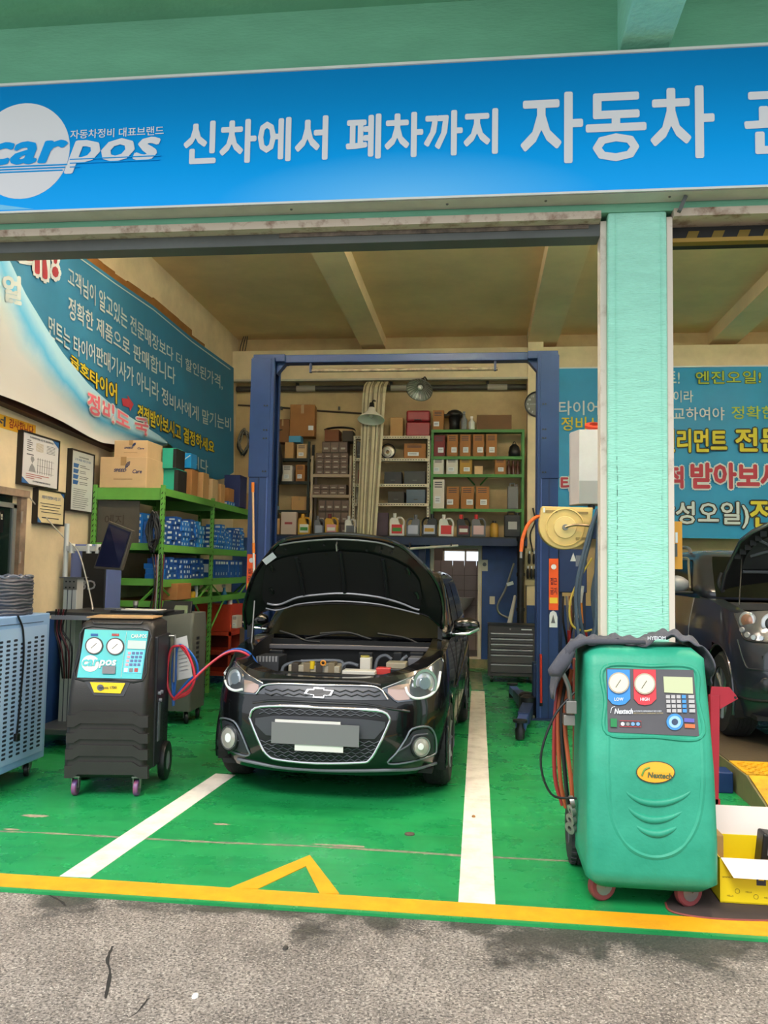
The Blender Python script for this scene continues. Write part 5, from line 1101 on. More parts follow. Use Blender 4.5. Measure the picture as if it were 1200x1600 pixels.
# ------------------------------------------------------------------ mint recycling machine in front of the pillar
NT = thing('recovery_machine', 'worn mint green air-conditioning service machine with gauges in front of the pillar', 'service machine', (.755, 3.85, 0))
nyf = interp([(.13, 3.83), (.3, 3.825), (.6, 3.86), (.85, 3.93), (1.12, 4.02)])
nx0 = interp([(.13, .482), (1.12, .50)]); nx1 = interp([(.13, 1.048), (1.12, 1.045)])
NZ0, NZ1 = gy(1000, 1392, 3.85).z, gy(1010, 1012, 4.03).z
M_ntc = mat('mint_plastic', '#1d8468', .45, hx2='#2f9c7e', vs_=3, bump=.12, bs=60)
rs = []
for k in range(25):
    f = k/24; z = NZ0+(NZ1-NZ0)*f; e = .045*max(0, 1-min(f, 1-f)/.04)**2
    x0, x1 = nx0(z)+e, nx1(z)-e; rs.append(ring((x0+x1)/2, nyf(z)+e, 4.46-e, (x1-x0)/2, .05, z))
loft(MB(), rs).build('shell', M_ntc, NT, 'all', world=True)
MB().bb((.50, 4.44, .12), (1.03, 4.56, 1.02)).build('rear_frame', mat('rust_red_frame', '#7a2f26', .6, var=.2), NT, world=True)
nf = lambda x, z: nyf(z)
def npoly(P, m, nm, lift=.004, par=None, thick=.004):
    pts = [onsurf(x, y, nf, 3.9, lift) for x, y in P]; return MB().prism(pts, Vector((0, thick, 0))).build(nm, m, par or NT, world=True)
def circ(cx, cy, rx, ry, n=24): return [(cx+rx*math.cos(2*PI*i/n), cy+ry*math.sin(2*PI*i/n)) for i in range(n)]
def npath(P, r, m, nm, lift=0, closed=False, sp=6, par=None):
    return MB().tube([onsurf(x, y, nf, 3.9, lift) for x, y in P], r, 8, closed, sp).build(nm, m, par or NT, True, world=True)
def ptext(surf, root, s, x0, y0, x1, y1, m, lift, bold=.01, nm='lettering', par=None, Y0=4, shear=0, sk=0):
    def warp(a, c, e): return onsurf(x0+(x1-x0)*a, y1+(y0-y1)*c+sk*a, surf, Y0, lift+e)
    return text(MB(), s, None, X_, Z_, 1, 1, bold, warp=warp, shear=shear).build(nm, m, par or root, world=True)
M_npan = mat('panel_grey', '#4b4a4e', .45, var=.08)
npan = npoly([(947, 1044), (1083.5, 1047), (1092.5, 1150.5), (950, 1143.6)], M_npan, 'control_panel', .004)
npath([(945, 1043), (1015, 1041), (1084, 1045), (1090, 1095), (1095, 1152), (1020, 1151), (949, 1146), (946, 1095)], .010, M_ntc, 'panel_rim', -.002, True)
for cx, cy, m, mk in ((967, 1067, mat('gauge_blue', '#2f7fc2', .4), 'LOW'), (1007.6, 1068.6, mat('gauge_red', '#c8323c', .4), 'HIGH')):
    npoly([(cx-18, 1046), (cx+17, 1046.5), (cx+18, 1092), (cx+10, 1100), (cx, 1102), (cx-10, 1100), (cx-17, 1092)], m, 'gauge_plate', .008, npan)
    g = npoly(circ(cx, cy, 16.5, 16.5), mat('gauge_rim', '#a89c88', .35), 'gauge', .016, npan, .012); npoly(circ(cx, cy, 14.5, 14.5), mat('gauge_face', '#d2ccb4', .4), 'gauge_face', .018, npan)
    npath([(cx-5, cy+7), (cx+3, cy-5)], .0012, M_blk, 'needle', .0195, sp=0, par=npan)
    ptext(nf, NT, mk, cx-7, 1090, cx+7, 1095, M_lab, .0095, .02, par=npan)
npoly([(1036.5, 1057), (1082, 1058.5), (1083, 1084), (1038, 1082)], mat('lcd_pale', '#b3ba94', .3), 'screen', .008, npan)
for r_ in range(4):
    for q in range(5):
        x = 1040.5+8.3*q+r_*.5+(2 if q == 4 else 0); y = 1086+7.3*r_
        npoly([(x, y), (x+(9 if q == 4 else 6.3), y+.1), (x+(9 if q == 4 else 6.3), y+5.4), (x, y+5.2)], mat('key_blue', '#3f87c4', .4) if q == 3 else mat('key_grey', '#a8a6a6', .45), 'key', .009, npan)
npoly(circ(1054.5, 1128, 13, 13), mat('dial_blue', '#3c86c2', .35), 'dial', .009, npan); npoly(circ(1054.5, 1128, 9.5, 9.5), mat('dial_pale', '#8fb9dc', .35), 'dial_ring', .0105, npan); npoly(circ(1054.5, 1128, 5, 5), mat('dial_dark', '#35445c', .35), 'dial_button', .012, npan)
npoly([(1069, 1122), (1085, 1123), (1085, 1129), (1069, 1128)], mat('key_violet', '#5a58a8', .4), 'key', .009, npan); npoly([(1070, 1131), (1086, 1132), (1086, 1138), (1070, 1137)], mat('key_orange', '#c9683a', .4), 'key', .009, npan)
npoly([(954, 1122.5), (964, 1123), (964, 1136), (954, 1135.5)], mat('switch_green', '#1f7a44', .3), 'power_switch', .012, npan)
npath([(968, 1126), (1002, 1127), (1002, 1136), (968, 1135)], .0012, M_rp, 'icon_frame', .008, True, 0, npan)
for k in range(4): npoly(circ(973+8*k, 1131.3, 2.9, 2.9, 12), (M_lab, M_steel, mat('icon_blue', '#6f9cc8', .4), MATS['icon_blue'])[k], 'icon', .009, npan)
ptext(nf, NT, 'Nextech', 960, 1107, 989, 1115.5, M_lab, .008, .035, par=npan, shear=.2); npath([(954, 1114), (956, 1106), (961, 1104)], .0015, M_lab, 'logo_mark', .008, sp=4, par=npan)
ptext(nf, NT, 'AUTOMATIC REFRIGERANT RECOVERY', 990, 1110, 1034, 1112.2, M_lab, .008, 0, par=npan); ptext(nf, NT, 'RECYCLING & CHARGING SYSTEM', 990, 1113.4, 1036, 1115.5, mat('tan_print', '#b0a070', .5), .008, 0, par=npan)
bd = npoly(circ(1024.5, 1206.8, 30.5, 17.5, 32), mat('badge_edge', '#4a4230', .4), 'badge', .006); npoly(circ(1024.5, 1206.8, 29, 16, 32), mat('badge_orange', '#e0a024', .35), 'badge_face', .010, bd)
ptext(nf, NT, 'Nextech', 1012, 1206, 1050, 1215, mat('badge_print', '#4a5a3a', .5), .012, .035, par=bd, shear=.15, sk=2.5); npath([(1003, 1212), (1007, 1203), (1015, 1199)], .004, mat('badge_green', '#5a8a3a', .5), 'badge_mark', .0115, sp=4, par=bd)
for P in ([(973, 1232), (985, 1243), (1003, 1252), (1025, 1255), (1048, 1252), (1070, 1243), (1085, 1231)], [(977, 1257), (990, 1270), (1008, 1279), (1028, 1281), (1050, 1276), (1073, 1264)], [(991, 1287), (1002, 1296), (1018, 1302), (1034, 1302), (1050, 1296), (1060, 1290)]):
    n_ = len(P); pts = crom([Vector((x, y, 0)) for x, y in P], 5); m_ = len(pts)
    MB().tube([onsurf(p.x, p.y, nf, 3.9, -.006) for p in pts], [.002+.016*math.sin(PI*(i+.5)/m_) for i in range(m_)], 10).build('smile_ridge', M_ntc, NT, 'all', world=True)
npath([(950, 1150), (950, 1210), (953, 1262), (965, 1300), (985, 1325), (1010, 1337), (1035, 1338), (1060, 1328), (1080, 1305), (1093, 1270), (1098, 1215), (1096, 1153)], .014, M_ntc, 'contour_ridge', -.010)
for x, y in ((.565, 3.95), (.94, 3.94)): castor(NT, (x-.755, y-3.85), .068, mat('red_castor', '#7d383a', .5, var=.2), M_steel, (.45, -.9, 0), .035, .0)
for x in (.53, 1.0): big_wheel(NT, (x-.755-(.03 if x < .7 else -.03), 4.44-3.85, .16), .16, .075, mat('tyre_rubber', '#26282a', .8, bump=.4, bs=50), M_gry)
mb = MB()
wh = (.53-.755-.03, 4.44-3.85, .16)
for k in range(26):
    a = 2*PI*k/26
    for s in (-1, 1): mb.box((wh[0]+s*.018, wh[1]+math.cos(a)*.16, wh[2]+math.sin(a)*.16), (.028, .014, .01), (a+PI/2, 0, s*.3))
mb.build('tread', MATS['tyre_rubber'], NT, kind='stuff')
# hoses and clutter on its left side
M_hr = mat('orange_brown_hose', '#9c4a2a', .5)
for k in range(4):
    x = .455-.012*k; MB().tube([(x, 4.2+.05*k, 1.0), (x-.03, 4.22+.04*k, .75), (x-.01*k, 4.2+.05*k, .45), (x+.01, 4.24+.04*k, .3)], .011, 7, spline=4).build('side_hose', (M_hr, M_blk, M_hr, mat('red_side', '#8c2a2a', .5))[k], NT, True, world=True)
MB().tube([(.46, 4.12, .9), (.36, 4.1, .78), (.30, 4.1, .58), (.35, 4.1, .42), (.47, 4.12, .40)], .006, 6, spline=5).build('side_cable', M_blk, NT, True, world=True)
MB().bb((.42, 4.1, .80), (.47, 4.17, .86)).bb((.41, 4.12, .74), (.465, 4.19, .79)).build('valve_block', M_steel, NT, world=True, bev=.003)
MB().tube([(.40, 4.1, 1.0), (.43, 4.1, .93), (.44, 4.12, .86)], .012, 7, spline=3).build('coupler', M_steel, NT, True, world=True)
for k in range(4): MB().lathe([(.012, 0), (.03, 0), (.03, .02), (.012, .02)], (.45, 4.2+.01*k, .36-.045*k), (1, .3*k, .3), 12).build('fitting', M_steel, NT, True, world=True)
# jacket thrown over the top
M_jack = mat('jacket_cloth', '#494a52', .85, var=.15, vs_=7, bump=.2, bs=90)
JP = [(.36, .90), (.40, 1.03), (.44, 1.10), (.49, 1.16), (.55, 1.17), (.64, 1.175), (.74, 1.17), (.84, 1.18), (.93, 1.19), (1.00, 1.175), (1.06, 1.155), (1.085, 1.07), (1.095, 1.0)]
JP = crom([Vector((x, 0, z)) for x, z in JP], 5)
jt = thing('work_jacket', 'crumpled charcoal work jacket thrown over the mint machine', 'jacket', (.755, 4.2, NZ1))
def jf(u, v):
    i = min(len(JP)-1, int(round(u*(len(JP)-1)))); p = JP[i]; top = 1 if .46 < p.x < 1.05 else 0
    y = 4.06+.34*v; n_ = .006*math.sin(p.x*31+v*5)+.007*math.sin(p.x*77-v*9+1)+.006*math.sin(v*11+p.x*23)
    zoff = NZ1-1.165
    if top: return Vector((p.x, y-.02*math.sin(p.x*17), max(NZ1+.006, p.z+zoff+.012+n_*1.2+(.03*max(0, math.sin((p.x-.78)*11))*(1-abs(v-.5))))))
    return Vector((p.x+n_*.8, y+.05*math.sin(u*40), p.z+zoff+.02*math.sin(v*8+u*3)))
MB().grid(jf, len(JP)-1, 16).build('cloth', M_jack, jt, 'all', world=True, solid=.006)
MB().tube([(.40, 4.02, NZ1-.06), (.44, 4.04, NZ1-.0), (.50, 4.05, NZ1+.02), (.62, 4.05, NZ1+.022), (.78, 4.05, NZ1+.024)], [.022, .024, .016, .013, .010], 8, spline=1).build('sleeve', M_jack, jt, 'all', world=True)
MB().tube([(.44, 4.05, NZ1-.005), (.405, 4.03, NZ1-.06), (.36, 4.02, NZ1-.12), (.33, 4.02, NZ1-.13)], [.024, .036, .034, .016], 10).build('cuff', M_jack, jt, 'all', world=True)
ptext(lambda x, z: 4.03, jt, 'HYEIOM', 1012, 994, 1040, 1000, M_lab, .004, .01, Y0=4.03)
# ------------------------------------------------------------------ black service machine on the left
AC = thing('service_machine', 'black air-conditioning service machine with teal gauge panel and grooved front', 'service machine', (-2.36, 5.13, 0), .14)
RM = ROOTM[AC]
ayl = interp([(.11, 0), (.60, 0), (.70, .015), (1.14, .21)])
AZ1 = gy(185, 966, 5.36).z
ca, sa = math.cos(.14), math.sin(.14)
def af(x, z):
    # world front surface of the rotated machine
    lx = (x+2.36); return 5.13+(lx*sa+ayl(z))/ca
M_ac = mat('black_moulded_plastic', '#2a2827', .38, var=.12, vs_=5, bump=.05, bs=120)
rs = []
for k in range(29):
    f = k/28; z = .115+(AZ1-.115)*f; e = .04*max(0, 1-min(f, 1-f)/.04)**2; hw = .262-.02*f
    rs.append(ring(0, ayl(z)+e, .58-e, hw-e, .045, z))
loft(MB(), rs).build('shell', M_ac, AC, 'all')
MB().bb((.20, .2, .14), (.268, .56, 1.0)).build('side_panel', mat('black_side_panel', '#1d1e24', .45), AC, bev=.01)
def apoly(P, m, nm, lift=.004, par=None, thick=.005):
    pts = [onsurf(x, y, af, 5.2, lift) for x, y in P]; return MB().prism(pts, Vector((0, thick, 0))).build(nm, m, par or AC, world=True)
def apath(P, r, m, nm, lift=0, closed=False, sp=6, par=None): return MB().tube([onsurf(x, y, af, 5.2, lift) for x, y in P], r, 8, closed, sp).build(nm, m, par or AC, True, world=True)
M_tealp = mat('teal_panel', '#17b0a2', .35, hx2='#1aa6c0', vs_=1.2)
ap = apoly([(132.6, 983.4), (231.8, 986), (221, 1061), (120.4, 1058.5)], M_tealp, 'control_panel', .006)
apath([(131, 981), (182, 982), (234, 985), (229, 1022), (223, 1063), (170, 1062), (118, 1060), (125, 1020)], .007, M_blk, 'panel_rim', .002, True, 3)
for cx, cy in ((146.8, 1009), (179.7, 1010)):
    apoly(circ(cx, cy, 14, 13.5), M_blk, 'gauge', .014, ap, .01); apoly(circ(cx, cy, 12, 11.7), M_wht, 'gauge_face', .016, ap); apath([(cx-5, cy+4), (cx+4, cy-4)], .0015, M_blk, 'needle', .0175, sp=0, par=ap)
    apoly([(cx-5, 990), (cx+6, 990.3), (cx+6, 994), (cx-5, 993.7)], M_inkb if cx < 160 else M_inkr, 'gauge_tag', .009, ap)
apoly(circ(141, 1036.7, 13.5, 13), M_wht, 'logo_disc', .009, ap); ptext(af, AC, 'car', 128, 1030, 155, 1041, M_tealp, .012, .03, par=ap, Y0=5.2, shear=.25); ptext(af, AC, 'pos', 154, 1031, 182, 1044, M_wht, .011, .03, par=ap, Y0=5.2, shear=.25)
apoly([(160, 1040.5), (180.5, 1041), (179.5, 1053), (159.5, 1052.5)], M_gry, 'card_holder', .016, ap)
apoly([(200, 1000.5), (228.5, 1001.5), (227, 1014.5), (199, 1013.5)], mat('lcd_grey', '#9fb0ac', .3), 'screen', .010, ap); apoly([(197, 1016), (225.5, 1017), (220.5, 1052), (192.5, 1051)], mat('keypad_blue', '#5cc4dc', .4), 'keypad', .009, ap)
ptext(af, AC, 'CAR-POS', 205, 991, 229, 997, M_wht, .010, .02, par=ap, Y0=5.2); apath([(198, 987), (189, 1058)], .001, M_wht, 'divider', .009, sp=0, par=ap)
for r_ in range(4):
    for q in range(4):
        x = 200+6.2*q-1.3*r_; y = 1018.5+6*r_; apoly([(x, y), (x+4.4, y+.1), (x+4.2, y+4), (x-.2, y+3.9)], mat('key_pink', '#c98a94', .4) if q == 0 else mat('key_navy', '#2c4a80', .4), 'key', .012, ap)
for q in range(3): apoly([(194+8*q, 1044), (199.5+8*q, 1044.2), (199+8*q, 1050), (193.5+8*q, 1049.8)], (M_lab, M_gry, M_inkr)[q], 'key', .012, ap)
sm = apoly([(131, 1063), (204, 1065), (193, 1088), (147, 1086.5)], mat('badge_surround', '#3a3a3e', .3), 'badge_surround', .006); bg = apoly([(140.5, 1065.8), (195.5, 1067.5), (188, 1083.5), (147, 1082)], mat('badge_yellow', '#e6c415', .35), 'badge', .012)
apoly(circ(156.5, 1074.5, 5, 5), M_gry, 'badge_disc', .014, bg); ptext(af, AC, 'carpos 1700', 154, 1072, 182, 1077.5, M_ink, .0155, .02, par=bg, Y0=5.2)
apath([(145, 970), (147, 974), (220, 975), (224, 971)], .006, M_blk, 'top_slot', .002, sp=0)
for ya, yb in ((1111, 1133), (1139, 1158), (1164, 1184), (1190, 1213)):
    xl, xr = 104.5-(ya-1111)*.055, 233-(ya-1111)*.01
    apoly([(xl, ya+7), (xl+12, ya+6.5), (xl+22, ya), (xr-26, ya+1), (xr-15, ya+8), (xr-2, ya+8), (xr-2, yb+4), (xr-14, yb+4), (xr-25, yb-2), (xl+21, yb-3), (xl+11, yb+3), (xl, yb+3)], M_ac, 'front_band', .014, None, .03)
for dx in (-.19, .20): castor(AC, (dx, .05), .05, mat('blue_red_castor', '#3f5596', .45, hx2='#9a4656', vs_=12), M_steel, (1, 0, 0), .03, .02)
for s in (-1, 1): big_wheel(AC, (s*.275, .47, .13), .13, .05, M_blk, M_slv)
MB().bb((-.22, .22, AZ1), (.22, .5, AZ1+.008)).build('top_tray', mat('wood_tray', '#b08d62', .6, var=.1), AC)
for k in range(3): MB().lathe([(0, 0), (.012, 0), (.012, .02), (0, .02)], (.265, .25+.03*k, .62-.05*(k % 2)), (1, 0, 0), 10).build('side_port', M_slv, AC, True)
MB().bb((.266, .25, .30), (.275, .30, .56)).build('sight_glass', M_gry, AC, bev=.003)
mb = MB(); [mb.bb((.268, .42, .2+.022*k), (.2705, .52, .21+.022*k)) for k in range(14)]; mb.build('side_louvres', M_blk, AC)
# hose hook, red and blue hoses to the car
hk = RM @ Vector((.27, .52, .98)); MB().tube([(.25, .5, .98), (.31, .5, .98), (.31, .5, .99), (.31, .5, .66)], .008, 6).build('hose_hook', M_steel, AC, True)
M_rh = mat('red_hose', '#c22a3a', .35); M_bh = mat('blue_hose', '#1f5fae', .35)
def loopx(P, Y, r, m, lab, end):
    t = thing('charging_hose', lab, 'hose', gy(P[4][0], P[4][1], Y))
    MB().tube([gy(x, y, Y+dy) for x, y, dy in P], r, 8, spline=6).build('hose', m, t, True, world=True)
    e = gy(*end); MB().cyl(e, e+Vector((.01, .02, -.06)), .014, n=10).build('coupler', M_steel, t, True, world=True)
HYc = 5.66
loopx([(281, 1009, 0), (268, 1013, 0), (262, 1040, 0), (262, 1072, 0), (270, 1090, 0), (280, 1090, -.02), (297, 1080, -.02), (304, 1055, -.02), (296, 1028, -.02), (283, 1010, -.03), (290, 1014, -.04), (301, 1040, -.05), (304, 1062, -.06), (296, 1078, -.07), (280, 1088, -.08), (272, 1092, -.09), (300, 1064, -.1), (325, 1040, -.06), (350, 1022, -.02), (370, 1017, 0), (388, 1024, 0), (400, 1042, 0), (405, 1056, 0)], HYc, .0085, M_rh, 'red charging hose looping from the black machine to the engine bay', (405, 1056, HYc))
loopx([(278, 1008, .03), (272, 1020, .03), (269, 1050, .03), (270, 1085, .03), (271, 1102, .03), (274, 1060, .04), (277, 1012, .04), (290, 1012, .03), (305, 1030, .03), (309, 1048, .03), (305, 1062, .02), (288, 1074, .01), (275, 1088, .01), (292, 1066, .0), (310, 1052, -.02), (330, 1036, .0), (352, 1020, .02), (372, 1014, .02), (389, 1020, .02), (402, 1038, .03), (408, 1052, .03)], HYc, .0085, M_bh, 'blue charging hose looping from the black machine to the engine bay', (408, 1052, HYc+.03))
t = thing('paper_sheet', 'white paper sheet hanging on the hose hook of the black machine', 'paper', gy(290, 1060, 5.75)); MB().prism([gy(274, 998, 5.74), gy(292, 993, 5.74), gy(301, 1058, 5.74), gy(277, 1063, 5.74)], (0, .002, 0)).build('sheet', M_wht, t, world=True); mb = MB(); [mb.prism([gy(278+k*.4, 1012+6*k, 5.735), gy(291+k*.4, 1009+6*k, 5.735), gy(291+k*.4, 1010+6*k, 5.735), gy(278+k*.4, 1013+6*k, 5.735)], (0, .001, 0)) for k in range(7)]; mb.build('print_lines', MATS['print_grey'], t, world=True)
# ------------------------------------------------------------------ light blue cooler cabinet with coiled duct
CB = thing('cooler_cabinet', 'pale blue perforated steel cooler cabinet at the left edge', 'cabinet', (-3.33, 5.2, 0))
cx1, cy0, cy1, cz0 = -3.05, 4.72, 5.66, .11; cz1 = gx(74, 958, cx1).z
M_cb = mat('pale_blue_steel', '#86a8d4', .4, var=.06, vs_=2)
MB().bb((-3.6, cy0, cz0), (cx1, cy1, cz1)).build('casing', M_cb, CB, world=True, bev=.008)
MB().bb((cx1, cy0+.06, cz0+.05), (cx1+.004, cy1-.04, cz1-.08)).build('side_panel', mat('pale_blue_panel', '#9db9de', .4), CB, world=True)
slot = None; mbs = MB()
for r_ in range(27):
    for q in range(8):
        y = 5.56-q*.085-.01*(r_ % 2)*0; z = cz1-.16-r_*.029
        if q in (2, 3) and r_ == 0: continue
        pts = []
        for (sx, a0) in ((1, -PI/2), (-1, PI/2)):
            for i in range(5): a = a0+PI*i/4; pts.append((cx1+.0045, y+sx*.016+math.cos(a)*.008, z+math.sin(a)*.008))
        mbs.add(pts, [tuple(range(10))])
mbs.build('vent_slots', mat('vent_dark', '#1d2436', .7), CB, world=True, kind='stuff')
MB().tube([(cx1+.005, cy0+.06, cz1-.05), (cx1+.005, cy1-.1, cz1-.055)], .002, 4).build('seam', MATS['vent_dark'], CB, world=True)
MB().tube([gx(28, 962, cx1+.01), gx(36, 985, cx1+.012), gx(37, 1030, cx1+.012), gx(32, 1090, cx1+.012), gx(26, 1150, cx1+.012)], .007, 6, spline=5).build('power_cord', M_blk, CB, True, world=True)
p = gx(26, 1152, cx1+.015); MB().box(p, (.03, .04, .05)).build('plug', M_blk, CB, world=True, bev=.006)
for y in (cy1-.12, cy0+.12):
    for x in (-.24, .22): castor(CB, (x, y-5.2), .05, M_blk, M_steel, (1, .4, 0), .03, .01)
t = thing('duct_coil', 'coiled black corrugated duct lying on the pale blue cabinet', 'duct', (-3.30, 5.35, cz1)); M_duct = mat('duct_charcoal', '#4a4d58', .5)
for k in range(11):
    pts = [(.235*(1+.02*math.sin(k*2.3))*math.cos(a), .26*(1+.02*math.cos(k*1.7))*math.sin(a), .012+k*.022+.004*math.sin(a*9+k)) for a in [2*PI*i/40 for i in range(40)]]
    MB().tube(pts, .013, 6, True).build('coil_turn', M_duct, t, True)
MB().lathe([(.20, 0), (.225, 0), (.235, .245), (.21, .25), (.20, .22)], (0, 0, 0), (0, 0, 1), 40).build('inner_wall', mat('duct_inner', '#4a4c55', .6, bump=.8, bs=30), t, 'all')
pts = [((.225+.012*math.sin(a*14))*math.cos(a), (.25+.012*math.sin(a*14))*math.sin(a), .258+.008*math.cos(a*14)) for a in [2*PI*i/112 for i in range(112)]]
MB().tube(pts, .010, 5, True).build('wavy_rim', mat('duct_rim', '#6d717e', .5), t, True)
# ------------------------------------------------------------------ alignment cart with aluminium column and monitor
cp = gy(106, 1000, 6.75)
ct = thing('equipment_cart', 'cluttered wheeled equipment cart with aluminium column behind the black machine', 'cart', (cp.x, 6.75, 0)); M_al = mat('aluminium_profile', '#c6c6c2', .4, metal=.1)
x0, x1 = gy(96, 950, 6.7).x, gy(117, 950, 6.7).x
MB().bb((x0, 6.72, .12), (x1, 6.84, gy(106, 903, 6.75).z)).build('column', M_al, ct, world=True, bev=.004)
for f in (.33, .66): xx = x0+(x1-x0)*f; MB().bb((xx-.004, 6.718, .12), (xx+.004, 6.721, gy(106, 918, 6.75).z)).build('groove', M_gry, ct, world=True)
zt = gy(106, 903, 6.75).z
cap = MB().bb((x0, 6.715, gy(106, 921, 6.75).z), (x1, 6.722, zt)).build('joint_plate', M_steel, ct, world=True)
for k in range(6): MB().cyl((x0+.025+.035*(k % 3), 6.715, zt-.03-.05*(k//3)), (x0+.025+.035*(k % 3), 6.711, zt-.03-.05*(k//3)), .007, n=8).build('bolt', M_blk, cap, world=True)
MB().bb((x0-.03, 6.70, zt), (x1+.03, 6.86, zt+.008)).build('mast_plate', M_gry, ct, world=True)
ms = gy(105, 818, 6.78); MB().cyl((ms.x, 6.78, zt), (ms.x, 6.78, ms.z), .022, n=14).build('mast', M_al, ct, True, world=True)
zarm = gy(120, 857, 6.78).z; xe = gy(156, 857, 6.78).x
MB().bb((ms.x, 6.76, zarm-.022), (xe, 6.80, zarm+.022)).build('monitor_arm', M_al, ct, world=True)
for f in (.18, .68, .95): xx = ms.x+(xe-ms.x)*f; MB().cyl((xx, 6.78, zarm-.04), (xx, 6.78, zarm+.04), .024, n=12).build('arm_joint', M_batten, ct, True, world=True)
zt2 = gy(150, 955, 6.5).z
MB().bb((gy(82, 950, 6.4).x, 6.3, zt2-.03), (gy(262, 950, 6.6).x, 7.0, zt2)).build('table_top', mat('dark_table', '#2f2f30', .5, var=.2), ct, world=True, bev=.004)
MB().bb((gy(92, 950, 6.4).x, 6.28, zt2-.06), (gy(170, 950, 6.4).x, 6.31, zt2-.025)).build('keyboard_tray', M_slv, ct, world=True)
MB().bb((x0-.06, 6.4, .10), (x1+.5, 7.0, .15)).build('base', M_gry, ct, world=True, bev=.01)
MB().bb((x1+.42, 6.8, .15), (x1+.5, 6.9, zt2-.03)).build('rear_leg', M_gry, ct, world=True)
for x, y in ((x0-.0, 6.42), (x1+.42, 6.42), (x0, 6.95), (x1+.42, 6.95)): castor(ct, (x-cp.x, y-6.75), .055, M_gry, M_batten, (1, .3, 0), .03, .0)
for k in range(5): MB().tube([gy(88+4*k, 952, 6.28), gy(86+3*k, 985, 6.3), gy(92+5*k, 1010+8*(k % 2), 6.3), gy(98+3*k, 1060, 6.35)], .007, 6, spline=4).build('cable', (M_blk, mat('maroon_lead', '#5a2028', .5))[k % 2], ct, True, world=True)
# monitor
M0 = [gy(*p) for p in ((170, 814, 6.62), (207, 829, 6.55), (188, 891, 6.50), (146, 888, 6.62))]
mt = thing('monitor', 'tilted dark monitor on the aluminium arm in front of the green rack', 'monitor', M0[3]); nrm = (M0[1]-M0[0]).cross(M0[3]-M0[0]).normalized()
if nrm.y < 0: nrm = -nrm
MB().prism(M0, nrm*.04).build('housing', mat('monitor_bezel', '#4a463f', .4), mt, world=True, bev=.004)
ce = sum(M0, Vector())/4; MB().prism([ce+(p-ce)*.90-nrm*.001 for p in M0], -nrm*.002).build('screen', mat('dark_screen', '#1a1d3a', .12), mt, world=True)
MB().cyl(ce+nrm*.04, Vector((xe, 6.78, zarm)), .02, n=10).build('mount', M_blk, mt, True, world=True)
t = thing('white_cable', 'white cable drooping from the monitor arm to the cart', 'cable', gy(145, 955, 6.5)); MB().tube([gx(42, 772, XL+.03), gx(75, 812, XL+.05), gy(100, 840, 6.85), gy(122, 862, 6.7), gy(135, 905, 6.6), (gy(143, 940, 6.5)), gy(145, 953, 6.45)], .006, 6, spline=5).build('cable', mat('white_cable', '#b5b0a6', .5), t, True, world=True); MB().cyl(gy(145, 953, 6.45), gy(145, 958, 6.45), .011, n=8).build('plug', M_blk, t, True, world=True)
# blue cabinet and black bin behind the column
t = thing('blue_cabinet', 'pale violet blue steel cabinet behind the aluminium mast', 'cabinet', (gy(128, 900, 7.3).x, 7.3, 0)); wq = gy(166, 880, 7.3).x-gy(108, 880, 7.3).x; zq = gy(128, 850, 7.3).z
MB().bb((-wq*.35, 0, .02), (wq*.65, .35, zq)).build('body', mat('violet_blue_steel', '#5c6a9e', .45), t, bev=.03, seg=3); MB().bb((wq*.0, -.02, .5), (wq*.66, 0, zq-.05)).build('dark_door', M_blk, t, bev=.01); text(MB(), '3D', (wq*.02, -.0225, zq-.42), X_, Z_, .14, .09, .02).build('lettering', M_slv, t); MB().bb((-wq*.3, .02, 0), (wq*.6, .33, .02)).build('plinth', M_blk, t)
# clutter on the cart table
t = thing('webcam_clamp', 'small silver clamp lamp standing on the cart table', 'clamp', (gy(212, 945, 6.6).x, 6.6, zt2)); MB().lathe([(0, 0), (.05, 0), (.05, .012), (.02, .02), (.018, .05), (0, .05)], n=16).build('base', M_blk, t, True); MB().cyl((0, 0, .05), (0, 0, .085), .022, n=12).build('head', M_steel, t, True)
t = thing('document_tray', 'flat black tray with papers lying on the cart table', 'tray', (gy(225, 955, 6.45).x, 6.45, zt2)); MB().bb((-.24, -.1, .0), (.2, .15, .02)).build('tray', M_blk, t, bev=.004); MB().bb((-.2, -.08, .02), (.14, .12, .026)).build('papers', M_wht, t); MB().bb((-.3, -.08, .021), (-.16, .0, .034)).build('pad', M_gry, t)
# grey second machine
gm = thing('grey_machine', 'old grey service machine with sloped keypad beside the green rack', 'service machine', (gy(272, 1100, 7.55).x, 7.55, 0)); xr = gy(303, 1000, 7.6).x-gy(272, 1100, 7.55).x; zg = gy(275, 958, 7.6).z
rs = [ring(xr-.2, .0, .42, .2, .03, .12), ring(xr-.2, 0, .42, .2, .03, zg-.12), ring(xr-.2, .06, .42, .19, .03, zg)]
loft(MB(), rs).build('shell', mat('drab_grey_plastic', '#5f625c', .5, var=.1), gm, True)
MB().prism([(xr-.36, .02, zg-.10), (xr-.04, .02, zg-.10), (xr-.06, .14, zg+.11), (xr-.34, .14, zg+.11)], (0, .03, 0)).build('keypad_panel', M_blk, gm, bev=.005); MB().prism([(xr-.22, .055, zg+.0), (xr-.08, .055, zg+.0), (xr-.09, .095, zg+.07), (xr-.21, .095, zg+.07)], (0, .02, 0)).build('screen', mat('lcd_dim', '#6f7d62', .3), gm)
for k in range(6): MB().bb((xr-.001, .12, .55+.045*k), (xr+.002, .2, .575+.045*k)).build('vent', M_blk, gm)
for x in (xr-.36, xr-.05): castor(gm, (x, .05), .055, M_blk, M_steel, (1, .5, 0), .03, .01); castor(gm, (x, .36), .055, M_blk, M_steel, (1, .5, 0), .03, .01)
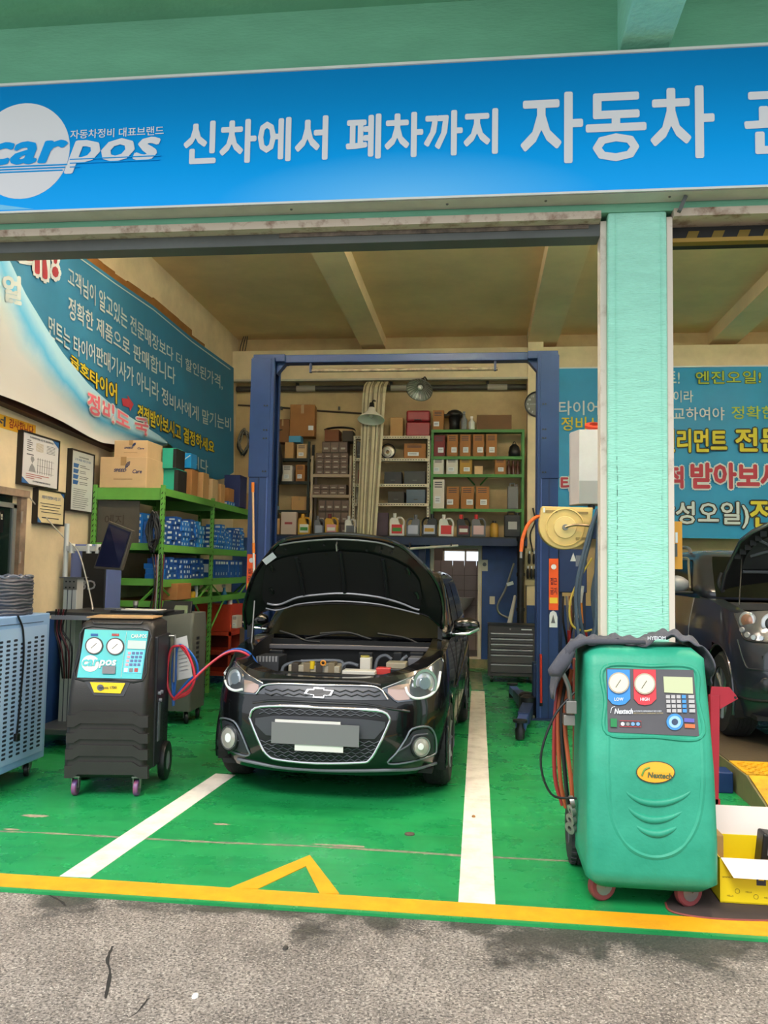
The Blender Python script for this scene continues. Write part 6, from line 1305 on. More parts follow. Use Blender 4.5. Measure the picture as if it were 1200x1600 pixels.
# orange red cart under the far rack bay
oy = 10.2; a = gy(300, 1070, oy); c = gy(362, 945, oy); oc = thing('red_tool_trolley', 'orange red open tool trolley under the far rack bay', 'trolley', ((a.x+c.x)/2, oy, 0)); w = c.x-a.x; h = c.z; M_orr = mat('orange_red_steel', '#b4391f', .45, var=.12)
MB().bb((-w/2, 0, h*.66), (w/2, .5, h)).build('upper_box', M_orr, oc, bev=.004)
for x in (-w/2, w/2-.03):
    for y in (0, .47): MB().bb((x, y, .03), (x+.03, y+.03, h*.66)).build('leg', M_orr, oc)
for z in (.10, .36, .60): MB().bb((-w/2, 0, z), (w/2, .5, z+.05)).build('tray', M_orr, oc)
MB().bb((-w/2, .47, .1), (w/2, .49, h*.66)).build('rear_panel', mat('dark_orange_steel', '#6e2416', .5), oc)
for x in (-w*.4, w*.4):
    for y in (.06, .44): MB().cyl((x-.015, y, .03), (x+.015, y, .03), .03, n=14).build('castor_wheel', M_blk, oc, True)
t = thing('cleaner_bottle', 'blue trigger cleaner bottle on the red trolley', 'bottle', (gy(349, 940, oy+.1).x, oy+.12, h+.001)); MB().lathe([(0, 0), (.04, 0), (.042, .12), (.018, .17), (.016, .21), (0, .21)], n=16).build('bottle_body', mat('cleaner_blue', '#2f86b5', .3), t, True); MB().bb((-.018, -.05, .21), (.018, .02, .25)).build('trigger', M_wht, t, bev=.004)
t = thing('white_tin', 'small white tin beside the blue cleaner bottle', 'tin', (gy(357, 940, oy+.1).x+.02, oy+.1, h+.001)); MB().lathe([(0, 0), (.03, 0), (.03, .09), (0, .09)], n=16).build('tin_body', M_wht, t, True); MB().lathe([(0, .09), (.025, .09), (.025, .105), (0, .105)], n=14).build('lid', M_rp, t, True)
carton(362, 962, 371, 982, 9.72, .2, 'small white printed carton standing on the crate by the left lift column', M_wc, gy(372, 982, 9.75).z+.002, pr_lab(0), tape=False); 
t = thing('crate_stack', 'dim stack of boxes and cables at the foot of the left lift column', 'crate', (gy(375, 1060, 9.6).x+.05, 9.75, 0)); MB().bb((-.14, 0, 0), (.12, .3, .5)).build('lower_crate', M_dkr, t, bev=.006); MB().bb((-.12, .02, .5), (.10, .28, gy(372, 982, 9.75).z)).build('upper_crate', mat('brown_grey_crate', '#5a4a3c', .6, var=.2), t, bev=.004)
# ------------------------------------------------------------------ right foreground: stand, ramp, box, mat
js = thing('red_stand', 'slim red steel stand with a bracket head behind the mint machine', 'stand', gz(1128, 1285)); g0 = gz(1128, 1285); SYc = g0.y; M_rs = mat('red_stand_paint', '#b0283a', .4, var=.1)
a, c = gy(1112, 1262, SYc), gy(1126, 1085, SYc)
MB().prism([gy(1113, 1275, SYc), gy(1123, 1262, SYc), gy(1125, 1086, SYc), gy(1110, 1087, SYc)], (0, .05, 0)).build('upright', M_rs, js, world=True, bev=.003)
MB().prism([gy(1110, 1087, SYc), gy(1125, 1086, SYc), gy(1125, 1108, SYc), gy(1153, 1092, SYc), gy(1150, 1086, SYc), gy(1140, 1074, SYc), gy(1112, 1073, SYc)], (0, .012, 0)).build('bracket_plate', M_rs, js, world=True); MB().cyl(gy(1149, 1090, SYc-.003), gy(1149, 1090, SYc+.02), .008, n=8).build('pin', M_blk, js, world=True)
MB().bb((g0.x-.18, SYc-.02, 0), (g0.x+.12, SYc+.1, .02)).build('foot', M_rs, js, world=True); MB().tube([gy(1122, 1262, SYc), gz(1142, 1274, .02)], .008, 6).build('prop_rod', M_steel, js, True, world=True)
MB().bb((a.x, SYc, .02), (a.x+.05, SYc+.05, a.z+.05)).build('lower_leg', M_rs, js, world=True)
# yellow checker-plate ramp under the second car
rp = thing('vehicle_ramp', 'yellow checker-plate vehicle ramp at the right edge', 'ramp', (gz(1140, 1235).x, 6.0, 0)); M_ry = mat('ramp_yellow', '#d8a21c', .5, hx2='#8a6a24', vs_=6, thr=(.45, .8)); M_rside = mat('ramp_side', '#6f6a4a', .6, var=.2)
rx0 = 1.74; zr = .17
MB().prism([(rx0, 5.05, 0), (rx0, 5.75, zr), (rx0, 8.8, zr), (rx0, 8.8, 0)], (.62, 0, 0)).build('ramp_body', M_rside, rp, world=True)
MB().prism([(rx0+.01, 5.05, .006), (rx0+.01, 5.72, zr+.004), (rx0+.61, 5.72, zr+.004), (rx0+.61, 5.05, .006)], (0, 0, .006)).build('slope_plate', M_ry, rp, world=True); MB().bb((rx0+.01, 5.76, zr), (rx0+.61, 6.15, zr+.008)).build('flat_plate', M_ry, rp, world=True); MB().bb((rx0+.01, 6.16, zr), (rx0+.61, 8.8, zr+.006)).build('dark_plate', mat('ramp_dark', '#4a4030', .6, var=.2, bump=.4, bs=40), rp, world=True)
mb = MB()
for i in range(26):
    for j in range(9):
        y = 5.08+i*.04; z = min(zr, (y-5.05)/.7*zr)+.012; x = rx0+.05+j*.065+(.03 if i % 2 else 0)
        if x < rx0+.6: mb.box((x, y, z), (.036, .008, .005), (math.atan2(zr, .7) if y < 5.73 else 0, 0, .7 if i % 2 else -.7))
mb.build('checker_studs', M_ry, rp, world=True, kind='stuff')
MB().bb((rx0-.12, 5.95, 0), (rx0-.02, 6.12, .14)).build('blue_chock', M_lift, rp, world=True, bev=.008)
# yellow carton with white flaps and a battery
bx = thing('open_carton', 'open yellow carton with white flaps at the lower right', 'carton', (1.37, 4.05, 0)); M_hy = mat('yellow_print_carton', '#e2c512', .5); M_fl = mat('white_flap', '#e0d2cc', .6)
bx0, bx1, by0, by1, bh = 1.09, 1.62, 3.99, 4.36, .20
for lo, hi in (((bx0, by0, .006), (bx1, by0+.006, bh)), ((bx0, by1-.006, .006), (bx1, by1, bh)), ((bx0, by0, .006), (bx0+.006, by1, bh)), ((bx1-.006, by0, .006), (bx1, by1, bh)), ((bx0, by0, .006), (bx1, by1, .012))): MB().bb(lo, hi).build('box_wall', M_hy, bx, world=True)
MB().prism([(bx0+.006, by0-.002, bh), (bx1, by0-.002, bh), (bx1+.0, by0-.07, bh-.06), (bx0+.04, by0-.07, bh-.06)], (0, .003, .003)).build('front_flap', M_fl, bx, world=True); MB().prism([(bx0, by1, bh), (bx1, by1, bh), (bx1, by1+.03, bh+.13), (bx0, by1+.03, bh+.13)], (0, .004, 0)).build('rear_flap', M_fl, bx, world=True); MB().prism([(bx0, by0, bh), (bx0, by1, bh), (bx0-.02, by1-.02, bh+.015), (bx0-.02, by0+.02, bh+.015)], (0, 0, .003)).build('side_flap', mat('brown_inner', '#a87f3e', .7), bx, world=True)
def hella(x0, z0, w, h, s, m=M_ink): text(MB(), s, (x0, by0-.001, z0), X_, Z_, w, h, .01).build('print', m, bx, world=True)
hella(1.10, .115, .10, .010, 'www.hella.com', mat('olive_print', '#8a7a1c', .6))
for k in range(5):
    x = 1.12+.08*k
    MB().lathe([(.009, 0), (.011, 0), (.011, .001), (.009, .001)], (x+.045, by0-.0005, .06-.02*(k % 2)), (0, -1, 0), 16).build('print_ring', mat('olive_print', '#8a7a1c', .6), bx, world=True); hella(x, .035+.02*(k % 2), .028, .007, 'HELLA', MATS['olive_print'])
MB().bb((1.248, by0-.0015, .09), (1.288, by0, .135)).build('print_square', M_ink, bx, world=True); MB().prism([(1.255, by0-.002, .112), (1.281, by0-.002, .112), (1.276, by0-.002, .124), (1.268, by0-.002, .128), (1.26, by0-.002, .124)], (0, -.001, 0)).build('umbrella_mark', M_hy, bx, world=True)
MB().bb((1.298, by0-.0015, .09), (1.338, by0, .135)).build('print_square', M_ink, bx, world=True); MB().bb((1.312, by0-.003, .10), (1.322, by0-.0015, .127)).build('arrow_mark', M_hy, bx, world=True)
t = thing('car_battery', 'black battery part standing in the open yellow carton', 'battery', (1.40, 4.2, .012)); MB().box((0, 0, .13), (.16, .10, .24), (0, .12, 0)).build('case', M_blk, t, bev=.01); MB().box((.0, -.052, .18), (.1, .004, .05), (0, .12, 0)).build('label', M_slv, t)
t = thing('wood_block', 'small wooden block at the left end of the open yellow carton', 'block', (1.13, 4.2, .012)); MB().bb((-.03, -.06, 0), (.02, .06, bh+.045)).build('block', mat('raw_wood', '#a8844e', .7, var=.15), t, bev=.005)
mtp = [gz(x, y) for x, y in ((1040, 1412), (1046, 1424), (1075, 1432), (1130, 1438), (1200, 1440), (1290, 1441), (1300, 1395), (1060, 1385))]
fm = thing('rubber_mat', 'dark rubber mat with red edge under the yellow carton', 'mat', (1.2, 3.95, 0)); MB().prism([(p.x, p.y, .0005) for p in mtp], (0, 0, .004)).build('mat_sheet', mat('mat_rubber', '#3d3230', .8, var=.2), fm, world=True); MB().tube([(p.x, p.y, .004) for p in mtp[:6]], .005, 6, spline=3).build('mat_edge', mat('mat_red_edge', '#7a3a34', .7), fm, True, world=True)
# ================================================================== cars
M_paint = mat('black_car_paint', '#06070a', .25, coat=.7, spec=.35); M_glass = mat('dark_car_glass', '#10130f', .12, spec=.12); M_trim = mat('black_trim', '#131416', .5); M_chr = mat('chrome', '#c9c9cc', .18, metal=.9)
M_tyre = mat('car_tyre', '#1c1c1d', .8, bump=.3, bs=60); M_rim = mat('alloy_rim', '#8d8f94', .3, metal=.7); M_lens = mat('lamp_reflector', '#b9bcc2', .12, metal=.55); M_lensd = mat('lamp_dark', '#2a2c32', .15); M_drl = mat('drl_white', '#e2e4e4', .25); M_amb = mat('amber_lens', '#b39a92', .15, metal=.5); M_bay = mat('bay_black', '#0b0c0d', .7)
class Car:
    def __init__(s, name, label, loc, rz, **P):
        s.t = thing(name, label, 'car', loc, rz); s.M = ROOTM[s.t]; s.I = s.M.inverted(); s.P = P
        s.yf = interp(P['yf']); s.w = interp(P['w']); s.zt = interp(P['zt'])
    def S(s, x, z):
        w = s.w(z); q = min(1, abs(x)/w); n = s.P['n']
        return s.yf(z)+s.P['Lf']*(1-(max(0, 1-q**n))**(1/n))
    def hit(s, px, py, lift=0):
        lo, hi = s.P['Y']
        g = lambda Y: (lambda l: l.y-s.S(l.x, l.z))(s.I @ gy(px, py, Y))
        for _ in range(34):
            m = (lo+hi)/2
            if g(m) > 0: hi = m
            else: lo = m
        return s.I @ gy(px, py, lo) - (s.I.to_3x3() @ ray(px, py).normalized())*lift
    def outline(s, v):
        P = s.P; n = P['n']; out = []; zb = P['zb']; NF = 24
        def solve(fn):
            y = P['yf'][0][1]; z = .5
            for _ in range(8): z = zb+(s.zt(y)-zb)*v; x, y = fn(z)
            return Vector((x, y, z))
        half = []
        for i in range(NF+1):
            th = PI/2*i/NF
            half.append(solve(lambda z: (s.w(z)*math.sin(th)**(2/n), s.yf(z)+P['Lf']*(1-math.cos(th)**(2/n)))))
        ys = half[-1].y; yr = P['yr']-P['Lr']; NS = P.get('NS', 64)
        for i in range(1, NS+1): y = ys+(yr-ys)*i/NS; half.append(solve(lambda z: (s.w(z), y)))
        for i in range(1, 11):
            th = PI/2*i/10; half.append(solve(lambda z: (s.w(z)*math.cos(th)**.7, yr+P['Lr']*math.sin(th)**.7)))
        return [Vector((-p.x, p.y, p.z)) for p in half[::-1]][:-1]+half
    def body(s, m, levels, wheels):
        P = s.P; R = [s.outline(v) for v in levels]; n = len(R[0]); V = [p for r_ in R for p in r_]; F = []
        for j in range(len(R)-1):
            for i in range(n-1):
                c = (V[j*n+i]+V[j*n+i+1]+V[(j+1)*n+i]+V[(j+1)*n+i+1])/4
                if any(abs(c.x) > .5 and (c.y-wy)**2+(c.z-wz)**2 < wr*wr for wy, wz, wr in wheels): continue
                F.append((j*n+i, j*n+i+1, (j+1)*n+i+1, (j+1)*n+i))
        for p in V:
            for wy, wz, wr in wheels:
                if abs(p.x) > .5:
                    d = math.hypot(p.y-wy, p.z-wz)
                    if .01 < d < wr: p.y = wy+(p.y-wy)*wr/d; p.z = wz+(p.z-wz)*wr/d
        MB().add(V, F).build('body_shell', m, s.t, 'all')
        s.top = R[-1]
    def path(s, P, r, m, nm, lift=0, closed=False, sp=6, par=None): return MB().tube([s.hit(x, y, lift) for x, y in ([(q.x, q.y) for q in crom([Vector((a, b_, 0)) for a, b_ in P], sp, closed)] if sp else P)], r, 8, closed).build(nm, m, par or s.t, True)
    def grid(s, top, bot, nu, nv, m, nm, lift, par=None, dish=0):
        ft, fb = ppath(top), ppath(bot); x0 = max(top[0][0], bot[0][0]); x1 = min(top[-1][0], bot[-1][0])
        def fn(u, v): px = x0+(x1-x0)*u; py = ft(px)+(fb(px)-ft(px))*v; return s.hit(px, py, lift)
        return MB().grid(fn, nu, nv, True).build(nm, m, par or s.t, 'all')
    def disc(s, cx, cy, r, m, nm, lift, par=None, d=.02, r2=None):
        c = s.hit(cx, cy, lift); e = s.hit(cx+r, cy, lift); rr = (e-c).length*.97; h_ = .01; sx_ = (s.S(c.x+h_, c.z)-s.S(c.x-h_, c.z))/(2*h_); n = Vector((sx_*.75, -1, .08)).normalized(); c = c+n*.008
        pr = [(0, -d), (rr, -d), (rr, 0), (rr*.9, .004), (0, .004)] if r2 is None else [(rr*r2, 0), (rr*r2, .006), (rr, .006), (rr, -d), (rr*r2, -d)]
        return MB().lathe(pr, c, n, 24).build(nm, m, par or s.t, True)
    def wheel(s, x, y, r, w):
        sg = 1 if x > 0 else -1; c = (x-sg*w/2, y, r)
        g = MB().lathe([(r*.62, -w/2), (r*.9, -w/2), (r*.985, -w*.38), (r, -w*.3), (r, w*.3), (r*.985, w*.38), (r*.9, w/2), (r*.62, w/2)], c, (1, 0, 0), 40).build('wheel', M_tyre, s.t, True)
        for k in (-.2, -.07, .07, .2): MB().lathe([(r*.99, -.004), (r*1.002, -.004), (r*1.002, .004), (r*.99, .004)], (c[0]+w*k, y, r), (1, 0, 0), 40).build('tread_groove', M_bay, g, True)
        ri = MB().lathe([(r*.60, -w*.45), (r*.63, -w*.45), (r*.63, w*.45), (r*.60, w*.45)], c, (1, 0, 0), 32)
        for k in range(8):
            a = 2*PI*k/8; d = Vector((0, math.cos(a), math.sin(a))); ri.tube([Vector(c)+Vector((sg*w*.36, 0, 0))+d*r*.1, Vector(c)+Vector((sg*w*.40, 0, 0))+d*r*.6], .018, 5)
        ri.cyl(Vector(c)+Vector((sg*w*.25, 0, 0)), Vector(c)+Vector((sg*w*.42, 0, 0)), r*.16, n=14); ri.build('alloy_rim', M_rim, g, True)
    def green(s, LV, n=3.0):
        s.gL = LV; R = []
        for z, yf, yr, w, Lf in LV:
            half = []
            for i in range(13): th = PI/2*i/12; half.append(Vector((w*math.sin(th)**(2/n), yf+Lf*(1-math.cos(th)**(2/n)), z)))
            for i in range(1, 21): half.append(Vector((w, yf+Lf+(yr-.2-yf-Lf)*i/20, z)))
            for i in range(1, 9): th = PI/2*i/8; half.append(Vector((w*math.cos(th)**.7, yr-.2+.2*math.sin(th)**.7, z)))
            R.append([Vector((-p.x, p.y, p.z)) for p in half[:0:-1]]+half[:-1])
        return R
    def gS(s, x, z, n=3.0):
        f = [interp([(l[0], l[k]) for l in s.gL]) for k in (1, 3, 4)]; w = f[1](z); q = min(1, abs(x)/w); return f[0](z)+f[2](z)*(1-max(0, 1-q**n)**(1/n))
    def gw(s, z): return interp([(l[0], l[3]) for l in s.gL])(z)
def hood_pts(car, P, H0, n): return [car.I @ gp(x, y, car.M @ Vector(H0), car.M.to_3x3() @ Vector(n)) for x, y in P]
# ------------------------------------------------------------------ the black hatchback
C1 = Car('hatchback_car', 'black hatchback with its hood propped open parked on the green floor', (-.975, 5.90, 0), -.034,
         yf=[(.16, -.60), (.22, -.665), (.30, -.70), (.42, -.715), (.55, -.71), (.64, -.69), (.72, -.655), (.80, -.58), (.95, -.45)], w=[(.16, .74), (.25, .765), (.4, .785), (.6, .795), (.8, .775), (.96, .745)],
         zt=[(-.72, .745), (-.6, .775), (-.45, .815), (-.2, .875), (0, .915), (.3, .95), (.6, .96), (2.9, .99)], zb=.17, Lf=.60, n=2.7, yr=2.87, Lr=.3, Y=(4.9, 7.4))
c1 = C1.t
C1.body(M_paint, [0, .06, .13, .2, .28, .36, .44, .52, .6, .68, .76, .84, .92, .97, 1], [(0, .285, .335), (2.385, .285, .335)])
for sx in (-1, 1):
    for wy in (0, 2.385):
        C1.wheel(sx*.79, wy, .287, .175)
        pts = [(sx*.782, wy+math.cos(a)*.338, .285+math.sin(a)*.338) for a in [-.3+(PI+.6)*i/24 for i in range(25)]]
        MB().tube(pts, .012, 6).build('arch_lip', M_paint, c1, True)
        mb = MB()
        for i in range(24):
            a0, a1 = -.35+(PI+.7)*i/24, -.35+(PI+.7)*(i+1)/24; q = lambda a, x: (sx*x, wy+math.cos(a)*.345, .285+math.sin(a)*.345)
            mb.add([q(a0, .78), q(a1, .78), q(a1, .45), q(a0, .45)], [(0, 1, 2, 3)])
        mb.build('wheel_well', M_bay, c1, True)
MB().bb((-.70, -.45, .17), (.70, 2.7, .20)).build('underbody', M_bay, c1)
# top flanges around the engine bay and inner walls
T = [p for p in C1.top if p.y < .42]
inn = []
for p in T:
    f = max(0, min(1, (p.y+.62)/.25)); inn.append(Vector((p.x*(.83+.02*(1-f)), p.y+.13*(1-f)+.02, p.z+.008-.02*(1-f))))
mb = MB(); n_ = len(T)
mb.add(T+inn, [(i, i+1, i+1+n_, i+n_) for i in range(n_-1)]); mb.build('fender_top', M_paint, c1, 'all')
mb = MB(); dn = [Vector((p.x*.97, p.y+.02, .50)) for p in inn]; mb.add(inn+dn, [(i, i+1, i+1+n_, i+n_) for i in range(n_-1)]); mb.build('bay_wall', M_bay, c1, 'all')
MB().bb((-.64, -.50, .44), (.64, .40, .50)).build('bay_floor', M_bay, c1)
MB().bb((-.66, .36, .5), (.66, .40, .93)).build('firewall', M_bay, c1)
MB().tube([(-.6, -.40, .70), (-.3, -.50, .70), (0, -.525, .705), (.3, -.50, .70), (.6, -.40, .70)], .03, 8, spline=4).build('radiator_support', M_trim, c1, True)
M_cowl = mat('cowl_grey', '#5c595b', .55, var=.1)
cw = [C1.I @ gy(x, y, 6.22) for x, y in ((389, 1006), (530, 1008), (680, 1012), (683, 1019), (530, 1015), (387, 1013))]
MB().prism(cw, (0, .05, 0)).build('cowl_panel', M_cowl, c1, bev=.006)
MB().prism([C1.I @ gy(x, y, 6.30) for x, y in ((412, 997), (540, 999), (662, 1004), (668, 1010), (540, 1006), (405, 1004))], (0, .06, 0)).build('cowl_grille', mat('cowl_grille', '#4a484a', .6, bump=.8, bs=70), c1)
# greenhouse
GL = [(.94, .36, 2.85, .748, .22), (1.05, .52, 2.84, .725, .2), (1.2, .76, 2.80, .69, .18), (1.32, .96, 2.74, .655, .16), (1.40, 1.12, 2.67, .62, .15), (1.44, 1.26, 2.59, .57, .15), (1.465, 1.47, 2.45, .48, .15), (1.475, 1.75, 2.2, .3, .1)]
R = C1.green(GL); loft(MB(), R).build('cabin', M_paint, c1, 'all')
MB().grid(lambda u, v: (lambda x, z: (x, C1.gS(x, z)-.006, z))((u*2-1)*(.90-.05*v)*C1.gw(.96+.42*v), .96+.42*v), 24, 10).build('windscreen', M_glass, c1, 'all')
for sx in (-1, 1):
    for y0, y1, sl in ((.92, 1.62, .22), (1.70, 2.38, .02)):
        MB().grid(lambda u, v: (sx*(C1.gw(1.0+.36*v)+.004), y0+sl*v*1.3+(y1-y0-sl*v*1.3)*u, 1.0+.36*v), 8, 6).build('side_window', M_glass, c1, 'all')
    MB().tube([(sx*.75, .5, 1.0), (sx*.745, .86, 1.03), (sx*.735, 2.5, 1.035)], .008, 6).build('belt_strip', M_chr if sx > 0 else M_trim, c1, True)
    MB().tube([(sx*.70, .62, 1.02), (sx*.655, .98, 1.28), (sx*.60, 1.25, 1.41), (sx*.57, 1.8, 1.44), (sx*.57, 2.5, 1.41)], .016, 6, spline=4).build('roof_edge', M_paint, c1, True)
    for y in (.60, 1.66, 2.42): MB().tube([(sx*.797, y, .3), (sx*.799, y+.02, .6), (sx*.772, y+.03, .97)], .0035, 4, spline=3).build('door_seam', M_bay, c1)
    for y in (1.42,): MB().bb((sx*.785, y, .86), (sx*.81, y+.16, .885)).build('door_handle', M_paint, c1, bev=.006)
    MB().tube([(sx*.80, .35, .62), (sx*.805, 1.2, .70), (sx*.80, 2.1, .80)], .010, 6, spline=4).build('side_crease', M_paint, c1, True)
# mirrors
def cmirror(sx):
    c = C1.I @ gy(729, 980, 6.55); c = Vector((sx*abs(c.x), c.y, c.z))
    rs = []
    for k in range(9):
        f = k/8; x = c.x+sx*(-.10+.20*f); e = math.sin(PI*(.12+.80*f))**.6; rs.append([Vector((x, c.y+.03+.075*e*math.cos(a), c.z+.012+.062*e*math.sin(a)*(1.0 if math.sin(a) > 0 else .85))) for a in [2*PI*i/16*sx for i in range(16)]])
    h = loft(MB(), rs).build('mirror_housing', M_paint, c1, 'all')
    MB().tube([(c.x-sx*.11, c.y-.02, c.z-.055), (c.x+sx*.02, c.y-.04, c.z-.045), (c.x+sx*.095, c.y-.005, c.z-.01)], [.008, .012, .014], 8).build('mirror_strip', M_chr, h, True)
    MB().tube([(sx*.74, c.y+.05, c.z-.07), (c.x-sx*.06, c.y+.03, c.z-.05)], .018, 8).build('mirror_arm', M_trim, h, True)
cmirror(1); cmirror(-1)
# front lamps
def hl(top, bot, pc, pr, drl, amb):
    b_ = C1.grid(top, bot, 16, 8, mat('lamp_smoke', '#5d626a', .15, metal=.6), 'headlamp', .006)
    C1.disc(pc[0], pc[1], pr*1.25, M_chr, 'lamp_ring', .012, b_, .01, .80); C1.disc(pc[0], pc[1], pr, M_lens, 'projector', .010, b_, .01); C1.disc(pc[0], pc[1], pr*.62, mat('lens_glass', '#7d8792', .05, metal=.3), 'lens', .018, b_, .01)
    C1.path(drl, .0085, M_drl, 'light_guide', .012, par=b_, sp=5); C1.grid(amb[0], amb[1], 6, 6, M_amb, 'turn_lamp', .010, b_)
    C1.path(top, .004, M_chr, 'lamp_edge', .006, par=b_, sp=4)
hl([(597, 1076), (625, 1065), (657, 1051), (687, 1029), (693, 1034)], [(597, 1077), (619, 1098), (657, 1093.5), (682, 1082), (692, 1063), (693, 1036)], (663, 1067.5), 13, [(634, 1074), (637, 1083), (645, 1090), (658, 1091), (674, 1085), (684, 1072), (688, 1050)], ([(606, 1075), (622, 1070), (640, 1068)], [(606, 1083), (619, 1095), (640, 1093)]))
hl([(349.5, 1052), (358, 1041), (367, 1034), (375, 1042), (388, 1054), (411, 1068)], [(349.5, 1053), (351, 1066), (356, 1078), (378, 1084), (400, 1085.5), (411, 1069)], (368.5, 1060), 10.5, [(352, 1050), (352, 1064), (358, 1075), (368, 1079), (379, 1077)], ([(381.5, 1062), (392, 1064), (404, 1070)], [(381.5, 1081), (398, 1083), (404, 1076)]))
# grilles
M_gm = mat('grille_dark', '#17181c', .5); M_gg = mat('grille_grey', '#4a4c54', .4)
g1 = C1.grid([(402, 1083), (419, 1069.5), (498, 1071), (562, 1072), (592, 1076), (605, 1092)], [(402, 1084), (450, 1088.5), (500, 1092), (560, 1094), (605, 1093.5)], 28, 5, M_gg, 'upper_grille', .004)
C1.path([(400, 1084), (419, 1069), (498, 1070.5), (562, 1071.5), (592, 1075.5), (606, 1093)], .006, M_chr, 'chrome_edge', .010, par=g1, sp=4)
for k in range(2): C1.path([(414+9*i, 1078+6.5*k+(1.6 if i % 2 else -1.6)+i*.12) for i in range(21)], .0035, M_gm, 'honeycomb', .008, par=g1, sp=0)
em = [(475, 1083.5), (480, 1076.5), (489, 1076.5), (490.5, 1073.5), (507, 1074.5), (506.5, 1077.5), (521.5, 1078.5), (517, 1087), (507, 1086.8), (505.5, 1091), (489, 1090), (489.5, 1086)]
MB().prism([C1.hit(x, y, .014) for x, y in em], (0, .02, 0)).build('bowtie_emblem', M_chr, g1); ce = (498, 1082.3); MB().prism([C1.hit(ce[0]+(x-ce[0])*.84, ce[1]+(y-ce[1])*.72, .017) for x, y in em], (0, .01, 0)).build('emblem_fill', mat('emblem_black', '#1c1c20', .3), g1)
LT = [(391.5, 1119), (399, 1106.5), (435, 1103.5), (498, 1106), (562, 1109), (598, 1112.5), (608, 1124)]; LB = [(391.5, 1121), (396, 1137), (408, 1165), (419, 1180), (435, 1187), (492, 1192), (562, 1191), (577, 1186.5), (590, 1168), (603, 1140), (608, 1126)]
g2 = C1.grid(LT, LB, 36, 14, M_gm, 'lower_grille', .004)
C1.path([(391, 1119), (399, 1106), (435, 1103), (498, 1105.5), (562, 1108.5), (598, 1112), (608.5, 1122), (607, 1132), (590, 1168), (577.5, 1187), (562, 1191.5), (492, 1192.5), (435, 1187), (419, 1180.5), (408, 1165), (392, 1127)],   .009, M_chr, 'chrome_surround', .010, True, 3, g2)
C1.grid([(399, 1122), (430, 1118), (500, 1120), (570, 1124), (602, 1128)], [(399, 1132), (415, 1149), (500, 1153), (585, 1155), (602, 1136)], 24, 5, mat('bumper_bar_grey', '#3f4147', .4), 'bumper_bar', .012, g2)
for k in range(6):
    y = 1159+5.6*k; x0 = 407+k*3.0 if k < 4 else 416+k*3; x1 = 592-k*2.8; N_ = 24
    C1.path([(x0+(x1-x0)*i/N_, y+(1.8 if (i+k) % 2 else -1.8)+(i/N_-.5)*2) for i in range(N_+1)], .0032, M_gg, 'honeycomb', .010, par=g2, sp=0)
for k in range(2): C1.path([(405+190*i/24, 1108.5+5*k+i*.2+(1.6 if (i+k) % 2 else -1.6)) for i in range(25)], .0032, M_gg, 'honeycomb', .010, par=g2, sp=0)
# number plate, blank grey with white plate corners behind
pa, pb = C1.hit(427, 1130, .02), C1.hit(563, 1130, .02); yp = min(pa.y, pb.y)-.035; zp0, zp1 = C1.hit(495, 1163, .02).z, C1.hit(495, 1130, .02).z
pw = MB().bb((pa.x+.22*0+.16*0, yp-.002, zp0), (pb.x, yp+.004, zp1)).build('number_plate', mat('plain_grey_plate', '#6f6f70', .6), c1)
MB().bb((pa.x+.15, yp+.005, zp0-.04), (pb.x-.10, yp+.012, zp0+.05)).bb((pa.x+.02, yp+.005, zp1-.05), (pb.x-.12, yp+.011, zp1+.016)).build('white_plate', M_wht, pw); MB().bb((pa.x+.1, yp+.008, zp0), (pb.x-.1, yp+.08, zp1-.01)).build('plate_bracket', M_trim, pw)
# fog lamps
def fog(out, c, r, low):
    xs = sorted(out, key=lambda p: p[0]); b_ = C1.path(out, .006, mat('fog_edge', '#7d828c', .3, metal=.5), 'fog_surround', .006, True, 3)
    C1.disc(c[0], c[1], r*1.25, M_trim, 'fog_bezel', .012, b_, .02); C1.disc(c[0], c[1], r*.95, mat('fog_lens', '#a9a69e', .15, metal=.3), 'fog_lens', .022, b_, .02); C1.disc(c[0]-1, c[1], r*.4, M_drl, 'fog_bulb', .026, b_, .01); C1.disc(c[0], c[1], r*1.08, M_chr, 'fog_ring', .021, b_, .01, .88)
    return b_
f1 = fog([(606, 1191), (619, 1177), (634, 1155), (644, 1139), (669, 1135.5), (680, 1149), (682, 1171), (676, 1180), (644, 1190), (616, 1194)], (657.6, 1166.5), 10.5, None)
f2 = fog([(342, 1128), (348, 1122), (365, 1127), (375, 1142), (387, 1171), (390, 1179), (378, 1180), (346, 1166), (342, 1158)], (359, 1152.5), 10, None)
C1.grid([(612, 1186), (634, 1158), (646, 1142), (668, 1138), (678, 1150)], [(612, 1191), (644, 1188), (678, 1177)], 14, 8, mat('fog_recess', '#2b2d33', .45), 'fog_recess', .003, f1); C1.grid([(344, 1129), (350, 1125), (364, 1130), (374, 1145), (386, 1172)], [(344, 1160), (360, 1171), (386, 1178)], 12, 8, MATS['fog_recess'], 'fog_recess', .003, f2)
C1.path([(622, 1174), (640, 1163), (648, 1150), (668, 1147)], .006, M_gg, 'fog_fin', .008, par=f1); C1.path([(350, 1136), (362, 1138), (372, 1158)], .006, M_gg, 'fog_fin', .008, par=f2)
C1.path([(372, 1186), (400, 1192), (440, 1199), (495, 1203), (550, 1204), (610, 1203), (650, 1201), (688, 1190)], .012, mat('lip_grey', '#6a6d74', .35), 'lower_lip', -.004, sp=4)
C1.path([(395, 1098), (430, 1095), (500, 1098), (570, 1101), (612, 1108), (640, 1112)], .008, M_paint, 'bumper_crease', 0, sp=4)
C1.path([(405, 1062), (450, 1063), (500, 1064), (560, 1066), (595, 1071)], .010, M_trim, 'latch_panel', .002, sp=4)
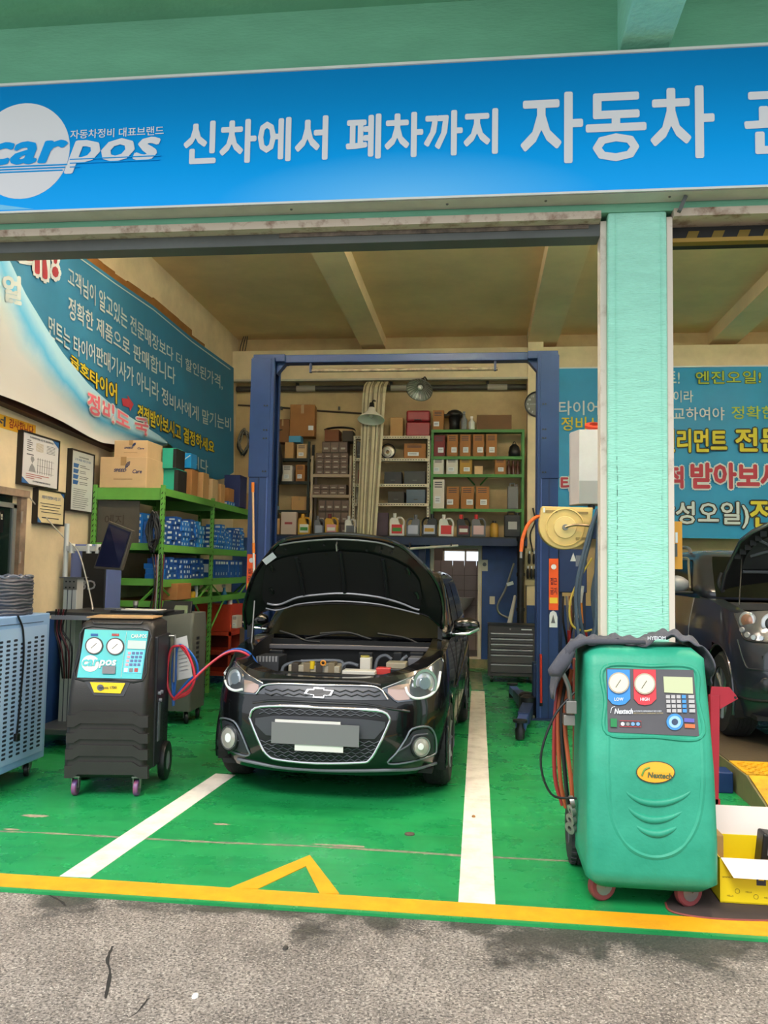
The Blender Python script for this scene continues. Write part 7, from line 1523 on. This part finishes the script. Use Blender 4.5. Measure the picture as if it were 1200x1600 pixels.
# engine bay contents
def eb(px0, py0, px1, py1, Y, d, m, nm, par=c1, bev=.006, zb=None):
    a = C1.I @ gy(px0, py1, Y); c = C1.I @ gy(px1, py0, Y); z0 = a.z if zb is None else zb
    return MB().bb((a.x, a.y, z0), (c.x, a.y+d, c.z)).build(nm, m, par, bev=bev)
eb(399, 1026, 436, 1056, 5.82, .22, mat('airbox_grey', '#3a3a3c', .5), 'air_box', zb=.5)
for k in range(7): eb(400+5*k, 1025.5, 403+5*k, 1034, 5.815, .02, mat('airbox_rib', '#8a8886', .5), 'air_box_rib', bev=0)
vc = eb(450, 1041, 531, 1060, 5.72, .2, mat('valve_cover', '#a39883', .5, var=.2, vs_=20), 'valve_cover', zb=.55)
for k in range(4): eb(455+19*k, 1036, 466+19*k, 1052, 5.71, .1, (mat('coil_dark', '#3d342a', .5), mat('coil_tan', '#7a6a50', .5))[k % 2], 'ignition_coil', vc, .003)
p = C1.I @ gy(488, 1038, 5.72); MB().cyl(p-Z_*.03, p+Z_*.022, .018, n=14).build('oil_cap', mat('cap_yellow', '#d8b414', .4), vc, True)
p = C1.I @ gy(505, 1036, 5.70); MB().tube([p+Vector((math.cos(a)*.016, 0, math.sin(a)*.016)) for a in [2*PI*i/12 for i in range(12)]], .006, 6, True).build('dipstick_ring', mat('dipstick_orange', '#d88a24', .4), vc, True); MB().cyl(p-Z_*.016, p-Z_*.09, .005, n=6).build('dipstick', M_steel, vc)
tk = eb(534, 1049, 586, 1063, 5.62, .12, mat('tank_white', '#c9c2b4', .4), 'coolant_tank', zb=.6)
eb(562, 1028, 579, 1050, 5.78, .09, MATS['tank_white'], 'brake_reservoir'); p = C1.I @ gy(570.5, 1027, 5.82); MB().cyl(p-Z_*.03, p+Z_*.012, .032, n=16).build('reservoir_cap', mat('cap_olive', '#b0a050', .4), c1, True)
bt = eb(588, 1046, 634, 1064, 5.70, .16, M_blk, 'battery', zb=.55); eb(603, 1036, 634, 1046, 5.75, .14, mat('battery_tan', '#9a9078', .5), 'battery_lid', bt); eb(587, 1044, 610, 1060, 5.69, .08, mat('battery_red', '#c23a34', .4), 'terminal_cover', bt)
eb(637, 1029, 674, 1060, 5.85, .16, mat('fuse_box', '#68666a', .5), 'fuse_box', zb=.5)
for P in ([(440, 1056, 5.75), (443, 1042, 5.8), (455, 1036, 5.82), (470, 1034, 5.85)], [(530, 1058, 5.75), (534, 1042, 5.8), (545, 1036, 5.82), (560, 1040, 5.8)], [(585, 1050, 5.85), (590, 1030, 5.88), (602, 1024, 5.9), (612, 1030, 5.9)], [(620, 1050, 5.9), (628, 1032, 5.9), (636, 1025, 5.92)], [(470, 1033, 5.9), (520, 1032, 5.9), (536, 1036, 5.88), (537, 1052, 5.85)]):
    MB().tube([C1.I @ gy(*q) for q in P], .012, 8, spline=4).build('bay_hose', M_gry, c1, True)
eb(430, 1056, 600, 1070, 5.58, .1, M_bay, 'fan_shroud', zb=.52)
eb(614, 1020, 628, 1034, 6.05, .06, M_trim, 'relay_box')
for px, py in ((420, 1016), (560, 1020), (640, 1020)): eb(px, py, px+22, py+14, 6.12, .05, M_trim, 'strut_cap')
# wipers
for P in ([(437, 986), (460, 993), (478, 1001), (500, 1003)], [(500, 990), (540, 988), (570, 996), (590, 1003)], [(590, 990), (630, 996), (650, 1004), (662, 1010)], [(478, 998), (520, 990), (545, 989)]):
    MB().tube([C1.I @ gy(x, y, 6.27) for x, y in P], .009, 6, spline=4).build('wiper', M_trim, c1, True)
# hood, open
H0 = Vector((0, .32, .965)); hn = Vector((0, .76, .65))
HO = [(384, 984), (381, 955), (387, 927), (397, 900), (416, 874), (436, 853), (466, 846.5), (525, 842.5), (588, 847.5), (623, 857), (650, 877.5), (673, 900), (686, 923), (692, 950), (690, 984)]
HR = [(690, 984), (676, 972), (657, 964), (600, 956), (535, 952), (470, 953), (416, 957), (398, 967), (384, 984)]
def bow(P, k=.05, dn=0):
    out = []
    for p in P:
        f = min(1, abs(p.x)/.72); v = (p-H0).dot(Vector((0, -.65, .76))); out.append(p+hn*(k*(1-f**2.2)-k*.2*max(0, v-.6)*3-dn))
    return out
def hoodgrid(nm, m, top, bot, nu, nv, off, par=c1, k=.05, solid=0):
    # top and bottom pixel curves as functions of px, on the curved underside of the hood
    ft, fb = ppath(top), ppath(bot); x0, x1 = max(top[0][0], bot[0][0]), min(top[-1][0], bot[-1][0])
    V = []
    for j in range(nv+1):
        for i in range(nu+1):
            u = .5-.5*math.cos(PI*i/nu); px = x0+(x1-x0)*u; py = ft(px)+(fb(px)-ft(px))*j/nv; V.append((px, py))
    pts = bow(hood_pts(C1, V, H0, hn), k, off)
    return MB().add(pts, [(j*(nu+1)+i, j*(nu+1)+i+1, (j+1)*(nu+1)+i+1, (j+1)*(nu+1)+i) for j in range(nv) for i in range(nu)]).build(nm, m, par, 'all', solid=solid)
M_hu = mat('hood_inner_paint', '#101713', .4, coat=.3); M_hl = mat('hood_liner', '#0b0d0d', .75)
htop = [(381, 956), (383, 940), (387, 927), (397, 900), (416, 874), (436, 853), (466, 846.5), (525, 842.5), (588, 847.5), (623, 857), (650, 877.5), (673, 900), (686, 923), (690, 938), (692, 952)]
hbot = [(381, 957), (384, 984), (398, 967), (416, 957), (470, 953), (535, 952), (600, 956), (657, 964), (676, 972), (690, 984), (692, 953)]
hd = hoodgrid('hood', M_hu, htop, hbot, 44, 16, -.012); hd2 = hoodgrid('hood_skin', M_paint, htop, hbot, 44, 16, -.03, hd)
def hpath(P, r, m, nm, off=.0, sp=4, par=None, closed=False): return MB().tube(bow(hood_pts(C1, [(q.x, q.y) for q in crom([Vector((a, b_, 0)) for a, b_ in P], sp, closed)], H0, hn), .05, off), r, 8, closed).build(nm, m, par or hd, True)
hpath(HO, .016, M_paint, 'hood_edge', -.014); hpath(HR, .008, M_paint, 'hood_rear_edge', -.012)
hpath([(436, 855), (466, 851), (525, 848), (588, 852), (615, 859)], .007, mat('edge_steel', '#6a6e6c', .3, metal=.4), 'front_flange', .004)
ln = hoodgrid('hood_liner', M_hl, [(409, 925), (412, 893), (422, 882), (440, 876), (480, 870), (527, 867), (575, 870), (615, 880), (640, 893), (655, 912), (659, 935)], [(409, 935), (414, 947), (430, 948), (455, 940), (480, 935), (535, 932.5), (590, 936), (620, 942), (640, 948), (652, 953), (659, 938)], 36, 12, .002, hd)
for P in ([(461, 875), (467, 900), (473, 934)], [(530, 868), (534, 900), (537, 932)], [(597, 878), (601, 905), (604, 937)]): hpath(P, .014, mat('liner_rib', '#15181a', .5), 'liner_rib', .006, par=hd)
M_strip = mat('liner_highlight', '#9a9a9e', .3, metal=.3)  # pale tubes paint in the highlight along the liner's rear edge
hpath([(417, 944), (428, 947), (440, 946), (463, 938), (490, 935), (535, 933), (590, 938), (625, 946), (645, 953), (655, 955)], .0075, M_strip, 'lip_highlight', .010)
hpath([(415, 951), (430, 955), (445, 953), (465, 948), (500, 945.5), (535, 945), (590, 949), (628, 956), (655, 961)], .0055, M_strip, 'lip_highlight', .012)
for x, y in ((424, 890), (424, 925), (651, 932), (637, 895)): hpath([(x-3, y-4), (x, y), (x+1, y+5)], .014, M_hu, 'liner_boss', .004, 3)
for x, y in ((481, 863), (572, 865), (594, 867), (611, 867), (445, 862), (525, 861), (505, 857), (466, 882), (471, 908), (472, 926), (534, 905), (597, 885), (600, 911)):
    p = bow(hood_pts(C1, [(x, y)], H0, hn), .05, .006)[0]; MB().lathe([(0, 0), (.010, 0), (.010, .006), (0, .008)], p, -hn, 12).build('hood_bolt', M_trim, hd, True)
p = bow(hood_pts(C1, [(525, 853)], H0, hn), .05, .0)[0]; MB().tube([p, p-hn*.03, p-hn*.03+Vector((.0, .02, -.04)), p+Vector((0, .03, -.05))], .006, 6).build('latch_hook', M_steel, hd, True)
MB().prism(bow(hood_pts(C1, [(409, 877), (425, 866), (431, 874), (415, 885)], H0, hn), .05, .006), hn*.003).build('hood_sticker', M_lab, hd)
a = bow(hood_pts(C1, [(398, 938)], H0, hn), .05, .01)[0]; b_ = C1.I @ gy(391, 1030, 5.95); MB().cyl(a, b_, .006, n=8).build('prop_rod', M_steel, c1, True)
for x, y in ((389, 986), (687, 988)): p = C1.I @ gy(x, y, 6.2); MB().box(p+Vector((0, .04, 0)), (.03, .08, .10)).build('hood_hinge', M_trim, c1)
# ------------------------------------------------------------------ dark grey second car on the ramp
C2 = Car('grey_car', 'dark grey family car with open hood on the yellow ramp at the right', (2.86, 7.12, .176), 0,
         yf=[(.2, -.76), (.3, -.82), (.45, -.85), (.6, -.84), (.75, -.80), (.88, -.72), (.98, -.62), (1.1, -.5)], w=[(.2, .86), (.35, .90), (.55, .92), (.8, .91), (1.1, .86)],
         zt=[(-.85, .89), (-.6, .93), (-.3, .98), (0, 1.03), (.4, 1.08), (.8, 1.10), (4, 1.12)], zb=.22, Lf=.72, n=2.6, yr=3.75, Lr=.4, Y=(5.9, 9.5))
c2 = C2.t; M_p2 = mat('dark_grey_car_paint', '#2b2e38', .3, metal=.35, coat=.9)
C2.body(M_p2, [0, .08, .17, .26, .35, .44, .53, .62, .71, .8, .88, .94, 1], [(0, .34, .39), (2.76, .34, .39)])
for sx in (-1, 1):
    for wy in (0, 2.76):
        C2.wheel(sx*.90, wy, .338, .22)
        MB().tube([(sx*.905, wy+math.cos(a)*.393, .34+math.sin(a)*.393) for a in [-.3+(PI+.6)*i/24 for i in range(25)]], .012, 6).build('arch_lip', M_p2, c2, True)
        mb = MB()
        for i in range(24):
            a0, a1 = -.35+(PI+.7)*i/24, -.35+(PI+.7)*(i+1)/24; q = lambda a, x: (sx*x, wy+math.cos(a)*.40, .34+math.sin(a)*.40)
            mb.add([q(a0, .90), q(a1, .90), q(a1, .5), q(a0, .5)], [(0, 1, 2, 3)])
        mb.build('wheel_well', M_bay, c2, True)
MB().bb((-.8, -.6, .22), (.8, 3.5, .25)).build('underbody', M_bay, c2)
T = [p for p in C2.top if p.y < .55]; inn = []
for p in T: f = max(0, min(1, (p.y+.75)/.3)); inn.append(Vector((p.x*.86, p.y+.14*(1-f)+.02, p.z+.005)))
n_ = len(T); MB().add(T+inn, [(i, i+1, i+1+n_, i+n_) for i in range(n_-1)]).build('fender_top', M_p2, c2, 'all')
dn = [Vector((p.x*.97, p.y+.02, .7)) for p in inn]; MB().add(inn+dn, [(i, i+1, i+1+n_, i+n_) for i in range(n_-1)]).build('bay_wall', M_bay, c2, 'all')
MB().bb((-.76, -.6, .64), (.76, .5, .70)).build('bay_floor', M_bay, c2); MB().bb((-.78, .44, .7), (.78, .5, 1.05)).build('firewall', M_bay, c2); MB().bb((-.76, .36, 1.0), (.76, .46, 1.06)).build('cowl_panel', mat('cowl_brown', '#4a433c', .6, var=.2), c2)
MB().bb((-.72, -.2, .75), (-.25, .3, .97)).build('engine_box', mat('engine_grey', '#4a4644', .6, var=.2), c2, bev=.01); MB().bb((-.2, -.3, .75), (.5, .2, .95)).build('engine_cover', M_trim, c2, bev=.02)
GL2 = [(1.08, .50, 3.72, .865, .25), (1.2, .68, 3.70, .84, .24), (1.34, .90, 3.66, .80, .22), (1.44, 1.07, 3.6, .765, .2), (1.50, 1.2, 3.52, .72, .2), (1.535, 1.42, 3.4, .62, .2), (1.55, 1.8, 3.1, .4, .15)]
R = C2.green(GL2); loft(MB(), R).build('cabin', M_p2, c2, 'all')
MB().grid(lambda u, v: (lambda x, z: (x, C2.gS(x, z)-.006, z))((u*2-1)*(.88-.03*v)*C2.gw(1.1+.37*v), 1.1+.37*v), 24, 10).build('windscreen', M_glass, c2, 'all')
for sx in (-1, 1):
    for y0, y1, sl in ((1.05, 1.95, .22), (2.05, 2.9, .02)):
        MB().grid(lambda u, v: (sx*(C2.gw(1.13+.31*v)+.005), y0+sl*v*1.4+(y1-y0-sl*v*1.4)*u, 1.13+.31*v), 8, 6).build('side_window', M_glass, c2, 'all')
    MB().tube([(sx*.865, 1.08, 1.16), (sx*.82, 1.32, 1.38), (sx*.79, 1.5, 1.455), (sx*.79, 2.1, 1.47)], .012, 6, spline=4).build('window_visor', mat('visor_tan', '#8a8674', .35, metal=.4), c2, True)
    MB().tube([(sx*.74, 1.55, 1.50), (sx*.735, 1.7, 1.565), (sx*.73, 2.3, 1.58), (sx*.73, 3.2, 1.56), (sx*.73, 3.35, 1.50)], .018, 8, spline=4).build('roof_rail', mat('rail_silver', '#8c8f94', .35, metal=.6), c2, True)
    MB().tube([(sx*.925, .95, .35), (sx*.925, .9, .8), (sx*.885, .85, 1.08)], .004, 4, spline=3).build('door_seam', M_slv, c2)
    mx = Vector((sx*1.0, 1.02, 1.17)); h = loft(MB(), [[Vector((mx.x+sx*(-.1+.2*k/6), mx.y+.08*math.sin(PI*(.15+.7*k/6))*math.cos(a), mx.z+.03+.085*math.sin(PI*(.15+.7*k/6))*math.sin(a))) for a in [2*PI*i/14*sx for i in range(14)]] for k in range(7)]).build('mirror_housing', mat('mirror_silver_grey', '#8c8f98', .3, coat=.5), c2, 'all'); MB().bb((mx.x-sx*.14, mx.y-.06, mx.z-.06), (mx.x+sx*.09, mx.y+.06, mx.z-.03)).build('mirror_base', M_trim, h, bev=.01)
h2 = C2.grid([(1147, 959), (1157, 956.5), (1200, 954), (1245, 955)], [(1147, 961), (1157, 986), (1166, 999), (1200, 1003), (1245, 1003)], 18, 8, mat('lamp_smoke', '#5d626a', .15, metal=.6), 'headlamp', .006)
for x_, y_, r_ in ((1160, 984, 3.5), (1168, 992, 4), (1178, 996, 4), (1190, 997, 4)): C2.disc(x_, y_, r_, M_lens, 'reflector', .008, h2, .01)
C2.disc(1168, 969.5, 13, M_lens, 'lamp_ring', .012, h2, .02); C2.disc(1168, 969.5, 10, mat('amber_pale', '#a8806e', .15, metal=.5), 'turn_lamp', .014, h2, .02); C2.disc(1164, 969, 3, mat('amber_bulb', '#c8642a', .3), 'amber_bulb', .018, h2, .02); C2.disc(1208, 975, 20, M_lens, 'projector', .014, h2, .02); C2.disc(1208, 975, 13, M_lensd, 'lens', .022, h2, .02)
C2.path([(1147, 959), (1157, 986), (1166, 1000), (1200, 1004), (1245, 1004)], .006, M_trim, 'lamp_edge', .006, par=h2, sp=3)
f3 = C2.grid([(1172, 1078), (1184, 1065), (1205, 1056), (1230, 1056)], [(1172, 1080), (1185, 1083), (1205, 1085), (1230, 1085)], 12, 6, M_lensd, 'fog_recess', .004); C2.disc(1198, 1070, 11, M_lensd, 'fog_lens', .012, f3, .02)
C2.path([(1145, 1082), (1165, 1092), (1200, 1096), (1240, 1097)], .012, M_trim, 'bumper_line', 0, sp=3); C2.path([(1152, 1000), (1165, 1040), (1180, 1046), (1240, 1050)], .008, M_p2, 'bumper_crease', 0, sp=3)
# its hood
K0 = Vector((0, .48, 1.08)); kn = Vector((0, .72, .69))
def hood2(P, dn=0): return [p-kn*dn for p in [C2.I @ gp(x, y, C2.M @ K0, C2.M.to_3x3() @ kn) for x, y in P]]
W2 = C2.P; HP = [(1128, 922), (1134, 895), (1146, 868), (1157, 846), (1175, 832), (1200, 820), (1245, 803), (1290, 795), (1380, 793), (1430, 800), (1480, 822), (1520, 850), (1545, 885), (1555, 925), (1500, 915), (1330, 905), (1200, 910), (1160, 915)]
hh = MB().prism(hood2(HP), kn*.02).build('hood', M_trim, c2); MB().prism(hood2(HP, -.021), kn*.01).build('hood_skin', M_p2, hh)
MB().tube(hood2(HP[:14]), .016, 8).build('hood_edge', M_p2, hh, True)
LP = [(1158, 888), (1166, 866), (1180, 848), (1205, 836), (1290, 815), (1400, 815), (1480, 860), (1500, 895), (1330, 885), (1210, 888)]
MB().prism(hood2(LP, .004), -kn*.006).build('hood_liner', mat('liner_grey', '#2a2b2c', .7, var=.2), hh)
for P in ([(1160, 892), (1215, 893), (1330, 890)], [(1172, 868), (1192, 862), (1215, 858)], [(1186, 843), (1200, 850), (1230, 880)]): MB().tube(hood2(P, .01), .014, 8).build('liner_rib', mat('liner_rib_grey', '#4a4c50', .5), hh, True)
for k in range(6): MB().box(hood2([(1152+8*k, 868-7*k)], .006)[0], (.05, .02, .05)).build('hood_slot', M_bay, hh)
a = hood2([(1159, 868)], .01)[0]; b_ = C2.I @ gy(1155, 945, 6.95); MB().cyl(a, b_, .005, n=8).build('prop_rod', M_trim, c2, True)
MB().tube([C2.I @ gy(x, y, 7.55) for x, y in ((1130, 925), (1123, 912), (1128, 895))], .02, 8, spline=3).build('hood_hinge', M_trim, c2, True)
# orange panel leaning behind the pillar
t = thing('orange_signboard', 'narrow orange plastic signboard fixed behind the right pillar jamb', 'signboard', gy(1060, 890, 5.02)); MB().bb(gy(1050, 889, 5.02), gy(1064.5, 815, 5.04)).build('panel', mat('orange_panel', '#d8962a', .5), t, world=True); MB().bb(gy(1055.5, 848, 5.015), gy(1058.5, 832, 5.02)).build('label', M_lab, t, world=True)
MB().bb((1.0, 4.98, gy(1060, 870, 5.02).z), (gy(1056, 870, 5.02).x, 5.03, gy(1060, 850, 5.02).z)).build('bracket', M_dkhead, t, world=True)
